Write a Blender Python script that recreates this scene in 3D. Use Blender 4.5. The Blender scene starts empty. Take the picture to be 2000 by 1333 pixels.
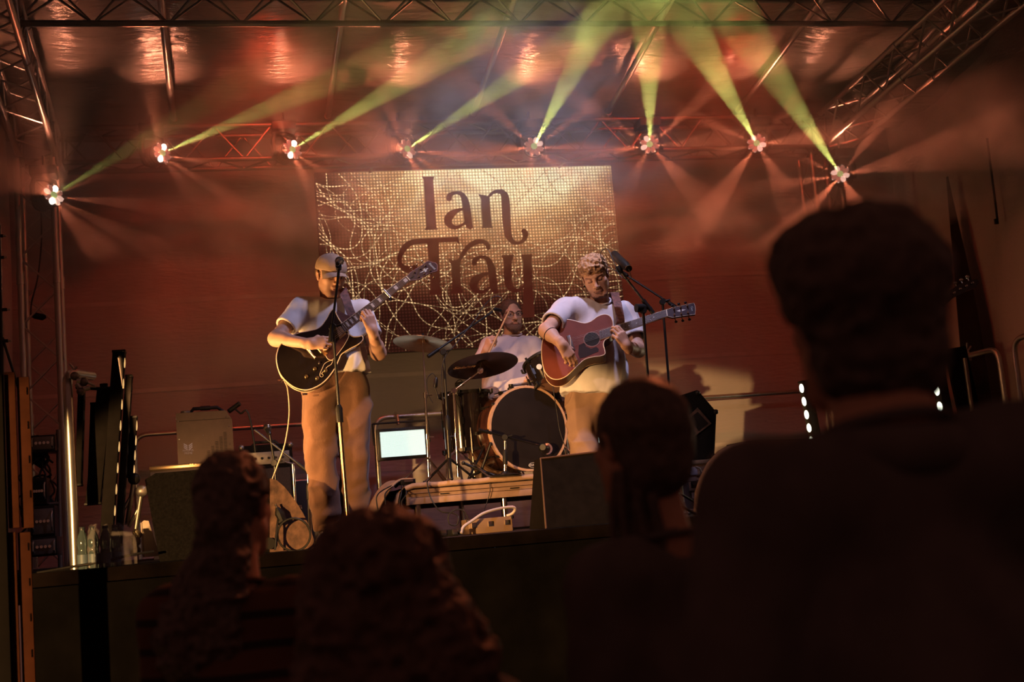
import bpy, bmesh, math, random
import numpy as np
from mathutils import Vector, Matrix, Quaternion
PI = math.pi
SC = bpy.context.scene
COL = SC.collection

# ------------------------------------------------------------------ camera
FPX = 2560.0
CAMP = Vector((0, 0, 1.5))
AX = Vector((0.97434602, -0.05268938, 0.21880051))     # world axes seen in camera space (right, down, forward)
AY = Vector((-0.20886181, 0.15041318, 0.96630876))
AZ = Vector((-0.08382469, -0.98721816, 0.13554968))
cam_data = bpy.data.cameras.new('camera')
cam = bpy.data.objects.new('camera', cam_data)
COL.objects.link(cam)
right = Vector((AX[0], AY[0], AZ[0])); down = Vector((AX[1], AY[1], AZ[1])); fwd = Vector((AX[2], AY[2], AZ[2]))
m3 = Matrix((right, -down, -fwd)).transposed()
cam.matrix_world = Matrix.Translation(CAMP) @ m3.to_4x4()
cam_data.sensor_width = 36.0
cam_data.lens = 36.0 * FPX / 2000.0
cam_data.clip_start = 0.05
cam_data.dof.use_dof = True
cam_data.dof.focus_distance = 8.3
cam_data.dof.aperture_fstop = 2.6
SC.camera = cam

def P(px, py, Y):
    """world point seen at photograph pixel (px, py) lying on the plane y = Y"""
    d = right * ((px - 1000.0) / FPX) + down * ((py - 666.5) / FPX) + fwd
    return CAMP + d * (Y / d.y)

# ------------------------------------------------------------------ world, exposure
w = bpy.data.worlds.new('night'); SC.world = w; w.use_nodes = True
bgn = w.node_tree.nodes['Background']
bgn.inputs[0].default_value = (0.070, 0.024, 0.016, 1)
bgn.inputs[1].default_value = 1.0
vs = SC.view_settings
vs.view_transform = 'Standard'; vs.look = 'None'; vs.gamma = 1.0; vs.exposure = 0.0
vs.use_curve_mapping = False
try:
    SC.cycles.use_denoising = True
    SC.cycles.max_bounces = 5; SC.cycles.diffuse_bounces = 2; SC.cycles.glossy_bounces = 2
    SC.cycles.transmission_bounces = 4
    SC.cycles.use_adaptive_sampling = True; SC.cycles.adaptive_threshold = 0.03; SC.cycles.adaptive_min_samples = 20; SC.cycles.volume_bounces = 0
    SC.cycles.sample_clamp_indirect = 3.0
    SC.cycles.caustics_reflective = False; SC.cycles.caustics_refractive = False
except Exception:
    pass

def lamp(name, kind, loc, target, energy, color, **kw):
    d = bpy.data.lights.new(name, kind); d.energy = energy; d.color = color
    for k, v in kw.items(): setattr(d, k, v)
    o = bpy.data.objects.new(name, d); COL.objects.link(o)
    o.location = loc
    if target is not None:
        o.rotation_euler = (Vector(target) - Vector(loc)).to_track_quat('-Z', 'Y').to_euler()
    return o

# wash lamps without housings: lavender at the roof edge, amber left behind the camera
LLAV = lamp('lavender_wash_spot', 'SPOT', (2.3, 6.85, 5.35), (1.75, 8.2, 2.6), 330, (0.72, 0.66, 1.0), spot_size=math.radians(70), spot_blend=0.8, shadow_soft_size=0.10)
LAMB = lamp('amber_wash_spot', 'SPOT', (-5.0, -1.5, 2.1), (-5.0 + 5.299, -1.5 + 8.318, 2.1 + -1.650), 7500, (1.0, 0.52, 0.17), spot_size=math.radians(25.0), spot_blend=0.08, shadow_soft_size=0.06)
LROSE = lamp('rose_face_fill', 'SPOT', (0.3, 5.6, 4.5), (1.75, 7.9, 2.95), 170, (1.0, 0.56, 0.38), spot_size=math.radians(40), spot_blend=0.7, shadow_soft_size=0.08)  # added warm fill for the faces, a bare lamp
LAUD = lamp('audience_rim_fill', 'SPOT', (3.6, 6.4, 5.5), (0.35, 2.7, 1.35), 300, (1.0, 0.20, 0.07), spot_size=math.radians(22), spot_blend=0.6, shadow_soft_size=0.1)  # added lamp that rims the audience in red, no fixture of its own
for x_ in (0.5, 4.3):
    lamp('red_wall_fill', 'SPOT', (x_, 9.48, 5.36), (x_ + 0.1, 11.9, 2.9), 95, (1.0, 0.075, 0.028), spot_size=math.radians(125), spot_blend=1.0, shadow_soft_size=0.12)  # added bare lamps that redden the back wall, no fixture there

# ------------------------------------------------------------------ helpers
ORG = {}
def link(o): COL.objects.link(o); return o

def tag(o, label, cat, group=None, kind=None):
    if label: o['label'] = label
    if cat: o['category'] = cat
    if group: o['group'] = group
    if kind: o['kind'] = kind
    return o

def thing(name, label, cat, loc=(0, 0, 0), group=None, rot=None):
    o = bpy.data.objects.new(name, None); link(o)
    o.empty_display_size = 0.1
    o.location = loc
    if rot is not None: o.rotation_mode = 'QUATERNION'; o.rotation_quaternion = rot
    ORG[o.name] = Vector(loc)
    return tag(o, label, cat, group)

def set_struct(o): o['kind'] = 'structure'; return o

def finish(bm, name, mat, parent=None, smooth=True, local=False, label=None, angle=40):
    """one mesh object out of a bmesh given in world coordinates (or in the parent's own ones)"""
    me = bpy.data.meshes.new(name)
    org = Vector((0, 0, 0))
    if parent is not None and not local:
        org = ORG.get(parent.name, Vector((0, 0, 0)))
        if org.length > 0: bmesh.ops.translate(bm, verts=bm.verts, vec=-org)
    bmesh.ops.recalc_face_normals(bm, faces=bm.faces)
    bm.to_mesh(me); bm.free()
    if isinstance(mat, (list, tuple)):
        for mm in mat: me.materials.append(mm)
    else: me.materials.append(mat)
    if smooth:
        me.shade_smooth()
        try: me.set_sharp_from_angle(angle=math.radians(angle))
        except Exception: pass
    o = bpy.data.objects.new(name, me); link(o)
    if parent is not None:
        o.parent = parent; ORG[o.name] = org
    else: ORG[o.name] = Vector((0, 0, 0))
    if label: o['label'] = label
    return o

def frame_from(z, xhint=None):
    z = Vector(z).normalized()
    h = Vector(xhint) if xhint is not None else (Vector((0, 0, 1)) if abs(z.z) < 0.9 else Vector((1, 0, 0)))
    x = (h - z * h.dot(z)).normalized(); y = z.cross(x)
    return Matrix((x, y, z)).transposed()

def bbox(bm, c, s, rot=None, bevel=0.0):
    """box centred at c with full size s"""
    r = bmesh.ops.create_cube(bm, size=1.0)
    vs_ = r['verts']
    bmesh.ops.scale(bm, vec=Vector(s), verts=vs_)
    if bevel > 0:
        es = list({e for v in vs_ for e in v.link_edges})
        rr = bmesh.ops.bevel(bm, geom=es, offset=bevel, segments=2, affect='EDGES', profile=0.6)
        vs_ = list({v for f in rr['faces'] for v in f.verts} | {v for v in vs_ if v.is_valid})
    if rot is not None: bmesh.ops.transform(bm, matrix=rot.to_4x4(), verts=vs_)
    bmesh.ops.translate(bm, verts=vs_, vec=Vector(c))
    return vs_

def btube(bm, pts, r, n=10, cap=True):
    """swept tube along a polyline; r a number or a list"""
    pts = [Vector(p) for p in pts]
    k = len(pts); rs = r if isinstance(r, (list, tuple)) else [r] * k
    prev = None; rings = []
    for i, p in enumerate(pts):
        t = (pts[min(i + 1, k - 1)] - pts[max(i - 1, 0)])
        if t.length < 1e-9: t = Vector((0, 0, 1))
        t.normalize()
        if prev is None:
            f = frame_from(t); x, y = f.col[0], f.col[1]
        else:
            x = prev - t * prev.dot(t)
            if x.length < 1e-6: x = frame_from(t).col[0]
            x = x.normalized(); y = t.cross(x)
        prev = Vector(x)
        rings.append([bm.verts.new(p + (x * math.cos(2 * PI * j / n) + y * math.sin(2 * PI * j / n)) * rs[i]) for j in range(n)])
    for a, b in zip(rings, rings[1:]):
        for j in range(n):
            bm.faces.new((a[j], a[(j + 1) % n], b[(j + 1) % n], b[j]))
    if cap:
        bm.faces.new(rings[0][::-1]); bm.faces.new(rings[-1])
    return rings

def blathe(bm, prof, origin=(0, 0, 0), axis=(0, 0, 1), n=32, capa=True, capb=True):
    """surface of revolution; prof = [(radius, height), ...] along axis"""
    M = frame_from(axis); o = Vector(origin); rings = []
    for r, h in prof:
        if r < 1e-6: rings.append([bm.verts.new(o + M @ Vector((0, 0, h)))])
        else: rings.append([bm.verts.new(o + M @ Vector((r * math.cos(2 * PI * j / n), r * math.sin(2 * PI * j / n), h))) for j in range(n)])
    for a, b in zip(rings, rings[1:]):
        if len(a) == 1 and len(b) == 1: continue
        for j in range(n):
            if len(a) == 1: bm.faces.new((a[0], b[(j + 1) % n], b[j]))
            elif len(b) == 1: bm.faces.new((a[j], a[(j + 1) % n], b[0]))
            else: bm.faces.new((a[j], a[(j + 1) % n], b[(j + 1) % n], b[j]))
    if capa and len(rings[0]) > 1: bm.faces.new(rings[0][::-1])
    if capb and len(rings[-1]) > 1: bm.faces.new(rings[-1])
    return rings

def bprism(bm, pts2, M, t0, t1, bevel=0.0):
    """polygon pts2 (u,v) extruded between t0 and t1 along the third axis of the 4x4 M"""
    a = [bm.verts.new(M @ Vector((u, v, t0))) for u, v in pts2]
    b = [bm.verts.new(M @ Vector((u, v, t1))) for u, v in pts2]
    n = len(pts2)
    fs = [bm.faces.new(a[::-1]), bm.faces.new(b)]
    for i in range(n):
        fs.append(bm.faces.new((a[i], a[(i + 1) % n], b[(i + 1) % n], b[i])))
    return fs

def bsphere(bm, c, r, seg=16, rings=10, rot=None):
    rr = bmesh.ops.create_uvsphere(bm, u_segments=seg, v_segments=rings, radius=1.0)
    rv = r if isinstance(r, (tuple, list)) else (r, r, r)
    bmesh.ops.scale(bm, vec=Vector(rv), verts=rr['verts'])
    if rot is not None: bmesh.ops.transform(bm, matrix=rot.to_4x4(), verts=rr['verts'])
    bmesh.ops.translate(bm, verts=rr['verts'], vec=Vector(c))
    return rr['verts']

def catmull(pts, k=8, closed=False):
    pts = [np.array(p, float) for p in pts]; n = len(pts); out = []
    rng = range(n) if closed else range(n - 1)
    for i in rng:
        if closed: p0, p1, p2, p3 = pts[(i - 1) % n], pts[i], pts[(i + 1) % n], pts[(i + 2) % n]
        else: p0, p1, p2, p3 = pts[max(i - 1, 0)], pts[i], pts[i + 1], pts[min(i + 2, n - 1)]
        for j in range(k):
            t = j / k
            out.append(0.5 * (2 * p1 + (p2 - p0) * t + (2 * p0 - 5 * p1 + 4 * p2 - p3) * t * t + (3 * p1 - p0 - 3 * p2 + p3) * t ** 3))
    if not closed: out.append(pts[-1])
    return out

# quick one-object makers
def tube(name, pts, r, mat, parent=None, n=10, smooth_k=0, label=None):
    if smooth_k: pts = [Vector(p) for p in catmull([tuple(p) for p in pts], smooth_k)]
    bm = bmesh.new(); btube(bm, pts, r, n); return finish(bm, name, mat, parent, label=label)
def box(name, c, s, mat, parent=None, rot=None, bevel=0.004, label=None):
    bm = bmesh.new(); bbox(bm, c, s, rot, bevel); return finish(bm, name, mat, parent, label=label)
def lathe(name, prof, origin, axis, mat, parent=None, n=32, label=None, angle=40, capa=True, capb=True):
    bm = bmesh.new(); blathe(bm, prof, origin, axis, n, capa, capb); return finish(bm, name, mat, parent, label=label, angle=angle)
def ball(name, c, r, mat, parent=None, rot=None, seg=16, rings=10, label=None):
    bm = bmesh.new(); bsphere(bm, c, r, seg, rings, rot); return finish(bm, name, mat, parent, label=label)

UNIT = {}
def rod(name, a, b, r, mat, parent=None, n=10):
    """straight round bar; bars of one material share a unit cylinder"""
    key = (mat.name, n)
    if key not in UNIT:
        bm = bmesh.new(); btube(bm, [(0, 0, 0), (0, 0, 1)], 1.0, n)
        me = bpy.data.meshes.new('bar'); bm.to_mesh(me); bm.free(); me.materials.append(mat)
        me.shade_smooth()
        try: me.set_sharp_from_angle(angle=math.radians(40))
        except Exception: pass
        UNIT[key] = me
    a = Vector(a); b = Vector(b); d = b - a
    o = bpy.data.objects.new(name, UNIT[key]); link(o)
    org = Vector((0, 0, 0))
    if parent is not None:
        org = ORG.get(parent.name, org); o.parent = parent
    M = frame_from(d).to_4x4()
    o.matrix_local = Matrix.Translation(a - org) @ M @ Matrix.Diagonal((r, r, d.length, 1))
    ORG[o.name] = org
    return o

def text_bm(body, size, M, depth=0.0006, align='CENTER', font_shear=0.0, spacing=1.0, bold=0.0):
    """built-in lettering as a bmesh, lying in the xy plane of the 4x4 M"""
    cu = bpy.data.curves.new('lettering', 'FONT'); cu.body = body; cu.size = size
    cu.align_x = align; cu.align_y = 'CENTER'; cu.extrude = depth; cu.shear = font_shear; cu.space_character = spacing; cu.offset = bold
    cu.resolution_u = 3
    o = bpy.data.objects.new('lettering', cu); COL.objects.link(o)
    dg = bpy.context.evaluated_depsgraph_get(); dg.update()
    me = bpy.data.meshes.new_from_object(o.evaluated_get(dg))
    bpy.data.objects.remove(o); bpy.data.curves.remove(cu)
    bm = bmesh.new(); bm.from_mesh(me); bpy.data.meshes.remove(me)
    bmesh.ops.transform(bm, matrix=M, verts=bm.verts)
    return bm
def text(name, body, size, M, mat, parent, **kw):
    return finish(text_bm(body, size, M, **kw), name, mat, parent, smooth=False)

# ------------------------------------------------------------------ materials
MATS = {}
def mat(name, col, rough=0.6, metal=0.0, var=0.12, scale=8.0, bump=0.0, bscale=60.0, spec=0.5, emit=None, estr=0.0, trans=0.0, sheen=0.0, coat=0.0):
    if name in MATS: return MATS[name]
    m = bpy.data.materials.new(name); m.use_nodes = True
    nt = m.node_tree; b = nt.nodes['Principled BSDF']
    tc = nt.nodes.new('ShaderNodeTexCoord')
    nz = nt.nodes.new('ShaderNodeTexNoise'); nz.inputs['Scale'].default_value = scale; nz.inputs['Detail'].default_value = 4
    nt.links.new(tc.outputs['Object'], nz.inputs['Vector'])
    rp = nt.nodes.new('ShaderNodeValToRGB')
    c = Vector(col[:3])
    lo = [max(0, x * (1 - var)) for x in c]; hi = [min(1, x * (1 + var)) for x in c]
    rp.color_ramp.elements[0].position = 0.3; rp.color_ramp.elements[1].position = 0.7
    rp.color_ramp.elements[0].color = (*lo, 1); rp.color_ramp.elements[1].color = (*hi, 1)
    nt.links.new(nz.outputs['Fac'], rp.inputs['Fac']); nt.links.new(rp.outputs['Color'], b.inputs['Base Color'])
    b.inputs['Roughness'].default_value = rough; b.inputs['Metallic'].default_value = metal
    b.inputs['Specular IOR Level'].default_value = spec
    if trans: b.inputs['Transmission Weight'].default_value = trans
    if sheen: b.inputs['Sheen Weight'].default_value = sheen
    if coat: b.inputs['Coat Weight'].default_value = coat
    if emit: b.inputs['Emission Color'].default_value = (*emit, 1); b.inputs['Emission Strength'].default_value = estr
    if bump:
        n2 = nt.nodes.new('ShaderNodeTexNoise'); n2.inputs['Scale'].default_value = bscale; n2.inputs['Detail'].default_value = 5
        nt.links.new(tc.outputs['Object'], n2.inputs['Vector'])
        bp = nt.nodes.new('ShaderNodeBump'); bp.inputs['Strength'].default_value = bump; bp.inputs['Distance'].default_value = 0.01
        nt.links.new(n2.outputs['Fac'], bp.inputs['Height']); nt.links.new(bp.outputs['Normal'], b.inputs['Normal'])
    MATS[name] = m
    return m

STEEL = mat('aluminium', (0.52, 0.50, 0.48), 0.34, 0.9, 0.08, 20)
DKSTEEL = mat('dull aluminium', (0.24, 0.22, 0.21), 0.42, 0.8, 0.15, 20)
CHROME = mat('chrome', (0.78, 0.77, 0.74), 0.13, 1.0, 0.05, 30)
BLACK = mat('black plastic', (0.010, 0.009, 0.009), 0.5, 0.0, 0.2, 30, spec=0.22)
BLACKM = mat('black metal', (0.014, 0.013, 0.013), 0.33, 0.3, 0.2, 30)
RUBBER = mat('black cable', (0.01, 0.009, 0.009), 0.55, 0.0, 0.2, 30)
CARPET = mat('black carpet', (0.009, 0.008, 0.008), 0.95, 0.0, 0.3, 90, bump=0.5, bscale=300, spec=0.03)
LACQ = mat('black lacquer', (0.011, 0.008, 0.008), 0.12, 0.0, 0.2, 10, coat=0.5)
# ------------------------------------------------------------------ the setting
S = 1.44                     # stage deck height
XL, XR, YB = -1.75, 6.9, 12.0
def tarp(name, col, rough, wrinkle=0.35, seam=None, horizontal=False, crease=0.5):
    m = bpy.data.materials.new(name); m.use_nodes = True; nt = m.node_tree; b = nt.nodes['Principled BSDF']
    tc = nt.nodes.new('ShaderNodeTexCoord'); mp = nt.nodes.new('ShaderNodeMapping')
    nt.links.new(tc.outputs['Object'], mp.inputs['Vector'])
    mp.inputs['Scale'].default_value = (0.7, 3.6, 1.0) if horizontal else (1.3, 1.3, 0.5)
    nz = nt.nodes.new('ShaderNodeTexNoise'); nz.inputs['Scale'].default_value = 4.5 if horizontal else 1.6; nz.inputs['Detail'].default_value = 6; nz.inputs['Distortion'].default_value = 0.6
    nt.links.new(mp.outputs['Vector'], nz.inputs['Vector'])
    rp = nt.nodes.new('ShaderNodeValToRGB')
    rp.color_ramp.elements[0].position = 0.3; rp.color_ramp.elements[1].position = 0.75
    rp.color_ramp.elements[0].color = (*[c * 0.86 for c in col], 1); rp.color_ramp.elements[1].color = (*col, 1)
    nt.links.new(nz.outputs['Fac'], rp.inputs['Fac']); nt.links.new(rp.outputs['Color'], b.inputs['Base Color'])
    b.inputs['Roughness'].default_value = rough
    bp = nt.nodes.new('ShaderNodeBump'); bp.inputs['Strength'].default_value = wrinkle; bp.inputs['Distance'].default_value = 0.05
    nt.links.new(nz.outputs['Fac'], bp.inputs['Height'])
    n2 = nt.nodes.new('ShaderNodeTexNoise'); n2.inputs['Scale'].default_value = 26; n2.inputs['Detail'].default_value = 3
    m2 = nt.nodes.new('ShaderNodeMapping'); m2.inputs['Scale'].default_value = (0.25, 1.4, 1.4) if horizontal else (0.35, 1, 1.6)
    nt.links.new(tc.outputs['Object'], m2.inputs['Vector']); nt.links.new(m2.outputs['Vector'], n2.inputs['Vector'])
    b2 = nt.nodes.new('ShaderNodeBump'); b2.inputs['Strength'].default_value = crease; b2.inputs['Distance'].default_value = 0.012
    nt.links.new(n2.outputs['Fac'], b2.inputs['Height']); nt.links.new(bp.outputs['Normal'], b2.inputs['Normal'])
    nt.links.new(b2.outputs['Normal'], b.inputs['Normal'])
    return m
WALLM = tarp('white tent tarpaulin', (0.44, 0.41, 0.42), 0.42, 0.3)
ROOFM = tarp('white roof tarpaulin', (0.36, 0.32, 0.30), 0.14, 0.40, horizontal=True, crease=0.6)
SIDEM = tarp('tent side tarpaulin', (0.40, 0.34, 0.32), 0.55, 0.5)

def cloth_grid(name, fn, nu, nv, m):
    bm = bmesh.new(); g = [[bm.verts.new(fn(i / nu, j / nv)) for i in range(nu + 1)] for j in range(nv + 1)]
    for j in range(nv):
        for i in range(nu): bm.faces.new((g[j][i], g[j][i + 1], g[j + 1][i + 1], g[j + 1][i]))
    o = finish(bm, name, m, None); return o

def roof_z(y): return 5.13 + (11.3 - y) * 0.16
# ground in front of the stage
bm = bmesh.new(); bbox(bm, (2.5, 4.5, -0.05), (40, 26, 0.1)); 
floor = set_struct(finish(bm, 'floor', mat('trodden ground', (0.03, 0.026, 0.02), 0.95, 0, 0.4, 3, bump=0.4), smooth=False))
floor['label'] = 'dark trodden ground in front of the stage'
# back wall: tarpaulin that bulges between its ties
def fb(u, v):
    x = XL - 0.3 + (XR + 0.6 - XL) * u; z = S - 0.3 + (5.35 - S + 0.3) * v
    y = YB + 0.035 * math.sin(x * 2.3 + 0.6 * math.sin(z * 1.1)) * (0.4 + 0.6 * math.sin(PI * v)) + 0.018 * math.sin(z * 5.2 + x * 0.7) + 0.012 * math.sin(x * 7.1 + z * 0.8)
    return (x, y, z)
wall_back = set_struct(cloth_grid('wall_back', fb, 90, 50, WALLM)); wall_back['label'] = 'pale tarpaulin back wall of the stage tent'
# welded seams of the back wall
SEAM = mat('tarpaulin seam', (0.50, 0.47, 0.47), 0.45, 0, 0.1, 6)
def seam_h(z, x0, x1):
    pts = []
    for i in range(61):
        x = x0 + (x1 - x0) * i / 60
        p = fb((x - XL + 0.3) / (XR + 0.6 - XL), (z - S + 0.3) / (5.35 - S + 0.3))
        pts.append((x, p[1] - 0.004, z + 0.01 * math.sin(x * 1.7)))
    bm = bmesh.new(); a = [bm.verts.new((p[0], p[1], p[2] - 0.018)) for p in pts]; b = [bm.verts.new((p[0], p[1] - 0.002, p[2] + 0.018)) for p in pts]
    for i in range(60): bm.faces.new((a[i], a[i + 1], b[i + 1], b[i]))
    o = finish(bm, 'seam', SEAM, wall_back)
for z in (2.05, 2.92, 3.72): seam_h(z, XL, XR)
# side walls
def fl(u, v):
    y = 6.0 + (YB - 6.0) * u; z = 0.0 + 5.4 * v
    return (XL + 0.05 * math.sin(y * 4.0 + 0.8 * math.sin(z)) + 0.02 * math.sin(y * 9 + z), y, z)
wall_left = set_struct(cloth_grid('wall_left', fl, 60, 30, SIDEM)); wall_left['label'] = 'tarpaulin side wall left of the stage'
def wall_r(y0f, y1f, name):
    def fr(u, v):
        z = 0.0 + 5.6 * v; y = y0f(z) + (y1f(z) - y0f(z)) * u
        return (XR + 0.05 * math.sin(y * 3.1 + 0.5 * math.sin(z * 0.9)) + 0.025 * math.sin(y * 8 + z * 1.3), y, z)
    return cloth_grid(name, fr, 50, 30, SIDEM)
wr = wall_r(lambda z: 5.5, lambda z: YB + 0.05, 'wall_right'); set_struct(wr); wr['label'] = 'tarpaulin side wall right of the stage'
# dark strip added in place of an open gap in the wall, widening downwards
def fdk(u, v):
    z = S + (4.35 - S) * v; hw = 0.02 + 0.27 * (1 - v); y = 10.80 + hw * (2 * u - 1)
    return (XR - 0.13 + 0.02 * math.sin(y * 14 + z), y, z)
dkc = cloth_grid('wall_gap_strip', fdk, 10, 24, mat('dark wall gap', (0.018, 0.012, 0.011), 0.95, 0, 0.2, 8, spec=0.1)); tag(dkc, 'narrow dark cloth hanging on the right tent wall, widening downwards', 'cloth')
# roof tarpaulin, sagging between the roof tubes
PURX = [-0.27, 1.05, 2.35, 3.62, 4.90, 6.15]
def fc(u, v):
    x = XL - 0.4 + (XR + 0.8 - XL) * u; y = 5.2 + (11.7 - 5.2) * v
    sag = 0.05 * abs(math.sin(PI * (x + 0.27) / 1.285))
    return (x, y, roof_z(y) + 0.09 - sag + 0.012 * math.sin(y * 6 + x) + 0.006 * math.sin(y * 17 + 2 * x))
ceiling = set_struct(cloth_grid('ceiling', fc, 70, 80, ROOFM)); ceiling['label'] = 'glossy pale roof tarpaulin of the stage tent'

# stage deck: plywood boards on a black skirt
DECKM = mat('black stage plywood', (0.012, 0.010, 0.010), 0.8, 0, 0.3, 4, bump=0.15, spec=0.15)
deck = thing('stage_deck', 'low black stage deck under the band', 'stage', (2.55, 7.0, 0))
deck['kind'] = 'structure'
nb = 7
for i in range(nb):
    x0 = -1.0 + i * (7.9 / nb); wdt = 7.9 / nb
    for j in range(3):
        box('deck_board', (x0 + wdt / 2, 7.0 + 0.83 + j * 1.66, S - 0.03), (wdt - 0.006, 1.654, 0.06), DECKM, deck, bevel=0.003)
box('edge_trim', (2.95, 6.985, S - 0.035), (7.9, 0.03, 0.07), mat('worn edge trim', (0.004, 0.0025, 0.0022), 0.9, 0.0, 0.7, 5, spec=0.03), deck, bevel=0.006)
for j in range(3): box('deck_board', (-1.375, 8.0 + 0.667 + j * 1.334, S - 0.03), (0.74, 1.328, 0.06), DECKM, deck, bevel=0.003)
# skirt cloth with soft pleats
bm = bmesh.new(); n = 240; rows = 6
gr = []
for j in range(rows + 1):
    row = []
    for i in range(n + 1):
        x = -1.0 + 7.9 * i / n
        row.append(bm.verts.new((x, 6.965 + 0.012 * math.sin(x * 21 + 0.7 * math.sin(x * 3)) * (0.3 + 0.7 * (1 - j / rows)), (S - 0.075) * j / rows)))
    gr.append(row)
for j in range(rows):
    for i in range(n): bm.faces.new((gr[j][i], gr[j][i + 1], gr[j + 1][i + 1], gr[j + 1][i]))
finish(bm, 'skirt', mat('black stage skirt', (0.0035, 0.0030, 0.0030), 1.0, 0, 0.3, 5, spec=0.02), deck)

# ------------------------------------------------------------------ trusses
def truss(name, label, A, B, upv, size, rc, rb, pitch, m, chords=4, group='trusses of the stage roof'):
    A = Vector(A); B = Vector(B); ax = (B - A).normalized(); upv = Vector(upv)
    upv = (upv - ax * upv.dot(ax)).normalized(); sd = ax.cross(upv)
    t = thing(name, label, 'truss', A, group)
    if chords == 4: offs = [(-1, -1), (1, -1), (1, 1), (-1, 1)]; h = size / 2
    else: offs = [(-1, 1), (1, 1), (0, -1)]; h = size / 2
    L = (B - A).length; n = max(2, int(round(L / pitch)))
    cs = [[A + ax * (L * i / n) + sd * (o[0] * h) + upv * (o[1] * h) for i in range(n + 1)] for o in offs]
    for c in cs: rod('chord', c[0], c[-1], rc, m, t, 12)
    pairs = [(i, (i + 1) % len(offs)) for i in range(len(offs))]
    for k, (a, b) in enumerate(pairs):
        if chords == 3:
            if k == 0: continue
            if b == 2: a, b = b, a          # both slanting faces zigzag in step from the bottom chord
        for i in range(n):
            mid = (cs[b][i] + cs[b][i + 1]) / 2
            rod('brace', cs[a][i], mid, rb, m, t, 6); rod('brace', mid, cs[a][i + 1], rb, m, t, 6)
    for a, b in pairs:
        for i in (0, n): rod('end_brace', cs[a][i], cs[b][i], rb, m, t, 6)
    # sleeves where truss sections meet
    for f in (0.36, 0.70):
        for c in cs:
            p = c[0] + (c[-1] - c[0]) * f
            rod('coupler', p - ax * 0.05, p + ax * 0.05, rc * 1.22, m, t, 12)
    return t
truss('cross_truss', 'aluminium truss running across the top of the picture', (-1.25, 9.2, 5.33), (5.95, 9.2, 5.33), (0, 0, 1), 0.245, 0.0235, 0.009, 0.50, DKSTEEL, chords=3)
truss('back_truss', 'aluminium truss along the back above the screen, carrying the spotlights', (-1.15, 11.03, 4.84), (5.62, 11.03, 4.84), (0, 0, 1), 0.29, 0.022, 0.009, 0.5, DKSTEEL)
truss('side_truss', 'aluminium side truss at the upper left corner', (-1.34, 5.6, 5.70), (-1.34, 11.0, 4.84), (0, 0, 1), 0.28, 0.025, 0.010, 0.5, STEEL)
truss('side_truss', 'aluminium side truss at the upper right corner', (5.86, 6.0, 5.32), (5.72, 11.0, 4.84), (0, 0, 1), 0.30, 0.025, 0.010, 0.5, STEEL)
truss('tower_truss', 'upright aluminium truss tower at the left of the stage', (-1.34, 10.75, S), (-1.34, 10.75, 4.66), (0, 1, 0), 0.27, 0.025, 0.008, 0.52, STEEL)
truss('tower_truss', 'upright aluminium truss tower behind the tall dark-haired man', (5.62, 11.1, S), (5.62, 11.1, 4.66), (0, 1, 0), 0.27, 0.025, 0.008, 0.52, STEEL)
names = ['first', 'second', 'third', 'fourth', 'fifth', 'sixth']
for i, x in enumerate(PURX):
    t = thing('roof_tube', '%s roof tube from the left under the tarpaulin' % names[i], 'tube', (x, 5.4, roof_z(5.4)), 'sloping tubes under the roof tarpaulin')
    rod('pole', (x, 5.4, roof_z(5.4)), (x, 11.35, roof_z(11.35)), 0.027, STEEL, t, 12)
    for y in (9.2, 11.2): 
        bm = bmesh.new(); btube(bm, [(x, y - 0.03, roof_z(y) + 0.005), (x, y + 0.03, roof_z(y))], 0.036, 12); finish(bm, 'clamp', DKSTEEL, t)
# ------------------------------------------------------------------ flower-faced moving spotlights
def emis(name, col, strength, mixcol=None):
    m = mat(name, mixcol or col, 0.15, 0, 0.05, 40, emit=col, estr=strength); return m
PETALM = emis('petal lens', (1.0, 0.42, 0.29), 0.30, (0.5, 0.2, 0.14))
PETALHOT = emis('blazing petal lens', (1.0, 0.85, 0.70), 9.0)
PETALW = emis('bright petal lens', (1.0, 0.66, 0.52), 0.95)
CORE = emis('green centre lens', (0.72, 0.82, 0.30), 0.55, (0.3, 0.4, 0.1))
FIXBODY = mat('spotlight housing', (0.02, 0.018, 0.017), 0.45, 0.1, 0.2, 30)
FINM = mat('spotlight cooling fins', (0.18, 0.13, 0.10), 0.4, 0.6, 0.2, 30)
FIX = [  # px, py, Y of lamp face; pixel the green beam heads for; hot petals; label
    (105, 381, 10.45, (700, 20), 'spotlight on the left tower, lowest and leftmost of the flower-faced row', (7, 3)),
    (317, 299, 10.75, (1020, 0), 'second flower-faced spotlight from the left, under the back truss', (7, 3)),
    (571, 292, 10.75, (1052, 0), 'third flower-faced spotlight from the left, left above the screen corner', (7, 3)),
    (795, 291, 10.75, (1240, 0), 'flower-faced spotlight above the left half of the screen', ()),
    (1043, 286, 10.75, (1192, 0), 'flower-faced spotlight above the middle of the screen with its ribbed housing showing', ()),
    (1269, 282, 10.75, (1268, 0), 'flower-faced spotlight just right of the screen, beaming green straight up', ()),
    (1478, 280, 10.75, (1318, 0), 'flower-faced spotlight second from the right, beaming green to the upper left', ()),
    (1641, 340, 10.75, (1415, 0), 'flower-faced spotlight on the right tower above the tall man', ()),
]
GREENP, PETALP = 1900.0, 260.0
rnd = random.Random(4)
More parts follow.
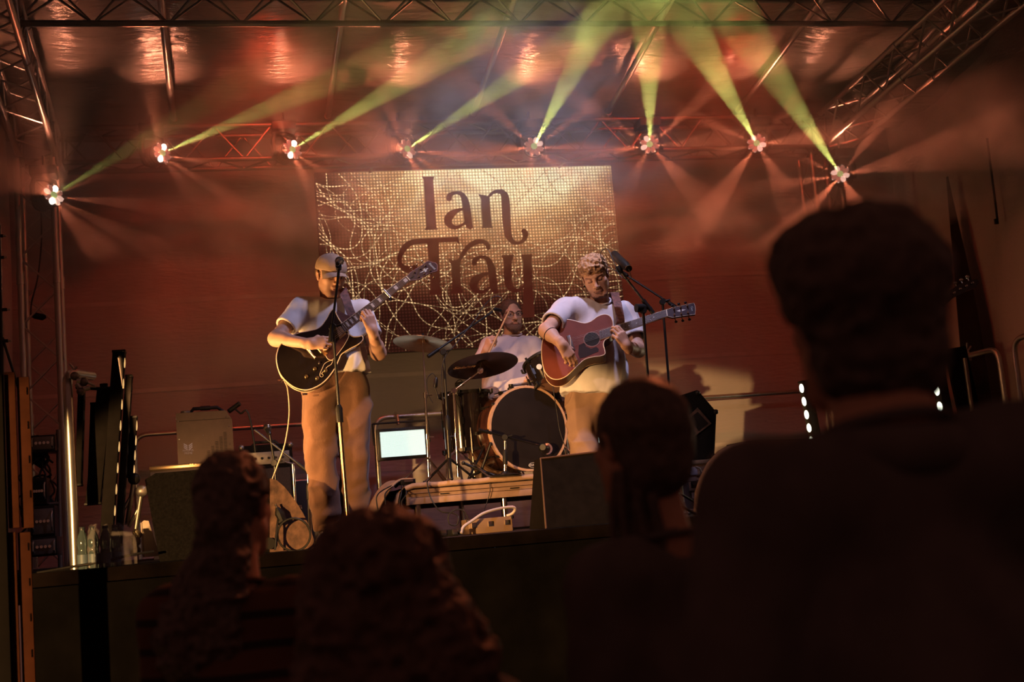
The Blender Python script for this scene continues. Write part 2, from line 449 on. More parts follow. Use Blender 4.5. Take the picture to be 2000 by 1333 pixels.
for k, (px, py, Y, tgt, lab, hot) in enumerate(FIX):
    c = P(px, py, Y); T = P(tgt[0], tgt[1], 8.0)
    ax = (T - c).normalized()
    M = frame_from(ax, (0, 0, 1))            # x axis up, z axis along the beam
    rot = M.to_quaternion()
    f = thing('moving_spotlight', lab, 'spotlight', c, 'flower-faced moving spotlights', rot)
    R0 = 0.088
    # head: ribbed barrel behind the lens ring (local coordinates)
    bm = bmesh.new()
    prof = [(0.03, -0.21), (0.062, -0.20), (0.066, -0.17)]
    blathe(bm, [(0.02, -0.21), (0.06, -0.205), (0.068, -0.19), (0.072, -0.05), (0.086, -0.035), (0.088, -0.006), (0.080, -0.004)], n=28)
    finish(bm, 'head', FIXBODY, f, local=True)
    for i in range(4):
        z = -0.075 - i * 0.027
        bm = bmesh.new(); blathe(bm, [(0.070, z - 0.006), (0.084, z - 0.004), (0.084, z + 0.004), (0.070, z + 0.006)], n=28); finish(bm, 'cooling_fin', FINM, f, local=True)
    # petals
    for i in range(8):
        a = 2 * PI * i / 8 + PI / 8
        bm = bmesh.new()
        vs_ = bsphere(bm, (0, 0, 0), (0.0270, 0.0325, 0.016), 12, 8)
        bmesh.ops.rotate(bm, verts=vs_, cent=(0, 0, 0), matrix=Matrix.Rotation(PI / 2, 3, 'Z'))
        for v in vs_:                              # narrower toward the centre, as a petal is
            s = 0.62 + 0.38 * min(1, max(0, (v.co.x + 0.03) / 0.05)); v.co.y *= s
        bmesh.ops.translate(bm, verts=vs_, vec=(0.056, 0, -0.002))
        bmesh.ops.rotate(bm, verts=vs_, cent=(0, 0, 0), matrix=Matrix.Rotation(a, 3, 'Z'))
        mm = PETALHOT if i in hot else (PETALW if rnd.random() < 0.16 else PETALM)
        finish(bm, 'petal_lens', mm, f, local=True)
        # glowing bead put in as a painted glint at the petal end
        bm = bmesh.new(); bsphere(bm, (0.083 * math.cos(a + 0.12), 0.083 * math.sin(a + 0.12), 0.004), 0.0055, 8, 6); finish(bm, 'rim_glint', PETALW, f, local=True)
    bm = bmesh.new(); bsphere(bm, (0, 0, 0.004), (0.0285, 0.0285, 0.018), 16, 10); finish(bm, 'centre_lens', CORE, f, local=True)
    # yoke and base hang above the head, upright in the world
    dn = Vector((0, 0, 1)); sx = ax.cross(dn).normalized()
    Ri = M.inverted()
    def loc(v): return Ri @ v
    yk = []
    for s in (-1, 1):
        bm = bmesh.new(); btube(bm, [loc(sx * s * 0.105 - ax * 0.12), loc(sx * s * 0.11 - ax * 0.12 + dn * 0.10), loc(sx * s * 0.09 - ax * 0.12 + dn * 0.16), loc(-ax * 0.12 + dn * 0.175)], [0.02, 0.022, 0.022, 0.022], 8)
        finish(bm, 'yoke_arm', FIXBODY, f, local=True)
        bm = bmesh.new(); btube(bm, [loc(sx * s * 0.066 - ax * 0.12), loc(sx * s * 0.118 - ax * 0.12)], 0.022, 12); finish(bm, 'pivot', FIXBODY, f, local=True)
    bm = bmesh.new()
    vs_ = bbox(bm, (0, 0, 0), (0.20, 0.20, 0.075), bevel=0.012); bmesh.ops.transform(bm, matrix=(Ri.to_4x4() @ Matrix.Translation(-ax * 0.12 + dn * 0.225)), verts=vs_)
    finish(bm, 'base', FIXBODY, f, local=True)
    bm = bmesh.new(); vs_ = btube(bm, [loc(-ax * 0.12 + dn * 0.26), loc(-ax * 0.12 + dn * 0.36)], 0.012, 8); finish(bm, 'hanging_clamp', FIXBODY, f, local=True)
    # the light itself: one green beam from the centre, eight salmon ones from the petals
    lamp('green_beam', 'SPOT', c + ax * 0.03, c + ax, GREENP * (0.12, 0.6, 0.8, 1, 1, 1, 1, 1)[k], (0.92, 1.0, 0.22), spot_size=math.radians(6.5), spot_blend=0.25, shadow_soft_size=0.006)
    gl_ = bpy.data.lights.new('lens_glow', 'AREA'); gl_.shape = 'DISK'; gl_.size = 0.12; gl_.energy = 2.2; gl_.color = (1.0, 0.30, 0.15); gl_.spread = math.radians(62)
    go_ = bpy.data.objects.new('lens_glow', gl_); COL.objects.link(go_); go_.location = c + ax * 0.035 + Vector((0, 0, 0.05)); go_.rotation_euler = Vector((0.0, -0.45, 1.0)).to_track_quat('-Z', 'Y').to_euler()
    if hot: pw = PETALP * 0.55
    else: pw = PETALP
    for i in range(8):
        a = 2 * PI * i / 8 + PI / 8
        rad = M.col[0] * math.cos(a) + M.col[1] * math.sin(a)
        d = (ax + Vector(rad) * 0.95).normalized()
        s = c + ax * 0.022 + Vector(rad) * 0.06
        lamp('petal_beam', 'SPOT', s, s + d, pw * rnd.choice((0.5, 1, 1, 1.6)) * (0.07 if d.z > 0.42 else 1.0), (1.0, 0.22, 0.10), spot_size=math.radians(13), spot_blend=0.4, shadow_soft_size=0.006)
    if k == 2:        # one stray beam grazing the back wall at the left
        e_ = P(250, 470, 11.99); lamp('petal_beam', 'SPOT', c + Vector((-0.05, 0.05, -0.03)), e_, 700, (1.0, 0.40, 0.16), spot_size=math.radians(3.2), spot_blend=0.6, shadow_soft_size=0.006)
# ------------------------------------------------------------------ LED screen
YS = 11.4
sx0, sx1, sz0, sz1 = 0.914, 3.668, 3.055, 4.707
scr = thing('led_screen', 'large LED screen on the back wall reading Ian Tray amid glowing lines', 'screen', ((sx0 + sx1) / 2, YS, sz0))
box('cabinet', ((sx0 + sx1) / 2, YS + 0.05, (sz0 + sz1) / 2), (sx1 - sx0, 0.08, sz1 - sz0), BLACKM, scr, bevel=0.004)
for x_ in (sx0 + 0.5, sx1 - 0.5): rod('bracket', (x_, YS + 0.06, sz1 - 0.01), (x_, 11.175, 4.70), 0.012, BLACKM, scr)
def screen_mat(name, line):
    m = bpy.data.materials.new(name); m.use_nodes = True; nt = m.node_tree; N = nt.nodes; L = nt.links
    b = N['Principled BSDF']; b.inputs['Base Color'].default_value = (0.02, 0.012, 0.01, 1); b.inputs['Roughness'].default_value = 0.5
    b.inputs['Specular IOR Level'].default_value = 0.1
    tc = N.new('ShaderNodeTexCoord'); sp = N.new('ShaderNodeSeparateXYZ'); L.new(tc.outputs['Object'], sp.inputs[0])
    def math_(op, a, b_=None, c=None):
        n = N.new('ShaderNodeMath'); n.operation = op
        for i, v in enumerate((a, b_, c)):
            if v is None: continue
            if isinstance(v, (int, float)): n.inputs[i].default_value = v
            else: L.new(v, n.inputs[i])
        return n.outputs[0]
    X, Z = sp.outputs[0], sp.outputs[2]
    # LED lattice
    s = 0.0285
    fx = math_('SINE', math_('MULTIPLY', X, 2 * PI / s)); fz = math_('SINE', math_('MULTIPLY', Z, 2 * PI / s))
    dots = math_('MULTIPLY', math_('ADD', fx, 1.0), math_('ADD', fz, 1.0))          # 0..4
    if line:
        dots = math_('ADD', math_('MULTIPLY', dots, 0.34), 0.12)
        v = math_('ADD', math_('MULTIPLY', Z, 0.75), 0.45)
        st = math_('MULTIPLY', dots, math_('MULTIPLY', v, LINE_STR))
        b.inputs['Emission Color'].default_value = (1.0, 0.60, 0.28, 1)
        L.new(st, b.inputs['Emission Strength'])
        return m
    nz = N.new('ShaderNodeTexNoise'); nz.inputs['Scale'].default_value = 1.7; nz.inputs['Detail'].default_value = 3; nz.inputs['Distortion'].default_value = 0.9
    L.new(tc.outputs['Object'], nz.inputs['Vector'])
    # picture on the screen: pale gold upper middle and right, brown left, near black bottom
    g = math_('MULTIPLY', math_('SUBTRACT', Z, 0.28), 0.85)                                      # 0 at the dark part, 1 at the top
    xr = math_('SUBTRACT', X, 0.30)
    gx = math_('SUBTRACT', 1.0, math_('MULTIPLY', math_('MULTIPLY', xr, xr), 0.34))
    br = math_('MULTIPLY', math_('MULTIPLY', g, gx), math_('ADD', math_('MULTIPLY', nz.outputs['Fac'], 1.3), 0.35))
    br = math_('MAXIMUM', br, 0.02)
    rp = N.new('ShaderNodeValToRGB'); L.new(br, rp.inputs['Fac'])
    e = rp.color_ramp.elements
    e[0].position = 0.0; e[0].color = (0.012, 0.003, 0.002, 1); e[1].position = 1.0; e[1].color = (0.95, 0.76, 0.40, 1)
    for p, c in ((0.12, (0.035, 0.009, 0.005, 1)), (0.3, (0.12, 0.038, 0.016, 1)), (0.5, (0.27, 0.11, 0.045, 1)), (0.75, (0.50, 0.27, 0.11, 1))):
        q = e.new(p); q.color = c
    L.new(rp.outputs['Color'], b.inputs['Emission Color'])
    L.new(math_('ADD', math_('MULTIPLY', dots, 0.62), 0.85), b.inputs['Emission Strength'])
    return m
LINE_STR = 1.35
SCRM = screen_mat('screen picture', False); TRAILM = screen_mat('glowing line on screen', True)
LETM = mat('dark lettering on screen', (0.02, 0.005, 0.004), 0.7, 0, 0.1, 8, emit=(0.055, 0.010, 0.006), estr=0.9)
bm = bmesh.new(); bbox(bm, ((sx0 + sx1) / 2, YS + 0.004, (sz0 + sz1) / 2), (sx1 - sx0 - 0.004, 0.012, sz1 - sz0 - 0.004)); finish(bm, 'picture', SCRM, scr, smooth=False)
# flowing lines: flat print of light on the screen
def ribbon(bm, pts, wd, y):
    pts = [np.array(p, float) for p in pts]; prev = None
    for i in range(len(pts)):
        t = pts[min(i + 1, len(pts) - 1)] - pts[max(i - 1, 0)]; l = np.hypot(*t) or 1
        nrm = np.array([-t[1], t[0]]) / l; h = (wd[i] if hasattr(wd, '__len__') else wd) / 2
        a = bm.verts.new((pts[i][0] + nrm[0] * h, y, pts[i][1] + nrm[1] * h)); b = bm.verts.new((pts[i][0] - nrm[0] * h, y, pts[i][1] - nrm[1] * h))
        if prev: bm.faces.new((prev[0], prev[1], b, a))
        prev = (a, b)
rs = random.Random(11)
bm = bmesh.new()
def inside(p): return sx0 + 0.006 < p[0] < sx1 - 0.006 and sz0 + 0.006 < p[1] < sz1 - 0.006
def flow(x, z, h, ph, curl, step=0.02, n=190, wd=0.006):
    seg = []
    y = YS - 0.004 - rs.random() * 0.0015
    for i in range(n):
        if inside((x, z)): seg.append((x, z))
        elif seg: break
        f = math.sin(4.1 * x + 3.2 * z + ph) + 1.0 * math.sin(3.2 * z - 6.3 * x + 1.7 * ph) + 1.6 * math.sin(11.5 * x + 8.5 * z + 2.3 * ph)
        h += 0.62 * curl * f * step
        x += math.cos(h) * step; z += math.sin(h) * step
    if len(seg) > 6: ribbon(bm, seg, wd, y)
# bundles entering from the left edge, from the right edge, rising from below and hanging from above
for (x0, z0, h0, cnt, sp, hs, curl) in [
    (sx0 + 0.01, 4.55, -0.5, 4, 0.05, 0.25, 2.6), (sx0 + 0.01, 4.25, -0.9, 6, 0.05, 0.3, 3.0), (sx0 + 0.01, 3.9, 0.3, 5, 0.09, 0.6, 3.4), (sx0 + 0.01, 3.5, 0.2, 5, 0.10, 0.7, 3.6),
    (sx1 - 0.01, 4.50, 3.6, 6, 0.07, 0.4, 3.2), (sx1 - 0.01, 4.15, 3.3, 7, 0.05, 0.4, 3.2), (sx1 - 0.01, 3.75, 2.9, 8, 0.05, 0.4, 2.8), (sx1 - 0.01, 3.45, 3.2, 6, 0.06, 0.4, 2.8),
    (1.6, sz0 + 0.01, 1.4, 6, 0.16, 0.8, 3.8), (2.5, sz0 + 0.01, 1.6, 6, 0.14, 0.8, 3.8), (3.2, sz0 + 0.01, 1.9, 4, 0.12, 0.6, 3.6),
    (1.3, sz1 - 0.01, -1.4, 4, 0.13, 0.6, 3.6), (2.9, sz1 - 0.01, -1.6, 6, 0.12, 0.5, 3.6), (3.4, sz1 - 0.01, -1.8, 5, 0.06, 0.5, 3.2), (2.2, sz1 - 0.01, -1.5, 4, 0.16, 0.6, 3.6)]:
    ph = rs.random() * 6.28
    for i in range(cnt):
        o = (i - cnt / 2) * sp + rs.uniform(-0.02, 0.02)
        vert = abs(math.sin(h0)) > 0.8
        flow(x0 + (o if vert else 0), z0 + (0 if vert else o), h0 + rs.uniform(-hs, hs) * 0.45, ph + i * 0.10 + rs.uniform(-0.05, 0.1), curl * rs.uniform(0.8, 1.25), wd=rs.choice((0.003, 0.0035, 0.0045, 0.006, 0.008)))
finish(bm, 'light_trails', TRAILM, scr, smooth=False)
# lettering, traced letter by letter
def SP(u, v):                 # enlarged-view coordinates -> screen plane
    p = P(600 + u / 3.1746, 310 + v / 3.1746, YS); return (p.x, p.z)
YL = YS - 0.008
def letter(name, polys, strokes):
    bm = bmesh.new()
    for i, pl in enumerate(polys):
        bm.faces.new([bm.verts.new((SP(*q)[0], YL - 0.0004 * i, SP(*q)[1])) for q in pl])
    for i, st in enumerate(strokes):
        c = catmull(st, 7)
        pts = [SP(q[0], q[1]) for q in c]; wd = [q[2] / 3.1746 * 0.00462 for q in c]
        ribbon(bm, pts, wd, YL - 0.0006 - 0.0004 * i)
        for e in (0, -1):           # rounded ends
            r = wd[e] / 2
            bm.faces.new([bm.verts.new((pts[e][0] + r * math.cos(2 * PI * j / 14), YL - 0.0006 - 0.0004 * i, pts[e][1] + r * math.sin(2 * PI * j / 14))) for j in range(14)])
    return finish(bm, name, LETM, scr, smooth=False)
letter('letter_i', [[(708, 113), (788, 113), (781, 132), (789, 260), (800, 425), (811, 442), (727, 445), (737, 425), (729, 260), (721, 132)]], [])
A_ST = [[(878, 250, 34), (885, 228, 30), (922, 213, 20), (960, 226, 32), (982, 275, 46), (992, 345, 50), (1000, 405, 46), (1008, 424, 34)],
        [(985, 312, 14), (935, 322, 24), (888, 352, 48), (872, 390, 50), (895, 422, 34), (935, 426, 20), (985, 395, 14)]]
letter('letter_a', [[(975, 380), (1020, 380), (1024, 415), (1032, 434), (985, 432)]], A_ST)
letter('letter_n', [[(1058, 222), (1105, 228), (1130, 245), (1134, 330), (1143, 415), (1152, 431), (1078, 434), (1088, 415), (1080, 330), (1077, 250)]],
       [[(1112, 252, 14), (1150, 214, 20), (1188, 206, 28), (1222, 228, 48), (1231, 300, 56), (1236, 400, 54), (1246, 475, 46), (1272, 517, 30), (1308, 526, 18), (1342, 505, 26), (1352, 468, 38), (1342, 452, 32)]])
letter('letter_t', [[(690, 498), (935, 487), (945, 532), (925, 518), (815, 523), (690, 532)], [(742, 515), (815, 515), (818, 640), (822, 780), (832, 845), (755, 848), (764, 790), (752, 640)]],
       [[(705, 514, 34), (645, 522, 34), (600, 557, 38), (574, 610, 30), (576, 655, 28), (602, 682, 38), (642, 688, 42), (668, 674, 30)]])
letter('letter_r', [[(872, 622), (905, 632), (948, 622), (947, 700), (955, 800), (966, 838), (887, 841), (899, 800), (894, 660)]],
       [[(938, 640, 20), (985, 562, 28), (1040, 522, 32), (1090, 517, 28), (1116, 536, 30), (1121, 556, 26)]])
sh = lambda q: (q[0] + 157, q[1] + 399) + tuple(q[2:])
letter('letter_a', [[sh(q) for q in [(975, 380), (1020, 380), (1024, 415), (1032, 434), (985, 432)]]], [[sh(q) for q in s_] for s_ in A_ST])
letter('letter_y', [[(1203, 600), (1283, 597), (1268, 640), (1266, 740), (1216, 740), (1217, 640)], [(1325, 597), (1394, 594), (1389, 640), (1397, 800), (1410, 985), (1330, 990), (1341, 800), (1338, 640)]],
       [[(1241, 730, 50), (1250, 785, 48), (1278, 815, 36), (1312, 816, 22), (1345, 790, 14)]])
# cable looms and wall behind: two small flood panels standing low behind the drums
FLOOD = mat('flood panel face', (0.6, 0.75, 0.7), 0.4, 0, 0.02, 10)
def flood_mat():
    m = bpy.data.materials.new('lit flood panel'); m.use_nodes = True; nt = m.node_tree; N = nt.nodes; L = nt.links; b = N['Principled BSDF']
    tc = N.new('ShaderNodeTexCoord'); sp = N.new('ShaderNodeSeparateXYZ'); L.new(tc.outputs['Object'], sp.inputs[0])
    def mm(op, a, c):
        n = N.new('ShaderNodeMath'); n.operation = op
        for i, v in enumerate((a, c)):
            if isinstance(v, (int, float)): n.inputs[i].default_value = v
            else: L.new(v, n.inputs[i])
        return n.outputs[0]
    s = 0.0115
    d = mm('MULTIPLY', mm('ABSOLUTE', mm('SINE', mm('MULTIPLY', sp.outputs[0], PI / s), 0), 0), mm('ABSOLUTE', mm('SINE', mm('MULTIPLY', sp.outputs[2], PI / s), 0), 0))
    L.new(mm('ADD', mm('MULTIPLY', d, 1.0), 0.55), b.inputs['Emission Strength'])
    b.inputs['Emission Color'].default_value = (0.82, 1.0, 0.90, 1); b.inputs['Base Color'].default_value = (0.1, 0.1, 0.1, 1)
    return m
FLM = flood_mat()
def flood(px0, py0, px1, py1, Y, lab, rail_y):
    a = P(px0, py0, Y); b = P(px1, py1, Y)
    w_ = b.x - a.x; h_ = a.z - b.z; c = (a + b) / 2
    f = thing('flood_panel', lab, 'flood light', (c.x, Y, c.z - h_ / 2), 'flood panels behind the drum riser')
    box('housing', (c.x, Y + 0.045, c.z), (w_ + 0.055, 0.07, h_ + 0.055), BLACKM, f, bevel=0.006)
    bm = bmesh.new(); bbox(bm, (c.x, Y + 0.004, c.z), (w_, 0.014, h_)); finish(bm, 'led_face', FLM, f, smooth=False)
    for s in (-1, 1): tube('bracket', [(c.x + s * (w_ / 2 + 0.05), Y + 0.05, c.z), (c.x + s * (w_ / 2 + 0.05), Y + 0.07, c.z + h_ / 2 + 0.08)], 0.008, BLACKM, f)
    tube('bracket', [(c.x - w_ / 2 - 0.05, Y + 0.07, c.z + h_ / 2 + 0.08), (c.x + w_ / 2 + 0.05, Y + 0.07, c.z + h_ / 2 + 0.08)], 0.008, BLACKM, f)
    tube('clamp', [(c.x - 0.02, Y + 0.07, c.z + h_ / 2 + 0.06), (c.x - 0.02, Y + 0.10, c.z + h_ / 2 + 0.14), (c.x - 0.02, rail_y, 2.50)], 0.014, CHROME, f)
    return f
flood(742, 845, 832, 888, 11.0, 'glowing white flood panel left of the drums', 11.2)
flood(1121, 826, 1214, 862, 11.0, 'glowing white flood panel half hidden right of the bass drum', 11.7)
# ------------------------------------------------------------------ sculpting: smooth implicit shapes meshed as one skin
def npv(v): return np.array((v[0], v[1], v[2]), np.float32)
class Sculpt:
    """ordered list of shapes blended into one signed distance field and meshed with surface nets"""
    def __init__(self): self.ops = []; self.M = np.eye(3, dtype=np.float32); self.o = np.zeros(3, np.float32); self.s = 1.0
    def frame(self, o=(0, 0, 0), M=None, s=1.0):
        self.o = npv(o); self.M = np.array(M if M is not None else np.eye(3), np.float32); self.s = s; return self   # columns of M = local axes
    def w(self, p): return self.o + self.M @ (npv(p) * self.s)
    def cap(self, a, b, ra, rb=None, k=0.02, op='u', m=0, flat=None):
        """tapered capsule; flat=(dir, factor) squeezes it along dir"""
        self.ops.append(('cap', self.w(a), self.w(b), ra * self.s, (rb if rb is not None else ra) * self.s, k * self.s, op, m, None if flat is None else (self.M @ npv(flat[0]), flat[1]))); return self
    def ell(self, c, r, k=0.02, op='u', m=0, R=None):
        R_ = self.M if R is None else self.M @ np.array(R, np.float32)
        self.ops.append(('ell', self.w(c), npv(r) * self.s, R_, k * self.s, op, m)); return self
    def box(self, c, h, rnd=0.005, k=0.01, op='u', m=0, R=None):
        R_ = self.M if R is None else self.M @ np.array(R, np.float32)
        self.ops.append(('box', self.w(c), npv(h) * self.s, rnd * self.s, R_, k * self.s, op, m)); return self
    def plane(self, p, n, k=0.004):
        """keep what lies behind the plane (against n)"""
        n_ = self.M @ npv(n); self.ops.append(('pl', self.w(p), n_ / np.linalg.norm(n_), k)); return self
    def bounds(self):
        lo = np.full(3, 1e9); hi = -lo
        for q in self.ops:
            if q[0] == 'pl': continue
            if (q[6] if q[0] == 'cap' else q[-2]) != 'u': continue
            if q[0] == 'cap': r = max(q[3], q[4]); pts = (q[1], q[2])
            elif q[0] == 'ell': r = float(max(q[2])); pts = (q[1],)
            else: r = float(np.linalg.norm(q[2])) + q[3]; pts = (q[1],)
            for p in pts: lo = np.minimum(lo, p - r); hi = np.maximum(hi, p + r)
        return lo, hi
    def field(self, lo, h, shape):
        D = np.full(shape, 1.0, np.float32); MI = np.zeros(shape, np.int8)
        axs = [lo[i] + h * np.arange(shape[i], dtype=np.float32) for i in range(3)]
        for q in self.ops:
            if q[0] == 'pl':
                _, p, n, k = q
                d = ((axs[0] - p[0]) * n[0])[:, None, None] + ((axs[1] - p[1]) * n[1])[None, :, None] + ((axs[2] - p[2]) * n[2])[None, None, :]
                D = np.maximum(D, d.astype(np.float32)); continue
            if q[0] == 'cap': _, a, b, ra, rb, k, op, m, flat = q; r = max(ra, rb); bl = np.minimum(a, b) - r; bh = np.maximum(a, b) + r
            elif q[0] == 'ell': _, c, rr, R, k, op, m = q; r = float(max(rr)); bl = c - r; bh = c + r
            else: _, c, hh, rnd_, R, k, op, m = q; r = float(np.linalg.norm(hh)) + rnd_; bl = c - r; bh = c + r
            mg = 3.5 * h + k
            i0 = [max(0, int((bl[i] - mg - lo[i]) / h)) for i in range(3)]; i1 = [min(shape[i], int((bh[i] + mg - lo[i]) / h) + 2) for i in range(3)]
            if any(i1[i] <= i0[i] for i in range(3)): continue
            X = axs[0][i0[0]:i1[0]][:, None, None]; Y = axs[1][i0[1]:i1[1]][None, :, None]; Z = axs[2][i0[2]:i1[2]][None, None, :]
            if q[0] == 'cap':
                ab = b - a; L2 = float(ab @ ab) + 1e-12
                px, py, pz = X - a[0], Y - a[1], Z - a[2]
                t = np.clip((px * ab[0] + py * ab[1] + pz * ab[2]) / L2, 0, 1)
                dx, dy, dz = px - t * ab[0], py - t * ab[1], pz - t * ab[2]
                if flat is not None:
                    fd, ff = flat; c = dx * fd[0] + dy * fd[1] + dz * fd[2]; g = (1 / ff - 1) * c
                    dx, dy, dz = dx + g * fd[0], dy + g * fd[1], dz + g * fd[2]
                d = np.sqrt(dx * dx + dy * dy + dz * dz) - (ra + (rb - ra) * t)
                if flat is not None: d = d * min(1.0, flat[1])
            else:
                px, py, pz = X - c[0], Y - c[1], Z - c[2]
                lx = px * R[0, 0] + py * R[1, 0] + pz * R[2, 0]; ly = px * R[0, 1] + py * R[1, 1] + pz * R[2, 1]; lz = px * R[0, 2] + py * R[1, 2] + pz * R[2, 2]
                if q[0] == 'ell':
                    k0 = np.sqrt((lx / rr[0]) ** 2 + (ly / rr[1]) ** 2 + (lz / rr[2]) ** 2)
                    k1 = np.sqrt((lx / rr[0] ** 2) ** 2 + (ly / rr[1] ** 2) ** 2 + (lz / rr[2] ** 2) ** 2) + 1e-9
                    d = k0 * (k0 - 1) / k1
                else:
                    ax_, ay_, az_ = np.abs(lx) - hh[0], np.abs(ly) - hh[1], np.abs(lz) - hh[2]
                    d = np.sqrt(np.maximum(ax_, 0) ** 2 + np.maximum(ay_, 0) ** 2 + np.maximum(az_, 0) ** 2) + np.minimum(np.maximum(ax_, np.maximum(ay_, az_)), 0) - rnd_
            sl = tuple(slice(i0[i], i1[i]) for i in range(3)); E = D[sl]
            if op == 'u':
                MI[sl] = np.where(d < E, m, MI[sl])
                hgt = np.clip(0.5 + 0.5 * (E - d) / k, 0, 1) if k > 0 else (d < E).astype(np.float32)
                D[sl] = E + (d - E) * hgt - k * hgt * (1 - hgt)
            else:
                nd = -d; hgt = np.clip(0.5 + 0.5 * (nd - E) / k, 0, 1) if k > 0 else (nd > E).astype(np.float32)
                D[sl] = E + (nd - E) * hgt + k * hgt * (1 - hgt)
        return D, MI
    def mesh(self, h, region=None):
        lo, hi = self.bounds()
        if region is not None: lo = np.maximum(lo, npv(region[0])); hi = np.minimum(hi, npv(region[1]))
        lo = lo - 3 * h; shape = tuple(int(x) + 1 for x in np.ceil((hi + 3 * h - lo) / h))
        D, MI = self.field(lo.astype(np.float32), h, shape)
        return surface_nets(D, MI, lo, h)

def surface_nets(D, MI, lo, h):
    S_ = D < 0
    nx, ny, nz = D.shape
    cnt = np.zeros((nx - 1, ny - 1, nz - 1), np.int8)
    for i in (0, 1):
        for j in (0, 1):
            for k in (0, 1): cnt += S_[i:nx - 1 + i, j:ny - 1 + j, k:nz - 1 + k]
    act = (cnt > 0) & (cnt < 8)
    idx = np.full(act.shape, -1, np.int32); ii = np.argwhere(act); idx[act] = np.arange(len(ii))
    acc = np.zeros((len(ii), 3)); num = np.zeros(len(ii))
    cs = [(i, j, k) for i in (0, 1) for j in (0, 1) for k in (0, 1)]
    vals = {c: D[ii[:, 0] + c[0], ii[:, 1] + c[1], ii[:, 2] + c[2]] for c in cs}
    for c in cs:
        for ax in range(3):
            if c[ax] == 0:
                e = list(c); e[ax] = 1; e = tuple(e)
                a, b = vals[c], vals[e]; cr = (a < 0) != (b < 0)
                t = np.where(cr, a / np.where(cr, a - b, 1), 0)
                p = np.tile(np.array(c, float), (len(ii), 1)); p[:, ax] = t
                acc += p * cr[:, None]; num += cr
    V = (ii + acc / num[:, None]) * h + lo
    mi = MI[ii[:, 0], ii[:, 1], ii[:, 2]]
    F = []
    for ax in range(3):
        o = [0, 1, 2]; o.remove(ax); u, v = o
        a = [slice(1, n_ - 1) for n_ in D.shape]; b = list(a); a[ax] = slice(0, D.shape[ax] - 1); b[ax] = slice(1, D.shape[ax])
        s0, s1 = S_[tuple(a)], S_[tuple(b)]
        cr = np.argwhere(s0 != s1); fl = s0[s0 != s1]
        base = cr.copy(); base[:, u] += 1; base[:, v] += 1
        def I(du, dv):
            q = base.copy(); q[:, u] -= du; q[:, v] -= dv; return idx[q[:, 0], q[:, 1], q[:, 2]]
        quad = np.stack([I(1, 1), I(0, 1), I(0, 0), I(1, 0)], 1)
        if ax == 1: fl = ~fl
        quad[~fl] = quad[~fl][:, ::-1]
        F.append(quad)
    F = np.concatenate(F); F = F[(F >= 0).all(1)]
    return V, F, mi

def relax(V, F, n=1, lam=0.5):
    e = np.concatenate([F[:, [0, 1]], F[:, [1, 2]], F[:, [2, 3]], F[:, [3, 0]]])
    for _ in range(n):
        acc = np.zeros_like(V); num = np.zeros(len(V))
        for a, b in ((0, 1), (1, 0)):
            for c in range(3): acc[:, c] += np.bincount(e[:, a], V[e[:, b], c], len(V))
            num += np.bincount(e[:, a], minlength=len(V))
        V = V + lam * (acc / np.maximum(num, 1)[:, None] - V)
    return V

def normals(V, F):
    n = np.cross(V[F[:, 2]] - V[F[:, 0]], V[F[:, 3]] - V[F[:, 1]]); N = np.zeros_like(V)
    for j in range(4):
        for c in range(3): N[:, c] += np.bincount(F[:, j], n[:, c], len(V))
    return N / (np.linalg.norm(N, axis=1)[:, None] + 1e-12)

def vnoise(Pn, seed=0):
    """smooth value noise for an array of points"""
    p = Pn + 37.7 * seed; i = np.floor(p).astype(np.int64); f = p - i; f = f * f * (3 - 2 * f)
    def hsh(a):
        n = (a[:, 0] * 374761393 + a[:, 1] * 668265263 + a[:, 2] * 2147483647 + seed * 1013) & 0xffffffff
        n = ((n ^ (n >> 13)) * 1274126177) & 0xffffffff
        return ((n ^ (n >> 16)) & 0xffff) / 65535.0
    r = 0
    for dx in (0, 1):
        for dy in (0, 1):
            for dz in (0, 1):
                w_ = (f[:, 0] if dx else 1 - f[:, 0]) * (f[:, 1] if dy else 1 - f[:, 1]) * (f[:, 2] if dz else 1 - f[:, 2])
                r = r + w_ * hsh(i + np.array([dx, dy, dz]))
    return r * 2 - 1

def mesh_obj(name, parts, mats, parent, label=None):
    """parts: list of (V, F, matindex); joined into one mesh object"""
    Vs, Fs, Ms, o = [], [], [], 0
    for V, F, mi in parts:
        Vs.append(V); Fs.append(F + o); o += len(V)
        Ms.append(np.median(mi[F], axis=1).astype(np.int32) if not np.isscalar(mi) else np.full(len(F), mi, np.int32))
    V = np.concatenate(Vs); F = np.concatenate(Fs); Mi = np.concatenate(Ms)
    org = ORG.get(parent.name, Vector((0, 0, 0))) if parent is not None else Vector((0, 0, 0))
    V = V - np.array(org)
    me = bpy.data.meshes.new(name)
    me.vertices.add(len(V)); me.vertices.foreach_set('co', V.astype(np.float32).ravel())
    me.loops.add(F.size); me.loops.foreach_set('vertex_index', F.astype(np.int32).ravel())
    me.polygons.add(len(F)); me.polygons.foreach_set('loop_start', np.arange(0, F.size, 4, dtype=np.int32)); 
    me.polygons.foreach_set('material_index', Mi)
    me.update(calc_edges=True); me.validate()
    for m_ in (mats if isinstance(mats, (list, tuple)) else [mats]): me.materials.append(m_)
    me.shade_smooth()
    ob = bpy.data.objects.new(name, me); link(ob)
    if parent is not None: ob.parent = parent; ORG[ob.name] = org
    if label: ob['label'] = label
    return ob

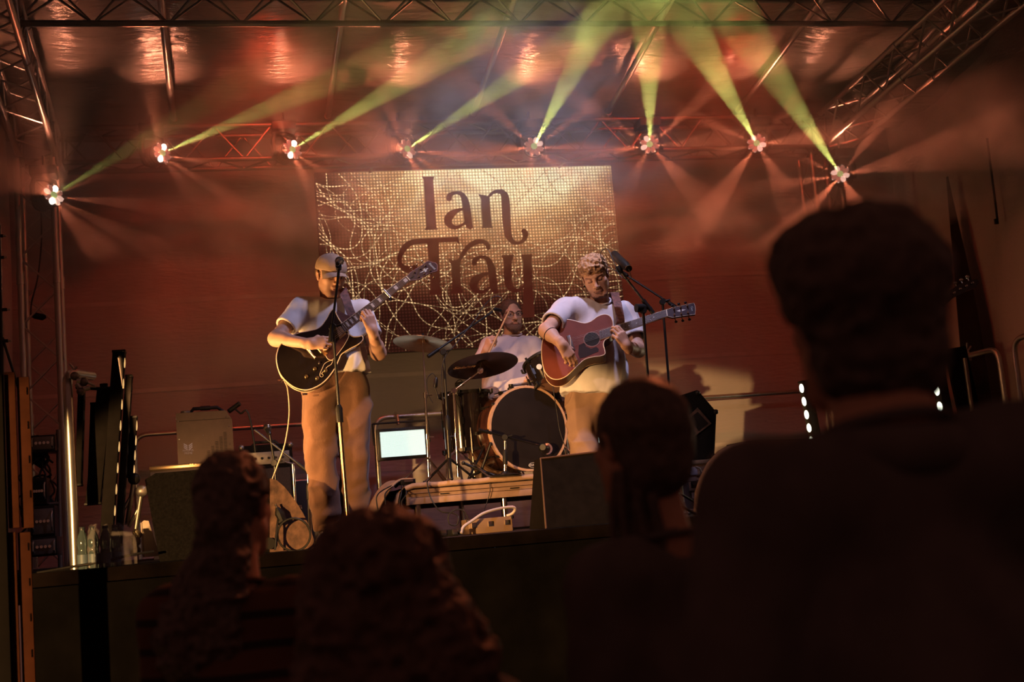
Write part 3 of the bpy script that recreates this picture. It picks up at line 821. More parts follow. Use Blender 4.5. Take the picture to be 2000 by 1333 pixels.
# ------------------------------------------------------------------ people
def unit(v): v = np.array(v, float); return v / (np.linalg.norm(v) + 1e-12)
def basis(f, up):
    """columns: right-hand side x, forward y, up z"""
    y = unit(f); z = np.array(up, float); z = unit(z - y * (z @ y)); x = np.cross(y, z); return np.stack([x, y, z], 1)
SKIN = mat('skin', (0.56, 0.33, 0.235), 0.52, 0, 0.06, 30, bump=0.04, bscale=200, spec=0.35)
LIP = mat('lips', (0.42, 0.17, 0.14), 0.45, 0, 0.05, 30)
BROW = mat('eyebrow', (0.13, 0.07, 0.04), 0.8, 0, 0.1, 60)
EYE = mat('eyeball', (0.34, 0.29, 0.26), 0.3, 0, 0.03, 30)
IRIS = mat('iris', (0.03, 0.02, 0.015), 0.15, 0, 0.1, 30)

def head_ops(s, c, B, sc=1.0, male=True, closed=False, brow=True):
    """the head of a body, in its own frame: x side, y face, z up"""
    s.frame(c, B, sc)
    s.ell((0, -0.014, 0.034), (0.074, 0.094, 0.084), 0.03)
    s.ell((0, 0.024, -0.030), (0.058, 0.064, 0.080), 0.03)
    s.cap((-0.022, 0.066, -0.100), (0.022, 0.066, -0.100), 0.017, 0.017, 0.03)
    for q in (-1, 1):
        s.cap((q * 0.049, 0.005, -0.050), (q * 0.026, 0.058, -0.092), 0.017, 0.016, 0.03); s.ell((q * 0.040, 0.040, -0.048), (0.020, 0.030, 0.030), 0.02)
        s.ell((q * 0.043, 0.055, -0.016), (0.024, 0.022, 0.022), 0.02)
        s.cap((q * 0.012, 0.084, 0.024), (q * 0.050, 0.066, 0.026), 0.012, 0.010, 0.014)
        s.ell((q * 0.031, 0.094, 0.004), (0.019, 0.017, 0.013), 0.012, 's')
        s.ell((q * 0.031, 0.0690, 0.004), (0.0135, 0.0135, 0.0125), 0.003); s.ell((q * 0.031, 0.0700, 0.0095), (0.0160, 0.0140, 0.0085), 0.003)
        if closed: s.ell((q * 0.031, 0.0725, 0.004), (0.0155, 0.0140, 0.0120), 0.003); s.cap((q * 0.020, 0.0845, -0.0035), (q * 0.042, 0.0805, -0.0035), 0.0022, 0.0022, 0.001, m=2)
        s.ell((q * 0.077, -0.010, -0.004), (0.008, 0.017, 0.030), 0.006, R=basis((0.25 * q, 1, 0), (0.25 * q, 0, 1)))
        s.ell((q * 0.084, -0.004, -0.002), (0.006, 0.009, 0.017), 0.004, 's')
    s.cap((0, 0.086, 0.018), (0, 0.112, -0.030), 0.0085, 0.0125, 0.012)
    for q in (-1, 1): s.ell((q * 0.0135, 0.099, -0.033), (0.010, 0.012, 0.009), 0.008)
    for q in (-1, 1): s.ell((q * 0.007, 0.106, -0.042), (0.004, 0.005, 0.004), 0.003, 's')
    s.ell((0, 0.088, -0.058), (0.026, 0.012, 0.012), 0.012)
    s.cap((-0.018, 0.0905, -0.0600), (0.018, 0.0905, -0.0600), 0.0042, 0.0042, 0.004, m=1)
    s.cap((-0.015, 0.0895, -0.0690), (0.015, 0.0895, -0.0690), 0.0050, 0.0050, 0.004, m=1)
    s.cap((-0.023, 0.0960, -0.0645), (0.023, 0.0960, -0.0645), 0.0022, 0.0022, 0.003, 's')
    if brow:
        for q in (-1, 1): s.cap((q * 0.014, 0.0915, 0.022), (q * 0.048, 0.0765, 0.026), 0.0042, 0.0026, 0.003, m=2)
    return s

def eyes_of(parent, c, B, sc, look=(0, 1, 0)):
    c = np.array(c, float)
    for q in (-1, 1):
        o = c + B @ (np.array((q * 0.031, 0.0712, 0.003)) * sc)
        e = ball('eye', o, 0.0129 * sc, EYE, parent, seg=12, rings=8)
        l = o + B @ (unit(look) * 0.0108 * sc); bm = bmesh.new(); bsphere(bm, Vector(l), 0.0055 * sc, 8, 6); finish(bm, 'iris', IRIS, e)

def hand_ops(s, wrist, d, n, side, curl, spread=0.05, thumb=0.6, sc=1.0, thumb_in=0.5):
    """palm and five bent fingers. d towards the knuckles, n out of the palm, side=+1 puts the thumb at n x d"""
    B = np.stack([unit(np.cross(d, n)) * side, unit(d), unit(n - unit(d) * (np.array(n, float) @ unit(d)))], 1)   # x thumb side, y fingers, z palm
    s.frame(wrist, B, sc)
    s.cap((0, -0.03, 0), (0, 0.012, 0), 0.026, 0.026, 0.015, flat=((0, 0, 1), 0.75))
    xs = (0.029, 0.010, -0.010, -0.028); ln = (0.043, 0.048, 0.044, 0.034)
    for i, x in enumerate(xs):
        s.cap((x * 0.62, 0.006, 0), (x, 0.082 - 0.006 * (i == 0) - 0.012 * (i == 3), 0), 0.0150, 0.0125, 0.012)
    for i, x in enumerate(xs):
        p = np.array((x, 0.084 - 0.006 * (i == 0) - 0.012 * (i == 3), 0.0)); a = 0.0
        sx = x * spread * 12
        cu = curl[i] if hasattr(curl[i], '__len__') else (curl[i], curl[i] * 1.15, curl[i] * 0.8)
        for j, (l, r0, r1) in enumerate(((ln[i], 0.0098, 0.0088), (ln[i] * 0.62, 0.0088, 0.0080), (ln[i] * 0.48, 0.0080, 0.0068))):
            a += cu[j]
            q = p + l * np.array((sx * math.cos(a) * 0.35, math.cos(a), math.sin(a)))
            s.cap(p, q, r0, r1, 0.0035); p = q
    # thumb leaves the side of the palm near its base
    t0 = np.array((0.018, 0.016, 0.006)); t1 = np.array((0.042, 0.046, 0.014 + 0.02 * thumb_in)); 
    t2 = t1 + 0.034 * unit((0.55 - thumb, 0.75, 0.25 + thumb_in)); t3 = t2 + 0.027 * unit((0.15 - thumb, 0.8, 0.3 + thumb_in))
    s.cap(t0, t1, 0.0165, 0.0125, 0.010); s.cap(t1, t2, 0.0115, 0.0100, 0.004); s.cap(t2, t3, 0.0098, 0.0080, 0.003)
    return s

def region(c, r): c = np.array(c, float); r = np.array(r if hasattr(r, '__len__') else (r, r, r), float); return (c - r, c + r)

def fold(V, F, amp, freq, axis, seed=1, amp2=None):
    """cloth creases: ridged noise stretched along axis, pushed along the normals"""
    N = normals(V, F); a = unit(axis); al = V @ a
    q = V - np.outer(al, a) * 0.72
    r1 = 1 - np.abs(vnoise(q * freq, seed)); r2 = vnoise(q * freq * 2.3, seed + 3)
    amp = amp if np.isscalar(amp) else amp[:, None]
    return V + N * amp * ((r1 ** 2)[:, None] - 0.45 + 0.35 * r2[:, None])
# ------------------------------------------------------------------ musicians
def arr(v): return np.array((v[0], v[1], v[2]), float)
def torso_ops(s, pel, chest, sh_r, sh_l, fat=0.0, dk=0.0):
    """trunk between pelvis and shoulders; fat inflates it into clothing"""
    up = unit(chest - pel); x = unit(sh_l - sh_r); y = np.cross(up, x); x = np.cross(y, up)
    B = np.stack([x, y, up], 1); L = np.linalg.norm(chest - pel)
    s.frame(pel, B, 1.0)
    s.ell((0, 0, 0.0), (0.158 + fat, 0.105 + fat, 0.120 + fat), 0.06)
    s.ell((0, 0, L * 0.45), (0.145 + fat + dk, 0.100 + fat + dk, 0.16 + fat), 0.08)
    s.ell((0, 0, L * 0.90), (0.158 + fat, 0.108 + fat, 0.165 + fat), 0.08)
    s.frame()
    s.cap(sh_r * 0.93 + sh_l * 0.07, sh_l * 0.93 + sh_r * 0.07, 0.062 + fat * 0.7, None, 0.07)
    return B
def limb(s, pts, rs, k=0.02):
    s.frame()
    for i in range(len(pts) - 1): s.cap(pts[i], pts[i + 1], rs[i], rs[i + 1], k)
def cut_end(s, a, b, half=0.16):
    """flat opening at b for a sleeve or trouser leg running from a to b"""
    d = unit(b - a); M = np.array(frame_from(Vector(d)))
    s.frame(); s.box(b + d * half, (half, half, half), 0.0, 0.006, 's', R=M)
def hollow(s, a, b, r):
    s.frame(); s.cap(a, b, r, r, 0.004, 's')

def person(label, J, head, hands, shirt=None, trousers=None, shoes=None, sleeve=0.62, fat=0.024, loose=0.012, hem=None, group=None, closed=False, hh=0.0028, scale=1.0, wear=None, shirt_fold=0.010, sleeve_r=(0.070, 0.078), leg_r=(0.098, 0.082, 0.068), eyes=True, arm_r=(0.050, 0.043, 0.043, 0.029), coarse=1.0, brow=True, neck_r=0.062):
    foot = (arr(J['an_r']) + arr(J['an_l'])) / 2
    root = thing('person', label, 'person', (foot[0], foot[1], J.get('ground', S)), group)
    J = {k: (arr(v) if k != 'ground' else v) for k, v in J.items()}
    c, B, sc = head
    s = Sculpt()
    TB = torso_ops(s, J['pel'], J['chest'], J['sh_r'], J['sh_l'], -0.018)
    s.frame(); s.cap(J['neck'], c + B @ np.array((0, -0.014, -0.06)) * sc, neck_r, neck_r * 0.88, 0.05)
    for q in 'rl':
        limb(s, [J['sh_' + q], J['el_' + q], J['wr_' + q]], [arm_r[0], arm_r[1], arm_r[3]])
        s.frame(); s.cap(J['el_' + q], J['el_' + q] * 0.7 + J['wr_' + q] * 0.3, arm_r[2], arm_r[2] * 1.0, 0.02)
        limb(s, [J['hip_' + q], J['kn_' + q], J['an_' + q]], [0.066, 0.050, 0.036])
        s.frame(); s.cap(J['kn_' + q], J['kn_' + q] * 0.6 + J['an_' + q] * 0.4, 0.052, 0.054, 0.03)
        d = J['toe_' + q] - J['an_' + q]; d[2] = 0; ft = np.array((J['an_' + q][0], J['an_' + q][1], J.get('ground', S) + 0.042)) + unit(d) * 0.12; s.cap(J['an_' + q] - np.array((0, 0, 0.03)), ft, 0.032, 0.024, 0.02)
    parts = [s.mesh(0.008 * coarse)]
    hs = Sculpt(); head_ops(hs, c, B, sc, closed=closed, brow=brow)
    hs.frame(); hs.cap(c + B @ np.array((0, -0.014, -0.06)) * sc, J['neck'] * 0.55 + c * 0.45 + 0, neck_r * 0.88, neck_r * 0.92, 0.025)
    parts.append(hs.mesh(hh * coarse))
    for (q, d, n, side, curl, kw) in hands:
        hd = Sculpt(); hand_ops(hd, J['wr_' + q], np.array(d, float), np.array(n, float), side, curl, **kw)
        hd.frame(); hd.cap(J['wr_' + q] * 0.75 + J['el_' + q] * 0.25, J['wr_' + q], arm_r[3] * 1.12, arm_r[3] * 0.95, 0.02)
        parts.append(hd.mesh(0.0028 * coarse))
    mesh_obj('body', parts, [SKIN, LIP, BROW], root)
    if eyes and not closed: eyes_of(root, c, B, sc)
    if shirt is not None:
        s = Sculpt(); torso_ops(s, J['pel'], J['chest'], J['sh_r'], J['sh_l'], fat, loose)
        down = -TB[:, 2]; hemc = J['hem'] if 'hem' in J else J['pel'] + down * 0.07
        s.frame(J['pel'], TB, 1.0); L = np.linalg.norm(J['hem'] - J['pel']) if 'hem' in J else 0.1
        s.cap((0, 0, 0.12), (0, 0, -L), 0.165 + fat + loose, 0.170 + fat + loose, 0.05, flat=((0, 1, 0), 0.74))
        sl_ends = {}
        for q in 'rl':
            e = J['sh_' + q] + (J['el_' + q] - J['sh_' + q]) * sleeve; sl_ends[q] = e
            s.frame(); s.cap(J['sh_' + q], e + (e - J['sh_' + q]) * 0.3, sleeve_r[0], sleeve_r[1], 0.04)
        for q in 'rl':
            cut_end(s, J['sh_' + q], sl_ends[q], 0.10 if sleeve < 0.9 else 0.05); e = sl_ends[q]; hollow(s, e - unit(e - J['sh_' + q]) * 0.03, e + unit(e - J['sh_' + q]) * 0.05, sleeve_r[1] - 0.016)
        if sleeve > 0.9:
            for q in 'rl': s.frame(); s.cap(J['el_' + q], J['wr_' + q], sleeve_r[1] * 0.9, 0.042, 0.03)
        s.frame(); s.cap(J['neck'] + np.array((0, 0, -0.01)), c, neck_r + 0.008, neck_r + 0.013, 0.008, 's')
        s.plane(hemc, down)
        V, F, mi = s.mesh(0.0065 * coarse); 
        wt = np.ones(len(V))
        for q in 'rl': wt = np.minimum(wt, np.clip((np.linalg.norm(V - sl_ends[q], axis=1) - sleeve_r[1] - 0.01) / 0.06, 0.06, 1))
        V = fold(V, F, shirt_fold * wt, 7.0, unit(J['sh_l'] - J['pel']), 5); V = fold(V, F, shirt_fold * 0.7 * wt, 13.0, (0.3, 0, 1), 8); V = relax(V, F, 2, 0.4)
        mesh_obj('shirt', [(V, F, 0)], shirt, root)
        # ribbed collar ring
        nb = J['neck']; ax = unit(c - nb); bm = bmesh.new(); M = frame_from(Vector(ax)); pts = []
        for j in range(25):
            a = 2 * PI * j / 24; pts.append(Vector(nb + ax * 0.006) + M @ Vector(((neck_r + 0.011) * math.cos(a), (neck_r + 0.011) * math.sin(a), 0.0)))
        btube(bm, pts, 0.008, 6, cap=False); finish(bm, 'collar', shirt, root)
    if trousers is not None:
        s = Sculpt(); s.frame(J['pel'], TB, 1.0); s.ell((0, 0, 0.0), (0.172, 0.122, 0.125), 0.05); s.ell((0, 0.0, 0.06), (0.165, 0.118, 0.10), 0.05)
        for q in 'rl':
            a_, k_, n_ = J['hip_' + q], J['kn_' + q], J['an_' + q]
            s.frame(); s.cap(a_, k_, leg_r[0], leg_r[1], 0.035); s.cap(k_, n_ + (n_ - k_) * 0.2, leg_r[1], leg_r[2], 0.03)
        for q in 'rl':
            n_ = J['an_' + q] + unit(J['an_' + q] - J['kn_' + q]) * 0.015
            cut_end(s, J['kn_' + q], n_, 0.09); hollow(s, n_ - unit(n_ - J['kn_' + q]) * 0.05, n_ + unit(n_ - J['kn_' + q]) * 0.05, leg_r[2] - 0.010)
        V, F, mi = s.mesh(0.0075 * coarse)
        V = fold(V, F, 0.022, 6.0, (0, 0, 1), 11); V = fold(V, F, 0.024, 9.0, (1, 0.2, 0.35), 15); V = relax(V, F, 2, 0.4)
        mesh_obj('trousers', [(V, F, 0)], trousers, root)
    if shoes is not None:
        for q in 'rl':
            a_, t_ = J['an_' + q], J['toe_' + q]; s = Sculpt(); g = J.get('ground', S)
            d = t_ - a_; d[2] = 0; d = unit(d); al = np.array((a_[0], a_[1], g)) 
            s.cap(al - d * 0.045 + (0, 0, 0.048), al + d * 0.02 + (0, 0, 0.075), 0.044, 0.042, 0.02)
            s.cap(al + d * 0.02 + (0, 0, 0.055), al + d * 0.155 + (0, 0, 0.036), 0.046, 0.036, 0.02)
            s.plane((al[0], al[1], g + 0.012), (0, 0, -1))
            sh_ = mesh_obj('shoe', [s.mesh(0.006)], shoes, root)
            s2 = Sculpt(); s2.cap(al - d * 0.05 + (0, 0, 0.012), al + d * 0.165 + (0, 0, 0.012), 0.046, 0.040, 0.01, flat=((0, 0, 1), 0.3)); s2.plane((al[0], al[1], g + 0.001), (0, 0, -1))
            mesh_obj('sole', [s2.mesh(0.006)], mat('pale shoe sole', (0.5, 0.47, 0.43), 0.6), sh_)
    return root

def hair_shell(name, parent, c, B, sc, ops, mats, amp=0.012, freq=28, h=0.004, seed=2, cutters=(), smooth=0, curls=True):
    """hair as a sculpted mass over the skull, broken up into locks"""
    s = Sculpt(); s.frame(c, B, sc)
    for o in ops: s.ell(*o)
    for o in cutters: s.ell(o[0], o[1], 0.012, 's')
    V, F, mi = s.mesh(h)
    N = normals(V, F)
    r1 = 1 - np.abs(vnoise(V * freq, seed)) * 2; r2 = vnoise(V * freq * 2.1, seed + 1)
    V = V + N * (amp * (0.7 * r1 + 0.5 * r2))[:, None]
    if smooth: V = relax(V, F, smooth, 0.5)
    return mesh_obj(name, [(V, F, 0)], mats, parent)

TEE = mat('white cotton t-shirt', (0.66, 0.64, 0.65), 0.85, 0, 0.05, 12, bump=0.08, bscale=120, spec=0.2, sheen=0.1)
TEE2 = mat('pale grey cotton t-shirt', (0.60, 0.58, 0.62), 0.85, 0, 0.05, 12, bump=0.08, bscale=120, spec=0.2, sheen=0.1)
TEE3 = mat('pale pink cotton t-shirt', (0.58, 0.50, 0.50), 0.85, 0, 0.05, 12, bump=0.08, bscale=120, spec=0.2)
CORD = mat('brown corduroy', (0.14, 0.072, 0.047), 0.9, 0, 0.12, 10, bump=0.15, bscale=90, spec=0.15, sheen=0.2)
KHAKI = mat('tan chinos', (0.24, 0.15, 0.11), 0.85, 0, 0.08, 10, bump=0.1, bscale=90, spec=0.2)
SHOEM = mat('tan suede shoe', (0.25, 0.17, 0.11), 0.8, 0, 0.1, 20)
CAPM = mat('beige cotton cap', (0.40, 0.28, 0.20), 0.85, 0, 0.08, 20, bump=0.1, bscale=100)
STRAPM = mat('patterned brown strap', (0.13, 0.05, 0.04), 0.6, 0, 0.6, 45)

# ---- singing guitarist at the left, cap on, looking down over his shoulder at the fretboard
Y1 = 7.9
def j1(px, py, dy=0.0): return P(px, py, Y1 + dy)
J = dict(pel=j1(658, 733), chest=j1(645, 640, 0.02), neck=j1(646, 586, 0.02), sh_r=j1(585, 607, 0.02), sh_l=j1(706, 610, 0.0),
         el_r=j1(539, 662, -0.10), wr_r=j1(606, 672, -0.29), el_l=j1(739, 690, -0.08), wr_l=j1(727, 646, -0.30),
         hip_r=j1(628, 750), hip_l=j1(690, 752, 0.02), kn_r=j1(628, 880, -0.05), kn_l=j1(692, 885, 0.0), an_r=j1(637, 1022, 0.0), an_l=j1(688, 1024, 0.05),
         toe_r=j1(625, 1050, -0.18), toe_l=j1(705, 1050, -0.12), hem=j1(663, 736))
for q in ('an_r', 'an_l'): J[q].z = S + 0.105
hc = arr(j1(645, 540, -0.02)); HB = basis((0.36, -0.86, -0.30), (0.08, -0.05, 1.0))
g1 = person('guitarist in beige cap and white t-shirt playing a black electric guitar', J, (hc, HB, 1.04),
            [('r', (0.97, -0.10, 0.03), (0.10, 0.95, -0.10), 1, ((0.5, 0.8, 0.5), (0.65, 0.9, 0.6), (0.8, 0.9, 0.6), (0.9, 1.0, 0.6)), dict(thumb=0.75, thumb_in=0.2)),
             ('l', (-0.25, -0.10, 0.96), (-0.25, 0.93, 0.10), -1, ((0.5, 1.2, 0.7), (0.55, 1.25, 0.7), (0.6, 1.3, 0.7), (0.7, 1.3, 0.7)), dict(thumb=0.1, thumb_in=0.9))],
            shirt=TEE, trousers=CORD, shoes=SHOEM, leg_r=(0.103, 0.088, 0.072), sleeve=0.60, hh=0.0027, sleeve_r=(0.064, 0.070))
# cap: crown, brim, top button, seams, patch
def hl(p, sc=1.04): return hc + HB @ (np.array(p, float) * sc)
s = Sculpt(); s.frame(hc, HB, 1.04)
s.ell((0, -0.014, 0.045), (0.084, 0.104, 0.088), 0.01); s.ell((0, 0.02, 0.05), (0.074, 0.084, 0.070), 0.03)
s.box((0, 0, -0.06), (0.2, 0.2, 0.092), 0.0, 0.004, 's')
V, F, mi = s.mesh(0.0032); V = fold(V, F, 0.004, 16, (0, 0, 1), 3)
capo = mesh_obj('cap', [(V, F, 0)], CAPM, g1)
bm = bmesh.new(); rows = []
for i in range(9):
    v = i / 8; row = []
    for j in range(17):
        a = (j / 16 - 0.5) * 2.3; r = 0.084 + 0.072 * v * math.cos(a * 0.62)
        x = math.sin(a) * 0.083 * (1 + 0.10 * v); y = math.cos(a) * 0.094 - 0.008 + 0.070 * v * max(0.0, math.cos(a * 0.9)) ** 0.8
        z = 0.040 - 0.022 * v - 0.022 * (x / 0.083) ** 2 * (0.4 + v)
        row.append((x, y, z))
    rows.append(row)
for off in (0.0, -0.004):
    gv = [[bm.verts.new(Vector(hl((p[0], p[1], p[2] + off)))) for p in row] for row in rows]
    for i in range(8):
        for j in range(16): bm.faces.new((gv[i][j], gv[i][j + 1], gv[i + 1][j + 1], gv[i + 1][j]))
finish(bm, 'brim', CAPM, capo)
ball('button', Vector(hl((0, -0.012, 0.134))), 0.009, CAPM, capo, seg=10, rings=6)
for a in range(6):
    an = a * PI / 3 + 0.5; pts = []
    for i in range(9):
        t = i / 8 * 1.25; pts.append(Vector(hl((0.0855 * math.sin(t) * math.cos(an), -0.014 + 0.1055 * math.sin(t) * math.sin(an), 0.045 + 0.0895 * math.cos(t)))))
    tube('seam', pts, 0.0018, CAPM, capo, n=5)
bm = bmesh.new(); bbox(bm, (0, 0, 0), (0.026, 0.004, 0.014)); bmesh.ops.transform(bm, matrix=Matrix.Translation(Vector(hl((0.0, 0.104, 0.076)))) @ Matrix(HB.tolist()).to_4x4() @ Matrix.Rotation(0.35, 4, 'X'), verts=bm.verts)
finish(bm, 'patch', mat('white woven patch', (0.75, 0.75, 0.78), 0.8), capo)
# short hair under the cap
hair_shell('hair', g1, hc, HB, 1.04, [((0, -0.022, 0.018), (0.0745, 0.0925, 0.075), 0.01)], mat('short brown hair', (0.16, 0.09, 0.05), 0.8, 0, 0.2, 60), amp=0.003, freq=60, h=0.004, cutters=[((0, 0.085, -0.02), (0.2, 0.075, 0.2)), ((0, 0.02, -0.09), (0.2, 0.2, 0.075))])

# ---- guitarist at the right with curly blond top and moustache, head bowed over his acoustic
Y2 = 7.85
def j2(px, py, dy=0.0): return P(px, py, Y2 + dy)
J2 = dict(pel=j2(1160, 775), chest=j2(1166, 655, 0.03), neck=j2(1172, 592, 0.04), sh_r=j2(1102, 606, 0.0), sh_l=j2(1224, 616, 0.06),
          el_r=j2(1067, 646, -0.20), wr_r=j2(1098, 674, -0.33), el_l=j2(1247, 684, -0.06), wr_l=j2(1224, 676, -0.37),
          hip_r=j2(1135, 792), hip_l=j2(1192, 792, 0.03), kn_r=j2(1142, 890, -0.12), kn_l=j2(1212, 900, 0.0), an_r=j2(1168, 1000, 0.05), an_l=j2(1225, 1000, 0.12),
          toe_r=j2(1150, 1010, -0.15), toe_l=j2(1245, 1010, -0.05), hem=j2(1156, 775))
for q in ('an_r', 'an_l'): J2[q].z = S + 0.105
hc2 = arr(j2(1163, 541, -0.03)); HB2 = basis((-0.30, -0.80, -0.42), (-0.22, -0.1, 1.0))
g2 = person('guitarist with curly blond hair and white t-shirt playing a red-brown acoustic guitar', J2, (hc2, HB2, 1.05),
            [('r', (0.42, -0.12, -0.90), (0.10, 0.96, -0.12), 1, ((0.35, 0.6, 0.4), (0.45, 0.7, 0.5), (0.55, 0.8, 0.5), (0.65, 0.8, 0.5)), dict(thumb=0.55, thumb_in=0.35)),
             ('l', (-0.50, -0.12, 0.86), (-0.20, 0.95, 0.12), -1, ((0.35, 0.9, 0.6), (0.4, 0.95, 0.6), (0.5, 1.1, 0.7), (0.8, 1.2, 0.7)), dict(thumb=0.0, thumb_in=0.9))],
            shirt=TEE2, trousers=KHAKI, shoes=SHOEM, closed=True, sleeve=0.66, sleeve_r=(0.070, 0.078), fat=0.030, loose=0.016, leg_r=(0.105, 0.088, 0.070), hh=0.0027, shirt_fold=0.013)
CURL = mat('curly blond hair', (0.42, 0.25, 0.13), 0.7, 0, 0.35, 70); FADE = mat('dark cropped hair', (0.09, 0.05, 0.035), 0.85, 0, 0.3, 80); BEARD = mat('dark stubble', (0.15, 0.08, 0.052), 0.9, 0, 0.3, 120)
hair_shell('hair', g2, hc2, HB2, 1.05, [((0, -0.018, 0.060), (0.081, 0.098, 0.070), 0.02), ((0, 0.035, 0.082), (0.068, 0.060, 0.042), 0.03)], CURL, amp=0.016, freq=42, h=0.0032, seed=5, cutters=[((0, 0.115, 0.005), (0.12, 0.05, 0.062)), ((0, -0.01, -0.035), (0.2, 0.2, 0.062))])
hair_shell('cropped_sides', g2, hc2, HB2, 1.05, [((0, -0.020, 0.026), (0.0775, 0.096, 0.080), 0.02)], FADE, amp=0.002, freq=90, h=0.0035, cutters=[((0, 0.098, -0.01), (0.2, 0.085, 0.2)), ((0, 0.03, -0.09), (0.2, 0.2, 0.080))])
s = Sculpt(); s.frame(hc2, HB2, 1.05)       # close beard along the jaw, moustache
s.cap((-0.024, 0.068, -0.101), (0.024, 0.068, -0.101), 0.0175, None, 0.03)
for q in (-1, 1): s.cap((q * 0.054, 0.010, -0.048), (q * 0.028, 0.060, -0.094), 0.0165, 0.0165, 0.02); s.cap((q * 0.004, 0.0975, -0.0515), (q * 0.026, 0.087, -0.066), 0.0042, 0.0035, 0.004)
V, F, mi = s.mesh(0.003); V = V + normals(V, F) * (0.0012 * vnoise(V * 300, 4))[:, None]; mesh_obj('beard', [(V, F, 0)], BEARD, g2)
ball('earring', Vector(hc2 + HB2 @ np.array((0.082, -0.006, -0.040)) * 1.05), 0.0065, BLACK, g2, seg=8, rings=6)
# wristband
w_ = J2['wr_r']; e_ = J2['el_r']; p_ = Vector(e_) * 0.72 + Vector(w_) * 0.28; M = frame_from(Vector(w_) - Vector(e_))
bm = bmesh.new(); btube(bm, [p_ + M @ Vector((0.045 * math.cos(a * PI / 10), 0.045 * math.sin(a * PI / 10), 0)) for a in range(21)], 0.004, 6, cap=False); finish(bm, 'armband', BLACK, g2)

# ---- drummer
Y3 = 9.75
def j3(px, py, dy=0.0): return P(px, py, Y3 + dy)
J3 = dict(pel=j3(1000, 772), chest=j3(1000, 705, 0.02), neck=j3(1000, 655, 0.02), sh_r=j3(957, 678), sh_l=j3(1043, 678),
          el_r=j3(934, 724, -0.05), wr_r=j3(950, 684, -0.24), el_l=j3(1064, 728, -0.08), wr_l=j3(1040, 744, -0.32),
          hip_r=j3(978, 778), hip_l=j3(1022, 778), kn_r=j3(932, 788, -0.30), kn_l=j3(1066, 788, -0.30), an_r=j3(936, 880, -0.16), an_l=j3(1070, 870, -0.16),
          toe_r=j3(930, 890, -0.4), toe_l=j3(1080, 880, -0.4), hem=j3(1000, 786), ground=1.80)
for q in ('an_r', 'an_l'): J3[q].z = 1.80 + 0.105
hc3 = arr(j3(998, 616, -0.02)); HB3 = basis((0.10, -0.98, -0.10), (0.0, 0, 1.0))
g3 = person('bearded drummer with glasses in a pale pink t-shirt, one drumstick raised', J3, (hc3, HB3, 1.02),
            [('r', (0.25, -0.55, 0.80), (0.85, 0.2, 0.2), 1, ((1.0, 1.3, 0.8), (1.1, 1.3, 0.8), (1.2, 1.3, 0.8), (1.3, 1.3, 0.8)), dict(thumb=0.6, thumb_in=0.7)),
             ('l', (-0.3, -0.8, 0.2), (-0.3, 0, -0.9), -1, ((1.0, 1.3, 0.8),) * 4, dict(thumb=0.6, thumb_in=0.7))],
            shirt=TEE3, trousers=KHAKI, shoes=SHOEM, sleeve=0.62, fat=0.032, loose=0.02, leg_r=(0.098, 0.085, 0.07), hh=0.0033, coarse=1.15)
hair_shell('hair', g3, hc3, HB3, 1.02, [((0, -0.018, 0.034), (0.0790, 0.0985, 0.0870), 0.02)], FADE, amp=0.0015, freq=70, h=0.0035, cutters=[((0, 0.115, 0.005), (0.058, 0.085, 0.090)), ((0, 0.112, -0.03), (0.2, 0.085, 0.08)), ((0, 0.03, -0.10), (0.2, 0.2, 0.085))])
s = Sculpt(); s.frame(hc3, HB3, 1.02)
s.ell((0, 0.060, -0.098), (0.045, 0.040, 0.040), 0.02)
for q in (-1, 1): s.cap((q * 0.060, 0.006, -0.040), (q * 0.036, 0.058, -0.088), 0.017, 0.024, 0.02); s.cap((q * 0.003, 0.098, -0.050), (q * 0.030, 0.082, -0.070), 0.0065, 0.006, 0.006)
V, F, mi = s.mesh(0.0035); V = V + normals(V, F) * (0.002 * vnoise(V * 220, 4))[:, None]; mesh_obj('beard', [(V, F, 0)], BEARD, g3)
gl = None
for q in (-1, 1):
    pts = [Vector(hc3 + HB3 @ (np.array((q * 0.033 + 0.025 * math.cos(a * PI / 8), 0.099 - 0.10 * abs(q * 0.033 + 0.025 * math.cos(a * PI / 8)) * 0.25, 0.004 + 0.0165 * math.sin(a * PI / 8))) * 1.02)) for a in range(17)]
    g_ = tube('glasses', pts, 0.0022, BLACK, gl or g3, n=6)
    if gl is None: gl = g_
tube('bridge', [Vector(hc3 + HB3 @ (np.array((x, 0.103, 0.008)) * 1.02)) for x in (-0.009, 0.009)], 0.002, BLACK, gl, n=6)
for q in (-1, 1): tube('temple', [Vector(hc3 + HB3 @ (np.array(p) * 1.02)) for p in ((q * 0.057, 0.094, 0.008), (q * 0.080, 0.05, 0.010), (q * 0.083, -0.005, 0.010))], 0.002, BLACK, gl, n=6)
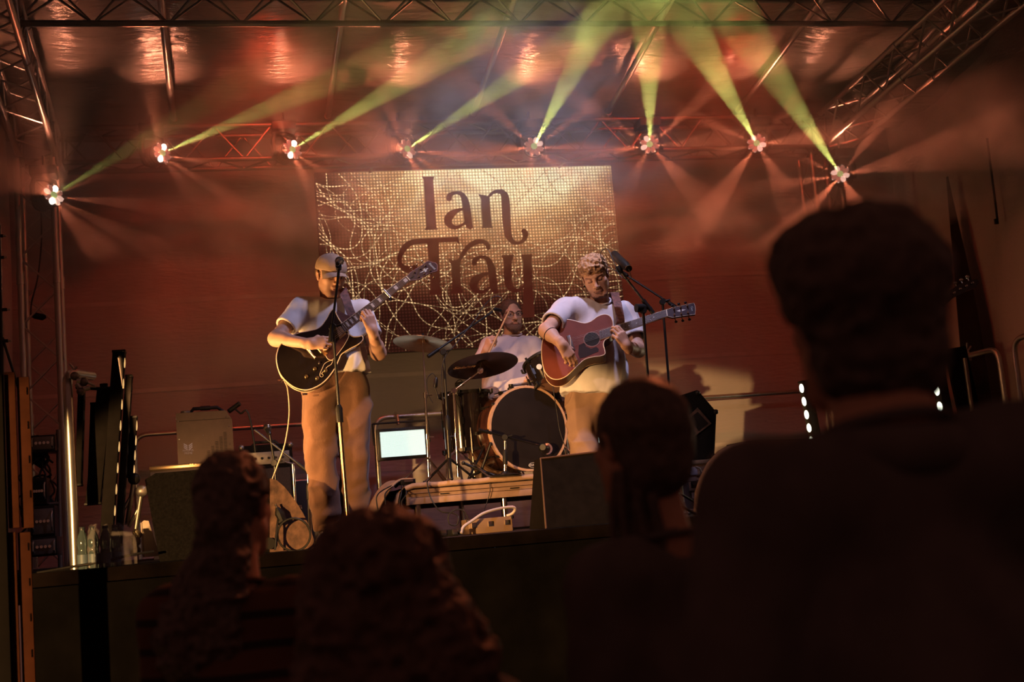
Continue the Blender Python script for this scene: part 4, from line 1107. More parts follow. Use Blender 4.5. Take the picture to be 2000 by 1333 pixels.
# ------------------------------------------------------------------ guitars
def on_plane(px, py, p0, n):
    d = right * ((px - 1000.0) / FPX) + down * ((py - 666.5) / FPX) + fwd
    return CAMP + d * ((Vector(p0) - CAMP).dot(n) / d.dot(n))
class Face:
    """flat front of an instrument: picks points on it by pixel, dz lifts them off it towards the audience"""
    def __init__(self, p0, n): self.p0 = Vector(p0); self.n = Vector(n).normalized()
    def __call__(self, px, py, dz=0.0): return on_plane(px, py, self.p0, self.n) + self.n * dz
    def prism(self, bm, pts, d0, d1):
        a = [bm.verts.new(p + self.n * d0) for p in pts]; b = [bm.verts.new(p + self.n * d1) for p in pts]; n = len(pts)
        bm.faces.new(a); bm.faces.new(b[::-1])
        for i in range(n): bm.faces.new((a[i], b[i], b[(i + 1) % n], a[(i + 1) % n]))
    def plate(self, name, pts, d0, d1, m, parent, smooth=True):
        bm = bmesh.new(); self.prism(bm, pts, d0, d1); return finish(bm, name, m, parent, smooth=smooth)
    def mat4(self, p, xdir):
        z = self.n; x = Vector(xdir); x = (x - z * x.dot(z)).normalized(); y = z.cross(x)
        return Matrix.Translation(p) @ Matrix((x, y, z)).transposed().to_4x4()
BIND = mat('cream binding', (0.72, 0.58, 0.42), 0.4, 0, 0.06, 20)
NICKEL = mat('nickel fret', (0.75, 0.72, 0.68), 0.22, 1.0, 0.05, 30)
GOLD = mat('worn gold hardware', (0.62, 0.46, 0.27), 0.25, 1.0, 0.1, 30)
ROSEW = mat('dark rosewood fretboard', (0.045, 0.018, 0.016), 0.45, 0, 0.3, 40)
NECKW = mat('mahogany neck', (0.12, 0.045, 0.03), 0.35, 0, 0.2, 14)
PEARL = mat('pearl inlay', (0.62, 0.60, 0.60), 0.25, 0, 0.08, 60)
HEADM = mat('dark purple headstock veneer', (0.035, 0.016, 0.024), 0.3, 0, 0.2, 20)
LOGO = mat('silver headstock lettering', (0.45, 0.52, 0.56), 0.4, 0, 0.05, 40)

def neck_of(f, inst, end, nut, nfr, scale_frac, mw_end, mw_nut, inlays, block, binding=True, depth=0.022, lift=0.006):
    """fretboard from the body end to the nut; frets at their true spacing"""
    E = [f(*p) for p in end]; Nn = [f(*p) for p in nut]          # each: two corner points
    fb = f.plate('fretboard', [E[0], E[1], Nn[1], Nn[0]], lift, 0.0, ROSEW, inst, smooth=False)
    bm = bmesh.new(); ce = (E[0] + E[1]) / 2; cn = (Nn[0] + Nn[1]) / 2; ax = (cn - ce); side = (E[1] - E[0]).normalized()
    rings = []
    for t in np.linspace(0, 1, 8):
        c = ce + ax * t; w_ = ((E[1] - E[0]).length * (1 - t) + (Nn[1] - Nn[0]).length * t) / 2
        rings.append([bm.verts.new(c + side * (w_ * math.cos(a)) - f.n * (depth * math.sin(a))) for a in np.linspace(0, PI, 9)])
    for a, b in zip(rings, rings[1:]):
        for j in range(8): bm.faces.new((a[j], a[j + 1], b[j + 1], b[j]))
    bm.faces.new(rings[0]); bm.faces.new(rings[-1][::-1])
    finish(bm, 'neck', NECKW, inst)
    Lf = 1 - 2 ** (-nfr / 12)
    def at(i):
        t = 1 - (1 - 2 ** (-i / 12)) / Lf
        return E[0] + (Nn[0] - E[0]) * t, E[1] + (Nn[1] - E[1]) * t
    for i in range(1, nfr + 1):
        a, b = at(i); rod('fret', a + f.n * (lift + 0.0005), b + f.n * (lift + 0.0005), 0.0013, NICKEL, inst, 6)
    for i in inlays:
        a0, b0 = at(i - 1); a1, b1 = at(i)
        q = [(a0 + (a1 - a0) * u) * (1 - v) + (b0 + (b1 - b0) * u) * v for u, v in ((0.22, 0.2), (0.78, 0.2), (0.78, 0.8), (0.22, 0.8))]
        if block: f.plate('inlay', q, lift + 0.0008, lift, PEARL, inst, smooth=False)
        else:
            c = sum(q, Vector()) / 4; bm = bmesh.new(); blathe(bm, [(0.0032, 0), (0.0032, 0.0008)], c + f.n * lift, f.n, 10); finish(bm, 'inlay', PEARL, inst)
    if binding:
        for k in (0, 1): rod('neck_binding', E[k] + f.n * lift * 0.6, Nn[k] + f.n * lift * 0.6, 0.0022, BIND, inst, 6)
    rod('nut', Nn[0] + f.n * (lift + 0.001), Nn[1] + f.n * (lift + 0.001), 0.003, mat('bone nut', (0.7, 0.65, 0.55), 0.4), inst, 8)
    return at, E, Nn
def strings_of(f, inst, nutp, brp, spread_n, spread_b, lift0, lift1):
    for i in range(6):
        t = i / 5 - 0.5
        rod('string', nutp + spread_n * t + f.n * lift0, brp + spread_b * t + f.n * lift1, 0.0006, NICKEL, inst, 4)

# ---- black semi-hollow electric
f1 = Face(j1(630, 680, -0.215), (-0.10, -0.97, 0.17))
eg = thing('electric_guitar', 'black semi-hollow electric guitar with cream binding and block inlays', 'guitar', f1(600, 760))
def q1(u, v): return (540 + u / 7.84, 620 + v / 7.84)
raw = [(932, -20), (905, -85), (885, -118), (850, -112), (810, -60), (780, 0), (740, 60), (690, 130), (620, 180), (500, 212), (310, 252), (170, 320), (70, 415), (22, 500), (0, 600), (5, 700), (40, 830), (120, 950), (270, 1070), (450, 1115), (620, 1062), (760, 960), (890, 790), (960, 640), (1000, 565), (1130, 480), (1250, 418), (1322, 345), (1312, 287), (1260, 296), (1180, 300), (1125, 270), (1095, 225), (1010, 110)]
outl = [f1(*q1(*p)) for p in catmull(raw, 5, True)]
f1.plate('body', outl, 0.0, -0.045, LACQ, eg)
bm = bmesh.new(); btube(bm, outl + [outl[0]], 0.0032, 6, cap=False); finish(bm, 'binding', BIND, eg)
bm = bmesh.new(); btube(bm, [p - f1.n * 0.045 for p in outl] + [outl[0] - f1.n * 0.045], 0.0026, 6, cap=False); finish(bm, 'back_binding', BIND, eg)
at1, E1, N1 = neck_of(f1, eg, [(662.4, 636.6), (673.2, 650.6)], [(793.1, 540.9), (800.8, 549.2)], 22, 0, 0.05, 0.04, (1, 3, 5, 7, 9, 12, 15, 17, 19), True, lift=0.009)
def h1(u, v): return (770 + u / 16.66, 500 + v / 16.66)
hs = [h1(*p) for p in [(385, 680), (440, 650), (510, 560), (600, 500), (900, 320), (1060, 195), (1110, 180), (1180, 190), (1225, 222), (1300, 225), (1350, 245), (1392, 290), (1402, 360), (1395, 430), (1400, 490), (1250, 540), (1050, 610), (780, 780), (690, 792), (510, 815)]]
hp = [f1(*p) for p in hs]
hd_ = f1.plate('headstock', hp, 0.004, -0.012, HEADM, eg)
bm = bmesh.new(); btube(bm, [p + f1.n * 0.004 for p in hp], 0.0014, 5); finish(bm, 'headstock_edge', mat('pale headstock edge', (0.35, 0.2, 0.22), 0.5), hd_)
for i, (u, v) in enumerate([(660, 540), (845, 430), (1010, 325), (800, 685), (985, 590), (1175, 490)]):
    c = f1(*h1(u, v)); tn = lathe('tuner_post', [(0.0065, 0.0), (0.0065, 0.006), (0.0035, 0.006), (0.0035, 0.016), (0.0045, 0.018)], c + f1.n * 0.004, f1.n, CHROME, eg, n=12)
    sgn = -1 if i < 3 else 1; nd = (f1(*h1(u + 60 * sgn, v + 90 * sgn)) - c).normalized()
    bm = bmesh.new(); btube(bm, [c - f1.n * 0.018, c - f1.n * 0.018 + nd * 0.034], 0.0025, 6); bsphere(bm, c - f1.n * 0.018 + nd * 0.042, (0.009, 0.005, 0.007), 10, 6); finish(bm, 'tuner_key', GOLD, tn)
du = f1(*h1(1310, 425)) - f1(*h1(1150, 265))
text('maker_lettering', 'Ibanez', 0.021, f1.mat4(f1(*h1(1232, 345)) + f1.n * 0.0055, du), LOGO, hd_, font_shear=0.2)
for pl in ([(835, 560), (950, 490), (960, 520), (850, 565)], [(1010, 450), (1090, 405), (1105, 430), (1020, 470)], [(920, 470), (965, 420), (1010, 425), (995, 470), (960, 500)], [(975, 480), (1040, 470), (1065, 500), (1000, 540), (985, 510)]):
    f1.plate('head_inlay', [f1(*h1(*p)) for p in pl], 0.0050, 0.004, LOGO, hd_, smooth=False)
f1.plate('truss_cover', [f1(*h1(*p)) for p in [(500, 750), (640, 660), (660, 690), (520, 770)]], 0.0052, 0.004, BLACK, hd_, smooth=False)
# hardware
def pk(name, uv, d, m): f1.plate(name, [f1(*q1(*p)) for p in uv], d, 0.0, m, eg, smooth=False)
pk('pickup_ring', [(905, 150), (945, 115), (1072, 262), (970, 345)], 0.008, GOLD)
pk('pickup', [(918, 185), (952, 142), (1040, 245), (962, 322)], 0.013, NICKEL)
pk('bridge_pickup', [(640, 480), (690, 440), (790, 560), (740, 600)], 0.010, GOLD)
for i in range(6):
    a = f1(*q1(935 + i * 17, 165 + i * 19), 0.0135); lathe('pole_piece', [(0.0024, 0), (0.0024, 0.0015)], a, f1.n, BLACK, eg, n=8)
rod('tailpiece', f1(*q1(462, 478), 0.012), f1(*q1(596, 630), 0.012), 0.0065, GOLD, eg, 10)
rod('bridge', f1(*q1(560, 400), 0.012), f1(*q1(690, 552), 0.012), 0.0055, GOLD, eg, 10)
for u, v in ((460, 915), (590, 795), (755, 820), (625, 940)):
    lathe('knob', [(0.013, 0.0), (0.0125, 0.004), (0.0105, 0.015), (0.009, 0.0165)], f1(*q1(u, v)), f1.n, GOLD, eg, n=18)
lathe('pickup_switch', [(0.008, 0), (0.007, 0.004), (0.003, 0.005), (0.0035, 0.018), (0.0055, 0.022)], f1(*q1(655, 705)), f1.n, CHROME, eg, n=12)
pgo = [f1(*q1(*p)) for p in catmull([(735, 505), (775, 630), (838, 662), (885, 630), (960, 540), (1045, 420), (1108, 290), (1060, 250), (960, 345), (860, 430)], 4, True)]
f1.plate('pickguard', pgo, 0.006, 0.003, mat('tortoise pickguard', (0.05, 0.02, 0.016), 0.2, 0, 0.5, 30), eg)
bm = bmesh.new(); btube(bm, [p + f1.n * 0.006 for p in pgo[:27]], 0.0018, 5); finish(bm, 'pickguard_edge', BIND, eg)
tube('soundhole_edge', [f1(*q1(u, v), 0.001) for u, v in [(870, 665), (815, 668), (735, 715), (700, 790), (668, 860), (668, 905), (695, 915), (716, 893), (700, 868), (685, 872)]], 0.0016, BIND, eg, n=5, smooth_k=4)
tube('soundhole_edge', [f1(*q1(u, v), 0.001) for u, v in [(860, 680), (835, 725), (775, 765), (725, 830), (690, 860)]], 0.0016, BIND, eg, n=5, smooth_k=4)
box('jack_plate', f1(*q1(430, 1165), -0.022), (0.03, 0.02, 0.012), CHROME, eg, bevel=0.002)
lathe('strap_button', [(0.004, 0), (0.004, 0.012), (0.008, 0.014), (0.008, 0.018)], f1(*q1(95, 940), -0.022), (-0.8, 0, -0.6), CHROME, eg, n=12)
strings_of(f1, eg, (N1[0] + N1[1]) / 2, f1(*q1(622, 478)), (N1[1] - N1[0]) * 0.82, (f1(*q1(675, 535)) - f1(*q1(575, 420))) * 0.9, 0.0125, 0.019)
cp = f1(756, 576); cax = (N1[1] - N1[0]).normalized()
capo_t = thing('capo', 'chrome capo clamped on the neck of the black electric guitar', 'capo', cp)
rod('bar', cp - cax * 0.033 + f1.n * 0.017, cp + cax * 0.030 + f1.n * 0.017, 0.0075, CHROME, capo_t, 10)
tube('clamp_arm', [cp + cax * 0.030 + f1.n * 0.017, cp + cax * 0.040, cp + cax * 0.026 - f1.n * 0.03, cp - f1.n * 0.032], 0.005, BLACKM, capo_t, smooth_k=4)
def strap(label, pts, w_, name='guitar_strap', wdir=(1, 0, 0)):
    bm = bmesh.new(); prev = None; c = catmull([tuple(p) for p in pts], 6)
    for i, p in enumerate(c):
        p = Vector(p); t = Vector(c[min(i + 1, len(c) - 1)]) - Vector(c[max(i - 1, 0)]); t.normalize(); x = Vector(wdir); x = (x - t * x.dot(t)).normalized(); nn = t.cross(x) * 0.0015
        q = [bm.verts.new(p + x * w_ * s_ / 2 + nn * k) for s_, k in ((-1, -1), (1, -1), (1, 1), (-1, 1))]
        if prev:
            for j in range(4): bm.faces.new((prev[j], prev[(j + 1) % 4], q[(j + 1) % 4], q[j]))
        prev = q
    o = finish(bm, name, STRAPM, None, angle=60); return tag(o, label, 'strap')
strap('patterned brown strap over the shoulder of the guitarist in the cap', [f1(*q1(905, -80), -0.03), j1(689, 628, -0.155), j1(681, 600, -0.135), j1(672, 573, -0.085), j1(667, 563, 0.0), j1(650, 580, 0.13), j1(600, 650, 0.15), j1(560, 735, -0.05), f1(*q1(70, 930), -0.03)], 0.05)
cb = tube('guitar_cable', [f1(*q1(120, 965), -0.03), j1(562, 762, -0.22), j1(565, 810, -0.2), j1(556, 870, -0.18), j1(540, 915, -0.16), j1(530, 950, -0.15), j1(534, 1010, -0.1), j1(560, 1052, 0.1)], 0.0042, mat('pale cable', (0.32, 0.24, 0.17), 0.5), None, n=8, smooth_k=6)
tag(cb, 'pale instrument cable hanging from the black electric guitar', 'cable')

# ---- red-brown acoustic
f2 = Face(j2(1140, 680, -0.235), (-0.26, -0.89, 0.36))
ag = thing('acoustic_guitar', 'red-brown acoustic guitar with cream binding and a round soundhole', 'guitar', f2(1090, 740))
def q2(u, v): return (1040 + u / 5.882, 590 + v / 5.882)
raw = [(925, 262), (912, 200), (880, 160), (825, 146), (750, 170), (680, 222), (610, 246), (540, 236), (460, 212), (380, 206), (300, 232), (215, 290), (150, 360), (118, 440), (105, 560), (115, 700), (150, 815), (220, 880), (300, 890), (380, 860), (450, 800), (520, 730), (600, 662), (700, 632), (780, 622), (832, 598), (826, 540), (815, 490), (832, 440), (885, 405), (920, 340)]
outl = [f2(*q2(*p)) for p in catmull(raw, 5, True)]
TOPW = mat('red-brown mahogany top', (0.145, 0.032, 0.020), 0.62, 0, 0.16, 9, spec=0.2); SIDEW = mat('mahogany sides', (0.12, 0.036, 0.024), 0.4, 0, 0.2, 9, spec=0.3)
f2.plate('body', outl, 0.0, -0.095, SIDEW, ag)
f2.plate('soundboard', outl, 0.0015, -0.001, TOPW, ag)
bm = bmesh.new(); btube(bm, outl + [outl[0]], 0.0030, 6, cap=False); finish(bm, 'binding', BIND, ag)
bm = bmesh.new(); btube(bm, [p - f2.n * 0.095 for p in outl] + [outl[0] - f2.n * 0.095], 0.0022, 6, cap=False); finish(bm, 'back_binding', BIND, ag)
shc = f2(*q2(683, 432)); lathe('soundhole', [(0.0, 0.0005), (0.046, 0.0005), (0.046, 0.0022)], shc, f2.n, mat('dark soundhole', (0.006, 0.004, 0.004), 0.9), ag, n=32)
bm = bmesh.new(); blathe(bm, [(0.047, 0.0), (0.047, 0.0032), (0.053, 0.0032), (0.053, 0.0)], shc, f2.n, 36, capa=False, capb=False); finish(bm, 'rosette', mat('rosette', (0.16, 0.06, 0.04), 0.4, 0, 0.5, 90), ag)
f2.plate('pickguard', [f2(*q2(*p)) for p in [(532, 500), (600, 470), (615, 515), (670, 540), (735, 520), (762, 545), (755, 575), (690, 600), (600, 640), (545, 650), (525, 600)]], 0.003, 0.0, mat('dark pickguard', (0.02, 0.01, 0.01), 0.25), ag)
at2, E2, N2 = neck_of(f2, ag, [(1171, 648.0), (1171.9, 664.8)], [(1301.6, 606.0), (1303.5, 619.2)], 20, 0, 0.05, 0.04, (3, 5, 7, 9, 12), False, lift=0.007)
hp = [f2(*q2(*p)) for p in [(1538, 95), (1600, 73), (1700, 50), (1852, 17), (1866, 45), (1872, 90), (1868, 148), (1740, 164), (1610, 184), (1590, 180), (1550, 170)]]
hd2 = f2.plate('headstock', hp, 0.004, -0.012, HEADM, ag)
bm = bmesh.new(); btube(bm, [p + f2.n * 0.004 for p in hp] + [hp[0] + f2.n * 0.004], 0.0013, 5, cap=False); finish(bm, 'headstock_edge', BIND, hd2)
for i, (u, v) in enumerate([(1625, 85), (1700, 66), (1778, 50), (1630, 157), (1708, 145), (1785, 131)]):
    c = f2(*q2(u, v)); tn = lathe('tuner_post', [(0.006, 0.0), (0.006, 0.006), (0.0035, 0.006), (0.0035, 0.015), (0.0045, 0.017)], c + f2.n * 0.004, f2.n, CHROME, ag, n=12)
    sgn = -1 if i < 3 else 1; nd = (f2(*q2(u + 22 * sgn, v + 62 * sgn)) - c).normalized()
    bm = bmesh.new(); btube(bm, [c - f2.n * 0.016, c - f2.n * 0.016 + nd * 0.030], 0.0025, 6); bsphere(bm, c - f2.n * 0.016 + nd * 0.036, (0.010, 0.006, 0.008), 10, 6); finish(bm, 'tuner_key', BLACK, tn)
du = f2(*q2(1826, 112)) - f2(*q2(1840, 58))
text('maker_lettering', 'Cort', 0.017, f2.mat4(f2(*q2(1832, 84)) + f2.n * 0.0052, f2(*q2(1836, 120)) - f2(*q2(1830, 60))), LOGO, hd2)
for pl in ([(1652, 110), (1698, 92), (1698, 118)], [(1714, 90), (1762, 94), (1714, 112)]): f2.plate('head_inlay', [f2(*q2(*p)) for p in pl], 0.0050, 0.004, PEARL, hd2, smooth=False)
brp = f2(*q2(440, 478)); bx = (E2[1] - E2[0]).normalized()
bm = bmesh.new(); bbox(bm, (0, 0, 0), (0.024, 0.11, 0.008), bevel=0.003); bmesh.ops.transform(bm, matrix=f2.mat4(brp + f2.n * 0.004, f2(*q2(500, 460)) - brp), verts=bm.verts); finish(bm, 'bridge', ROSEW, ag)
rod('saddle', brp - bx * 0.038 + f2.n * 0.010, brp + bx * 0.038 + f2.n * 0.010, 0.002, BIND, ag, 6)
strings_of(f2, ag, (N2[0] + N2[1]) / 2, brp, (N2[1] - N2[0]) * 0.82, bx * 0.055, 0.010, 0.012)
strap('dark patterned strap of the acoustic guitarist', [f2(*q2(965, 250), -0.07), j2(1212, 630, -0.225), j2(1208, 602, -0.155), j2(1203, 582, -0.06), j2(1198, 572, 0.05), j2(1180, 600, 0.17), j2(1120, 680, 0.18), j2(1070, 745, -0.02), f2(*q2(150, 800), -0.09)], 0.052)
# ------------------------------------------------------------------ drum riser and drums
RZ = 1.80                              # riser top
CARP = mat('beige carpet', (0.42, 0.27, 0.185), 0.95, 0, 0.12, 25, bump=0.35, bscale=160, spec=0.1)
RAILM = mat('riser side rail', (0.34, 0.22, 0.17), 0.45, 0.4, 0.15, 12)
rx0, rx1, ry0, ry1 = P(797, 955, 8.8).x, 2.98, 8.8, 10.75
rs_ = thing('drum_riser', 'low drum riser on metal legs under the drum kit', 'riser', ((rx0 + rx1) / 2, ry0, S))
box('deck', ((rx0 + rx1) / 2, (ry0 + ry1) / 2, RZ - 0.03), (rx1 - rx0, ry1 - ry0, 0.035), DECKM, rs_)
for i, (z, h_, dy) in enumerate(((RZ - 0.052, 0.028, 0.004), (RZ - 0.080, 0.024, 0.016), (RZ - 0.116, 0.044, 0.008))):
    box('front_rail', ((rx0 + rx1) / 2, ry0 + dy, z), (rx1 - rx0, 0.03, h_), RAILM, rs_, bevel=0.004)
for y in (ry1,): box('rear_rail', ((rx0 + rx1) / 2, y, RZ - 0.09), (rx1 - rx0, 0.03, 0.10), RAILM, rs_)
for x in (rx0, rx1): box('end_rail', (x, (ry0 + ry1) / 2, RZ - 0.09), (0.03, ry1 - ry0, 0.10), RAILM, rs_)
for px in (868, 1005):
    p = P(px, 965, ry0); box('rail_slot', (p.x, ry0 - 0.010, RZ - 0.08), (0.06, 0.004, 0.008), BLACK, rs_, bevel=0)
for px in (815, 985):
    x = P(px, 990, ry0 + 0.12).x
    for y in (ry0 + 0.12, ry1 - 0.12):
        rod('leg', (x, y, S), (x, y, RZ - 0.06), 0.024, CHROME, rs_, 14)
x = rx1 - 0.1
for y in (ry0 + 0.12, ry1 - 0.12): rod('leg', (x, y, S), (x, y, RZ - 0.06), 0.024, CHROME, rs_, 14)
# carpet lying on the riser and hanging over its left end
cpt = None
bm = bmesh.new()
prof = [(rx1 - 0.02, RZ - 0.008)] + [(rx0 + 0.05, RZ - 0.008), (rx0 - 0.01, RZ - 0.012), (rx0 - 0.05, RZ - 0.05), (rx0 - 0.07, RZ - 0.14), (rx0 - 0.08, RZ - 0.26), (rx0 - 0.10, S + 0.01)]
prof = [(rx1 - 0.02 - (rx1 - rx0 - 0.1) * i / 20, RZ - 0.008) for i in range(20)] + prof[1:]
ys = np.linspace(ry0 - 0.018, ry1 - 0.3, 40); gv = []
for y in ys:
    row = []
    for i, (x, z) in enumerate(prof):
        hang = max(0, i - 20) / 5
        row.append(bm.verts.new((x + hang * (0.05 * math.sin(y * 9) - 0.06 * (y > 9.15)), y + hang * 0.03 * math.sin(y * 6), z + 0.004 * math.sin(x * 7 + y * 3) + (0.022 if (i > 18 and y < 9.0) else 0) * 0)))
    gv.append(row)
for a, b in zip(gv, gv[1:]):
    for j in range(len(prof) - 1): bm.faces.new((a[j], a[j + 1], b[j + 1], b[j]))
ge = bmesh.ops.solidify(bm, geom=bm.faces[:], thickness=0.008)
cpt = finish(bm, 'carpet', CARP, None); tag(cpt, 'beige carpet on the drum riser hanging over its left end', 'carpet')
tube('rolled_edge', [(rx0 - 0.02, ry0 - 0.012, RZ - 0.03), (rx0 + 0.03, ry0 - 0.016, RZ - 0.014)] + [(rx0 + 0.03 + (rx1 - rx0 - 0.05) * i / 20, ry0 - 0.016 + 0.003 * math.sin(i * 1.7), RZ - 0.014 + 0.002 * math.sin(i * 2.3)) for i in range(1, 21)], 0.019, CARP, cpt, n=10)
# crumpled second end of carpet at the left
def fc2(u, v):
    y = 8.82 + 0.8 * v; x = rx0 + 0.06 - 0.36 * u ** 1.1; z = RZ + 0.035 - 0.40 * u ** 2.6 + 0.06 * math.sin(3 * v * PI) * u * (1 - u) + 0.03 * math.sin(u * PI) - 0.03 * u * math.sin(7 * v)
    return (x, y + 0.03 * math.sin(u * 7), max(z, S + 0.012))
c2 = cloth_grid('blanket', fc2, 24, 24, CARP); tag(c2, 'pink-beige blanket bunched at the left end of the drum riser', 'blanket')
md = c2.modifiers.new('thickness', 'SOLIDIFY'); md.thickness = 0.012

GLIT = mat('glitter shell', (0.35, 0.25, 0.20), 0.15, 0.9, 0.9, 240)
HEADB = mat('black drum head', (0.012, 0.009, 0.009), 0.38, 0, 0.2, 8)
HEADC = mat('clear coated drum head', (0.45, 0.30, 0.22), 0.4, 0, 0.1, 8)
HOOPW = mat('natural wood hoop', (0.48, 0.30, 0.20), 0.4, 0, 0.12, 30)
SHELLB = mat('dark brown drum shell', (0.06, 0.022, 0.016), 0.16, 0, 0.25, 8, coat=0.4)
def drum(name, label, c0, c1, R, shell, head_front, head_back, hoop, lugs=8, group='drums of the kit', hw=0.03, hoop_r=0.012):
    """c0 = resonant/bottom end, c1 = near/top end"""
    c0 = Vector(c0); c1 = Vector(c1); ax = (c1 - c0).normalized(); L = (c1 - c0).length
    t = thing(name, label, 'drum', c0, group)
    bm = bmesh.new(); blathe(bm, [(R, 0.0), (R, L)], c0, ax, 40, capa=False, capb=False); finish(bm, 'shell', shell, t)
    lathe('back_head', [(0, 0.004), (R * 0.985, 0.004), (R * 0.985, 0.012)], c0, ax, head_back, t, n=40)
    fh = lathe('front_head', [(0, L + 0.004), (R * 0.7, L + 0.004), (R * 0.985, L - 0.002), (R * 0.985, L - 0.012)], c0, ax, head_front, t, n=40)
    for z in (0.0, L - hw):
        bm = bmesh.new(); blathe(bm, [(R - 0.002, z), (R + hoop_r, z), (R + hoop_r, z + hw), (R - 0.002, z + hw), (R - 0.002, z)], c0, ax, 44, capa=False, capb=False); finish(bm, 'hoop', hoop, t)
    M = frame_from(ax)
    for i in range(lugs):
        a = 2 * PI * (i + 0.5) / lugs; rd = M @ Vector((math.cos(a), math.sin(a), 0))
        for z in (hw * 0.5, L - hw * 0.5):
            bm = bmesh.new(); btube(bm, [c0 + rd * (R + hoop_r * 0.6) + ax * (z - 0.018), c0 + rd * (R + hoop_r + 0.012) + ax * (z - 0.010), c0 + rd * (R + hoop_r + 0.012) + ax * (z + 0.016)], 0.009, 7); finish(bm, 'hoop_claw', BLACKM, t)
        bm = bmesh.new(); btube(bm, [c0 + rd * (R + 0.012) + ax * (L * 0.25), c0 + rd * (R + 0.012) + ax * (L * 0.75)], 0.004, 6); bbox(bm, c0 + rd * (R + 0.008) + ax * (L * 0.5), (0.02, 0.02, 0.05), rot=frame_from(ax)); finish(bm, 'tension_rod', BLACKM, t)
    return t, fh
# bass drum
bc = P(1034, 848, 8.97); RB = (P(1034, 764, 8.97) - P(1034, 931, 8.97)).length / 2 - 0.012
bc.z = RZ + RB + 0.045
bax = Vector((0.20, -0.98, 0.0)).normalized()
bd, bfh = drum('bass_drum', 'bass drum with black front head and pale wooden hoops', bc - bax * 0.46, bc, RB, SHELLB, HEADB, HEADC, HOOPW, 10, hw=0.036, hoop_r=0.014)
fB = Face(bc + bax * 0.006, bax)
ph = fB(1069, 877)
bm = bmesh.new(); blathe(bm, [(0.040, 0.0), (0.040, 0.003), (0.056, 0.003), (0.056, 0.0)], ph, bax, 30, capa=False, capb=False); finish(bm, 'port_ring', HEADB, bd)
lathe('port_hole', [(0.0, 0.0), (0.045, 0.0), (0.045, 0.0015)], ph - bax * 0.0005, bax, mat('pillow seen through the port', (0.60, 0.34, 0.25), 0.9), bd, n=28)
lg = fB(1042, 909)
bm = bmesh.new(); Ml = fB.mat4(lg + bax * 0.001, (1, 0, 0)); pts = [Ml @ Vector((0.036 * math.cos(2 * PI * i / 28), 0.0165 * math.sin(2 * PI * i / 28), 0)) for i in range(29)]
btube(bm, pts, 0.0016, 5, cap=False); finish(bm, 'maker_badge_ring', PEARL, bfh)
text('maker_lettering', 'EVANS', 0.019, fB.mat4(lg + bax * 0.001, (1, 0, 0)), PEARL, bfh, bold=0.0003)
text('maker_small_print', 'DRUMHEADS', 0.0085, fB.mat4(fB(1042, 917.5) + bax * 0.001, (1, 0, 0)), PEARL, bfh)
for s_ in (-1, 1):
    o = bc - bax * 0.14 + Vector((s_ * RB * 0.93, 0, -RB * 0.30)); rod('spur', o, Vector((o.x + s_ * 0.16, o.y - 0.08, RZ)), 0.009, BLACKM, bd, 8)
lathe('tom_mount', [(0.028, 0), (0.028, 0.02), (0.018, 0.03), (0.018, 0.05)], bc - bax * 0.2 + Vector((-0.02, 0, RB)), (0, 0, 1), BLACKM, bd, n=14)
# floor tom, rack tom, snare
ft0 = P(917, 862, 9.35); ft0.z = RZ + 0.22; ft1 = Vector((ft0.x - 0.004, ft0.y, P(917, 766, 9.35).z))
ft, _ = drum('floor_tom', 'black floor tom left of the bass drum', ft0, ft1, 0.176, LACQ, HEADC, HEADC, BLACKM, 8, hw=0.022)
for a in (0.4, 2.5, 4.6):
    o = ft0 + Vector((0.19 * math.cos(a), 0.19 * math.sin(a), 0.16)); rod('leg', o, Vector((o.x + 0.02 * math.cos(a), o.y + 0.02 * math.sin(a), RZ)), 0.006, CHROME, ft, 8)
rtc = P(1072, 728, 9.05); rax = Vector((-0.22, 0.36, 0.90)).normalized()
rt, _ = drum('rack_tom', 'black lacquered rack tom tilted above the bass drum', rtc - rax * 0.11, rtc + rax * 0.11, 0.150, LACQ, HEADC, mat('tan resonant head', (0.50, 0.27, 0.17), 0.35, 0, 0.1, 8), BLACKM, 6, hw=0.02)
lathe('maker_badge', [(0, 0), (0.020, 0), (0.020, 0.003), (0.0, 0.005)], P(1053, 717, 9.05 - 0.145) , (-0.15, -0.95, 0.1), PEARL, rt, n=18)
rod('mount_arm', rtc - rax * 0.06 + Vector((-0.05, 0.1, 0)), bc - bax * 0.2 + Vector((-0.02, 0, RB + 0.04)), 0.010, CHROME, rt, 10)
sn0 = P(1092, 795, 9.5); sn, _ = drum('snare_drum', 'glittering snare drum behind the right of the bass drum', sn0, sn0 + Vector((0.0, 0.02, 0.13)), 0.165, GLIT, HEADC, HEADC, CHROME, 8, hw=0.016, hoop_r=0.008)
for a in (0.3, 2.4, 4.5): rod('stand_leg', Vector((sn0.x, sn0.y, sn0.z - 0.05)), Vector((sn0.x + 0.22 * math.cos(a), sn0.y + 0.22 * math.sin(a), RZ)), 0.007, CHROME, sn, 8)
rod('stand_post', Vector((sn0.x, sn0.y, sn0.z)), Vector((sn0.x, sn0.y, RZ + 0.15)), 0.010, CHROME, sn, 8)
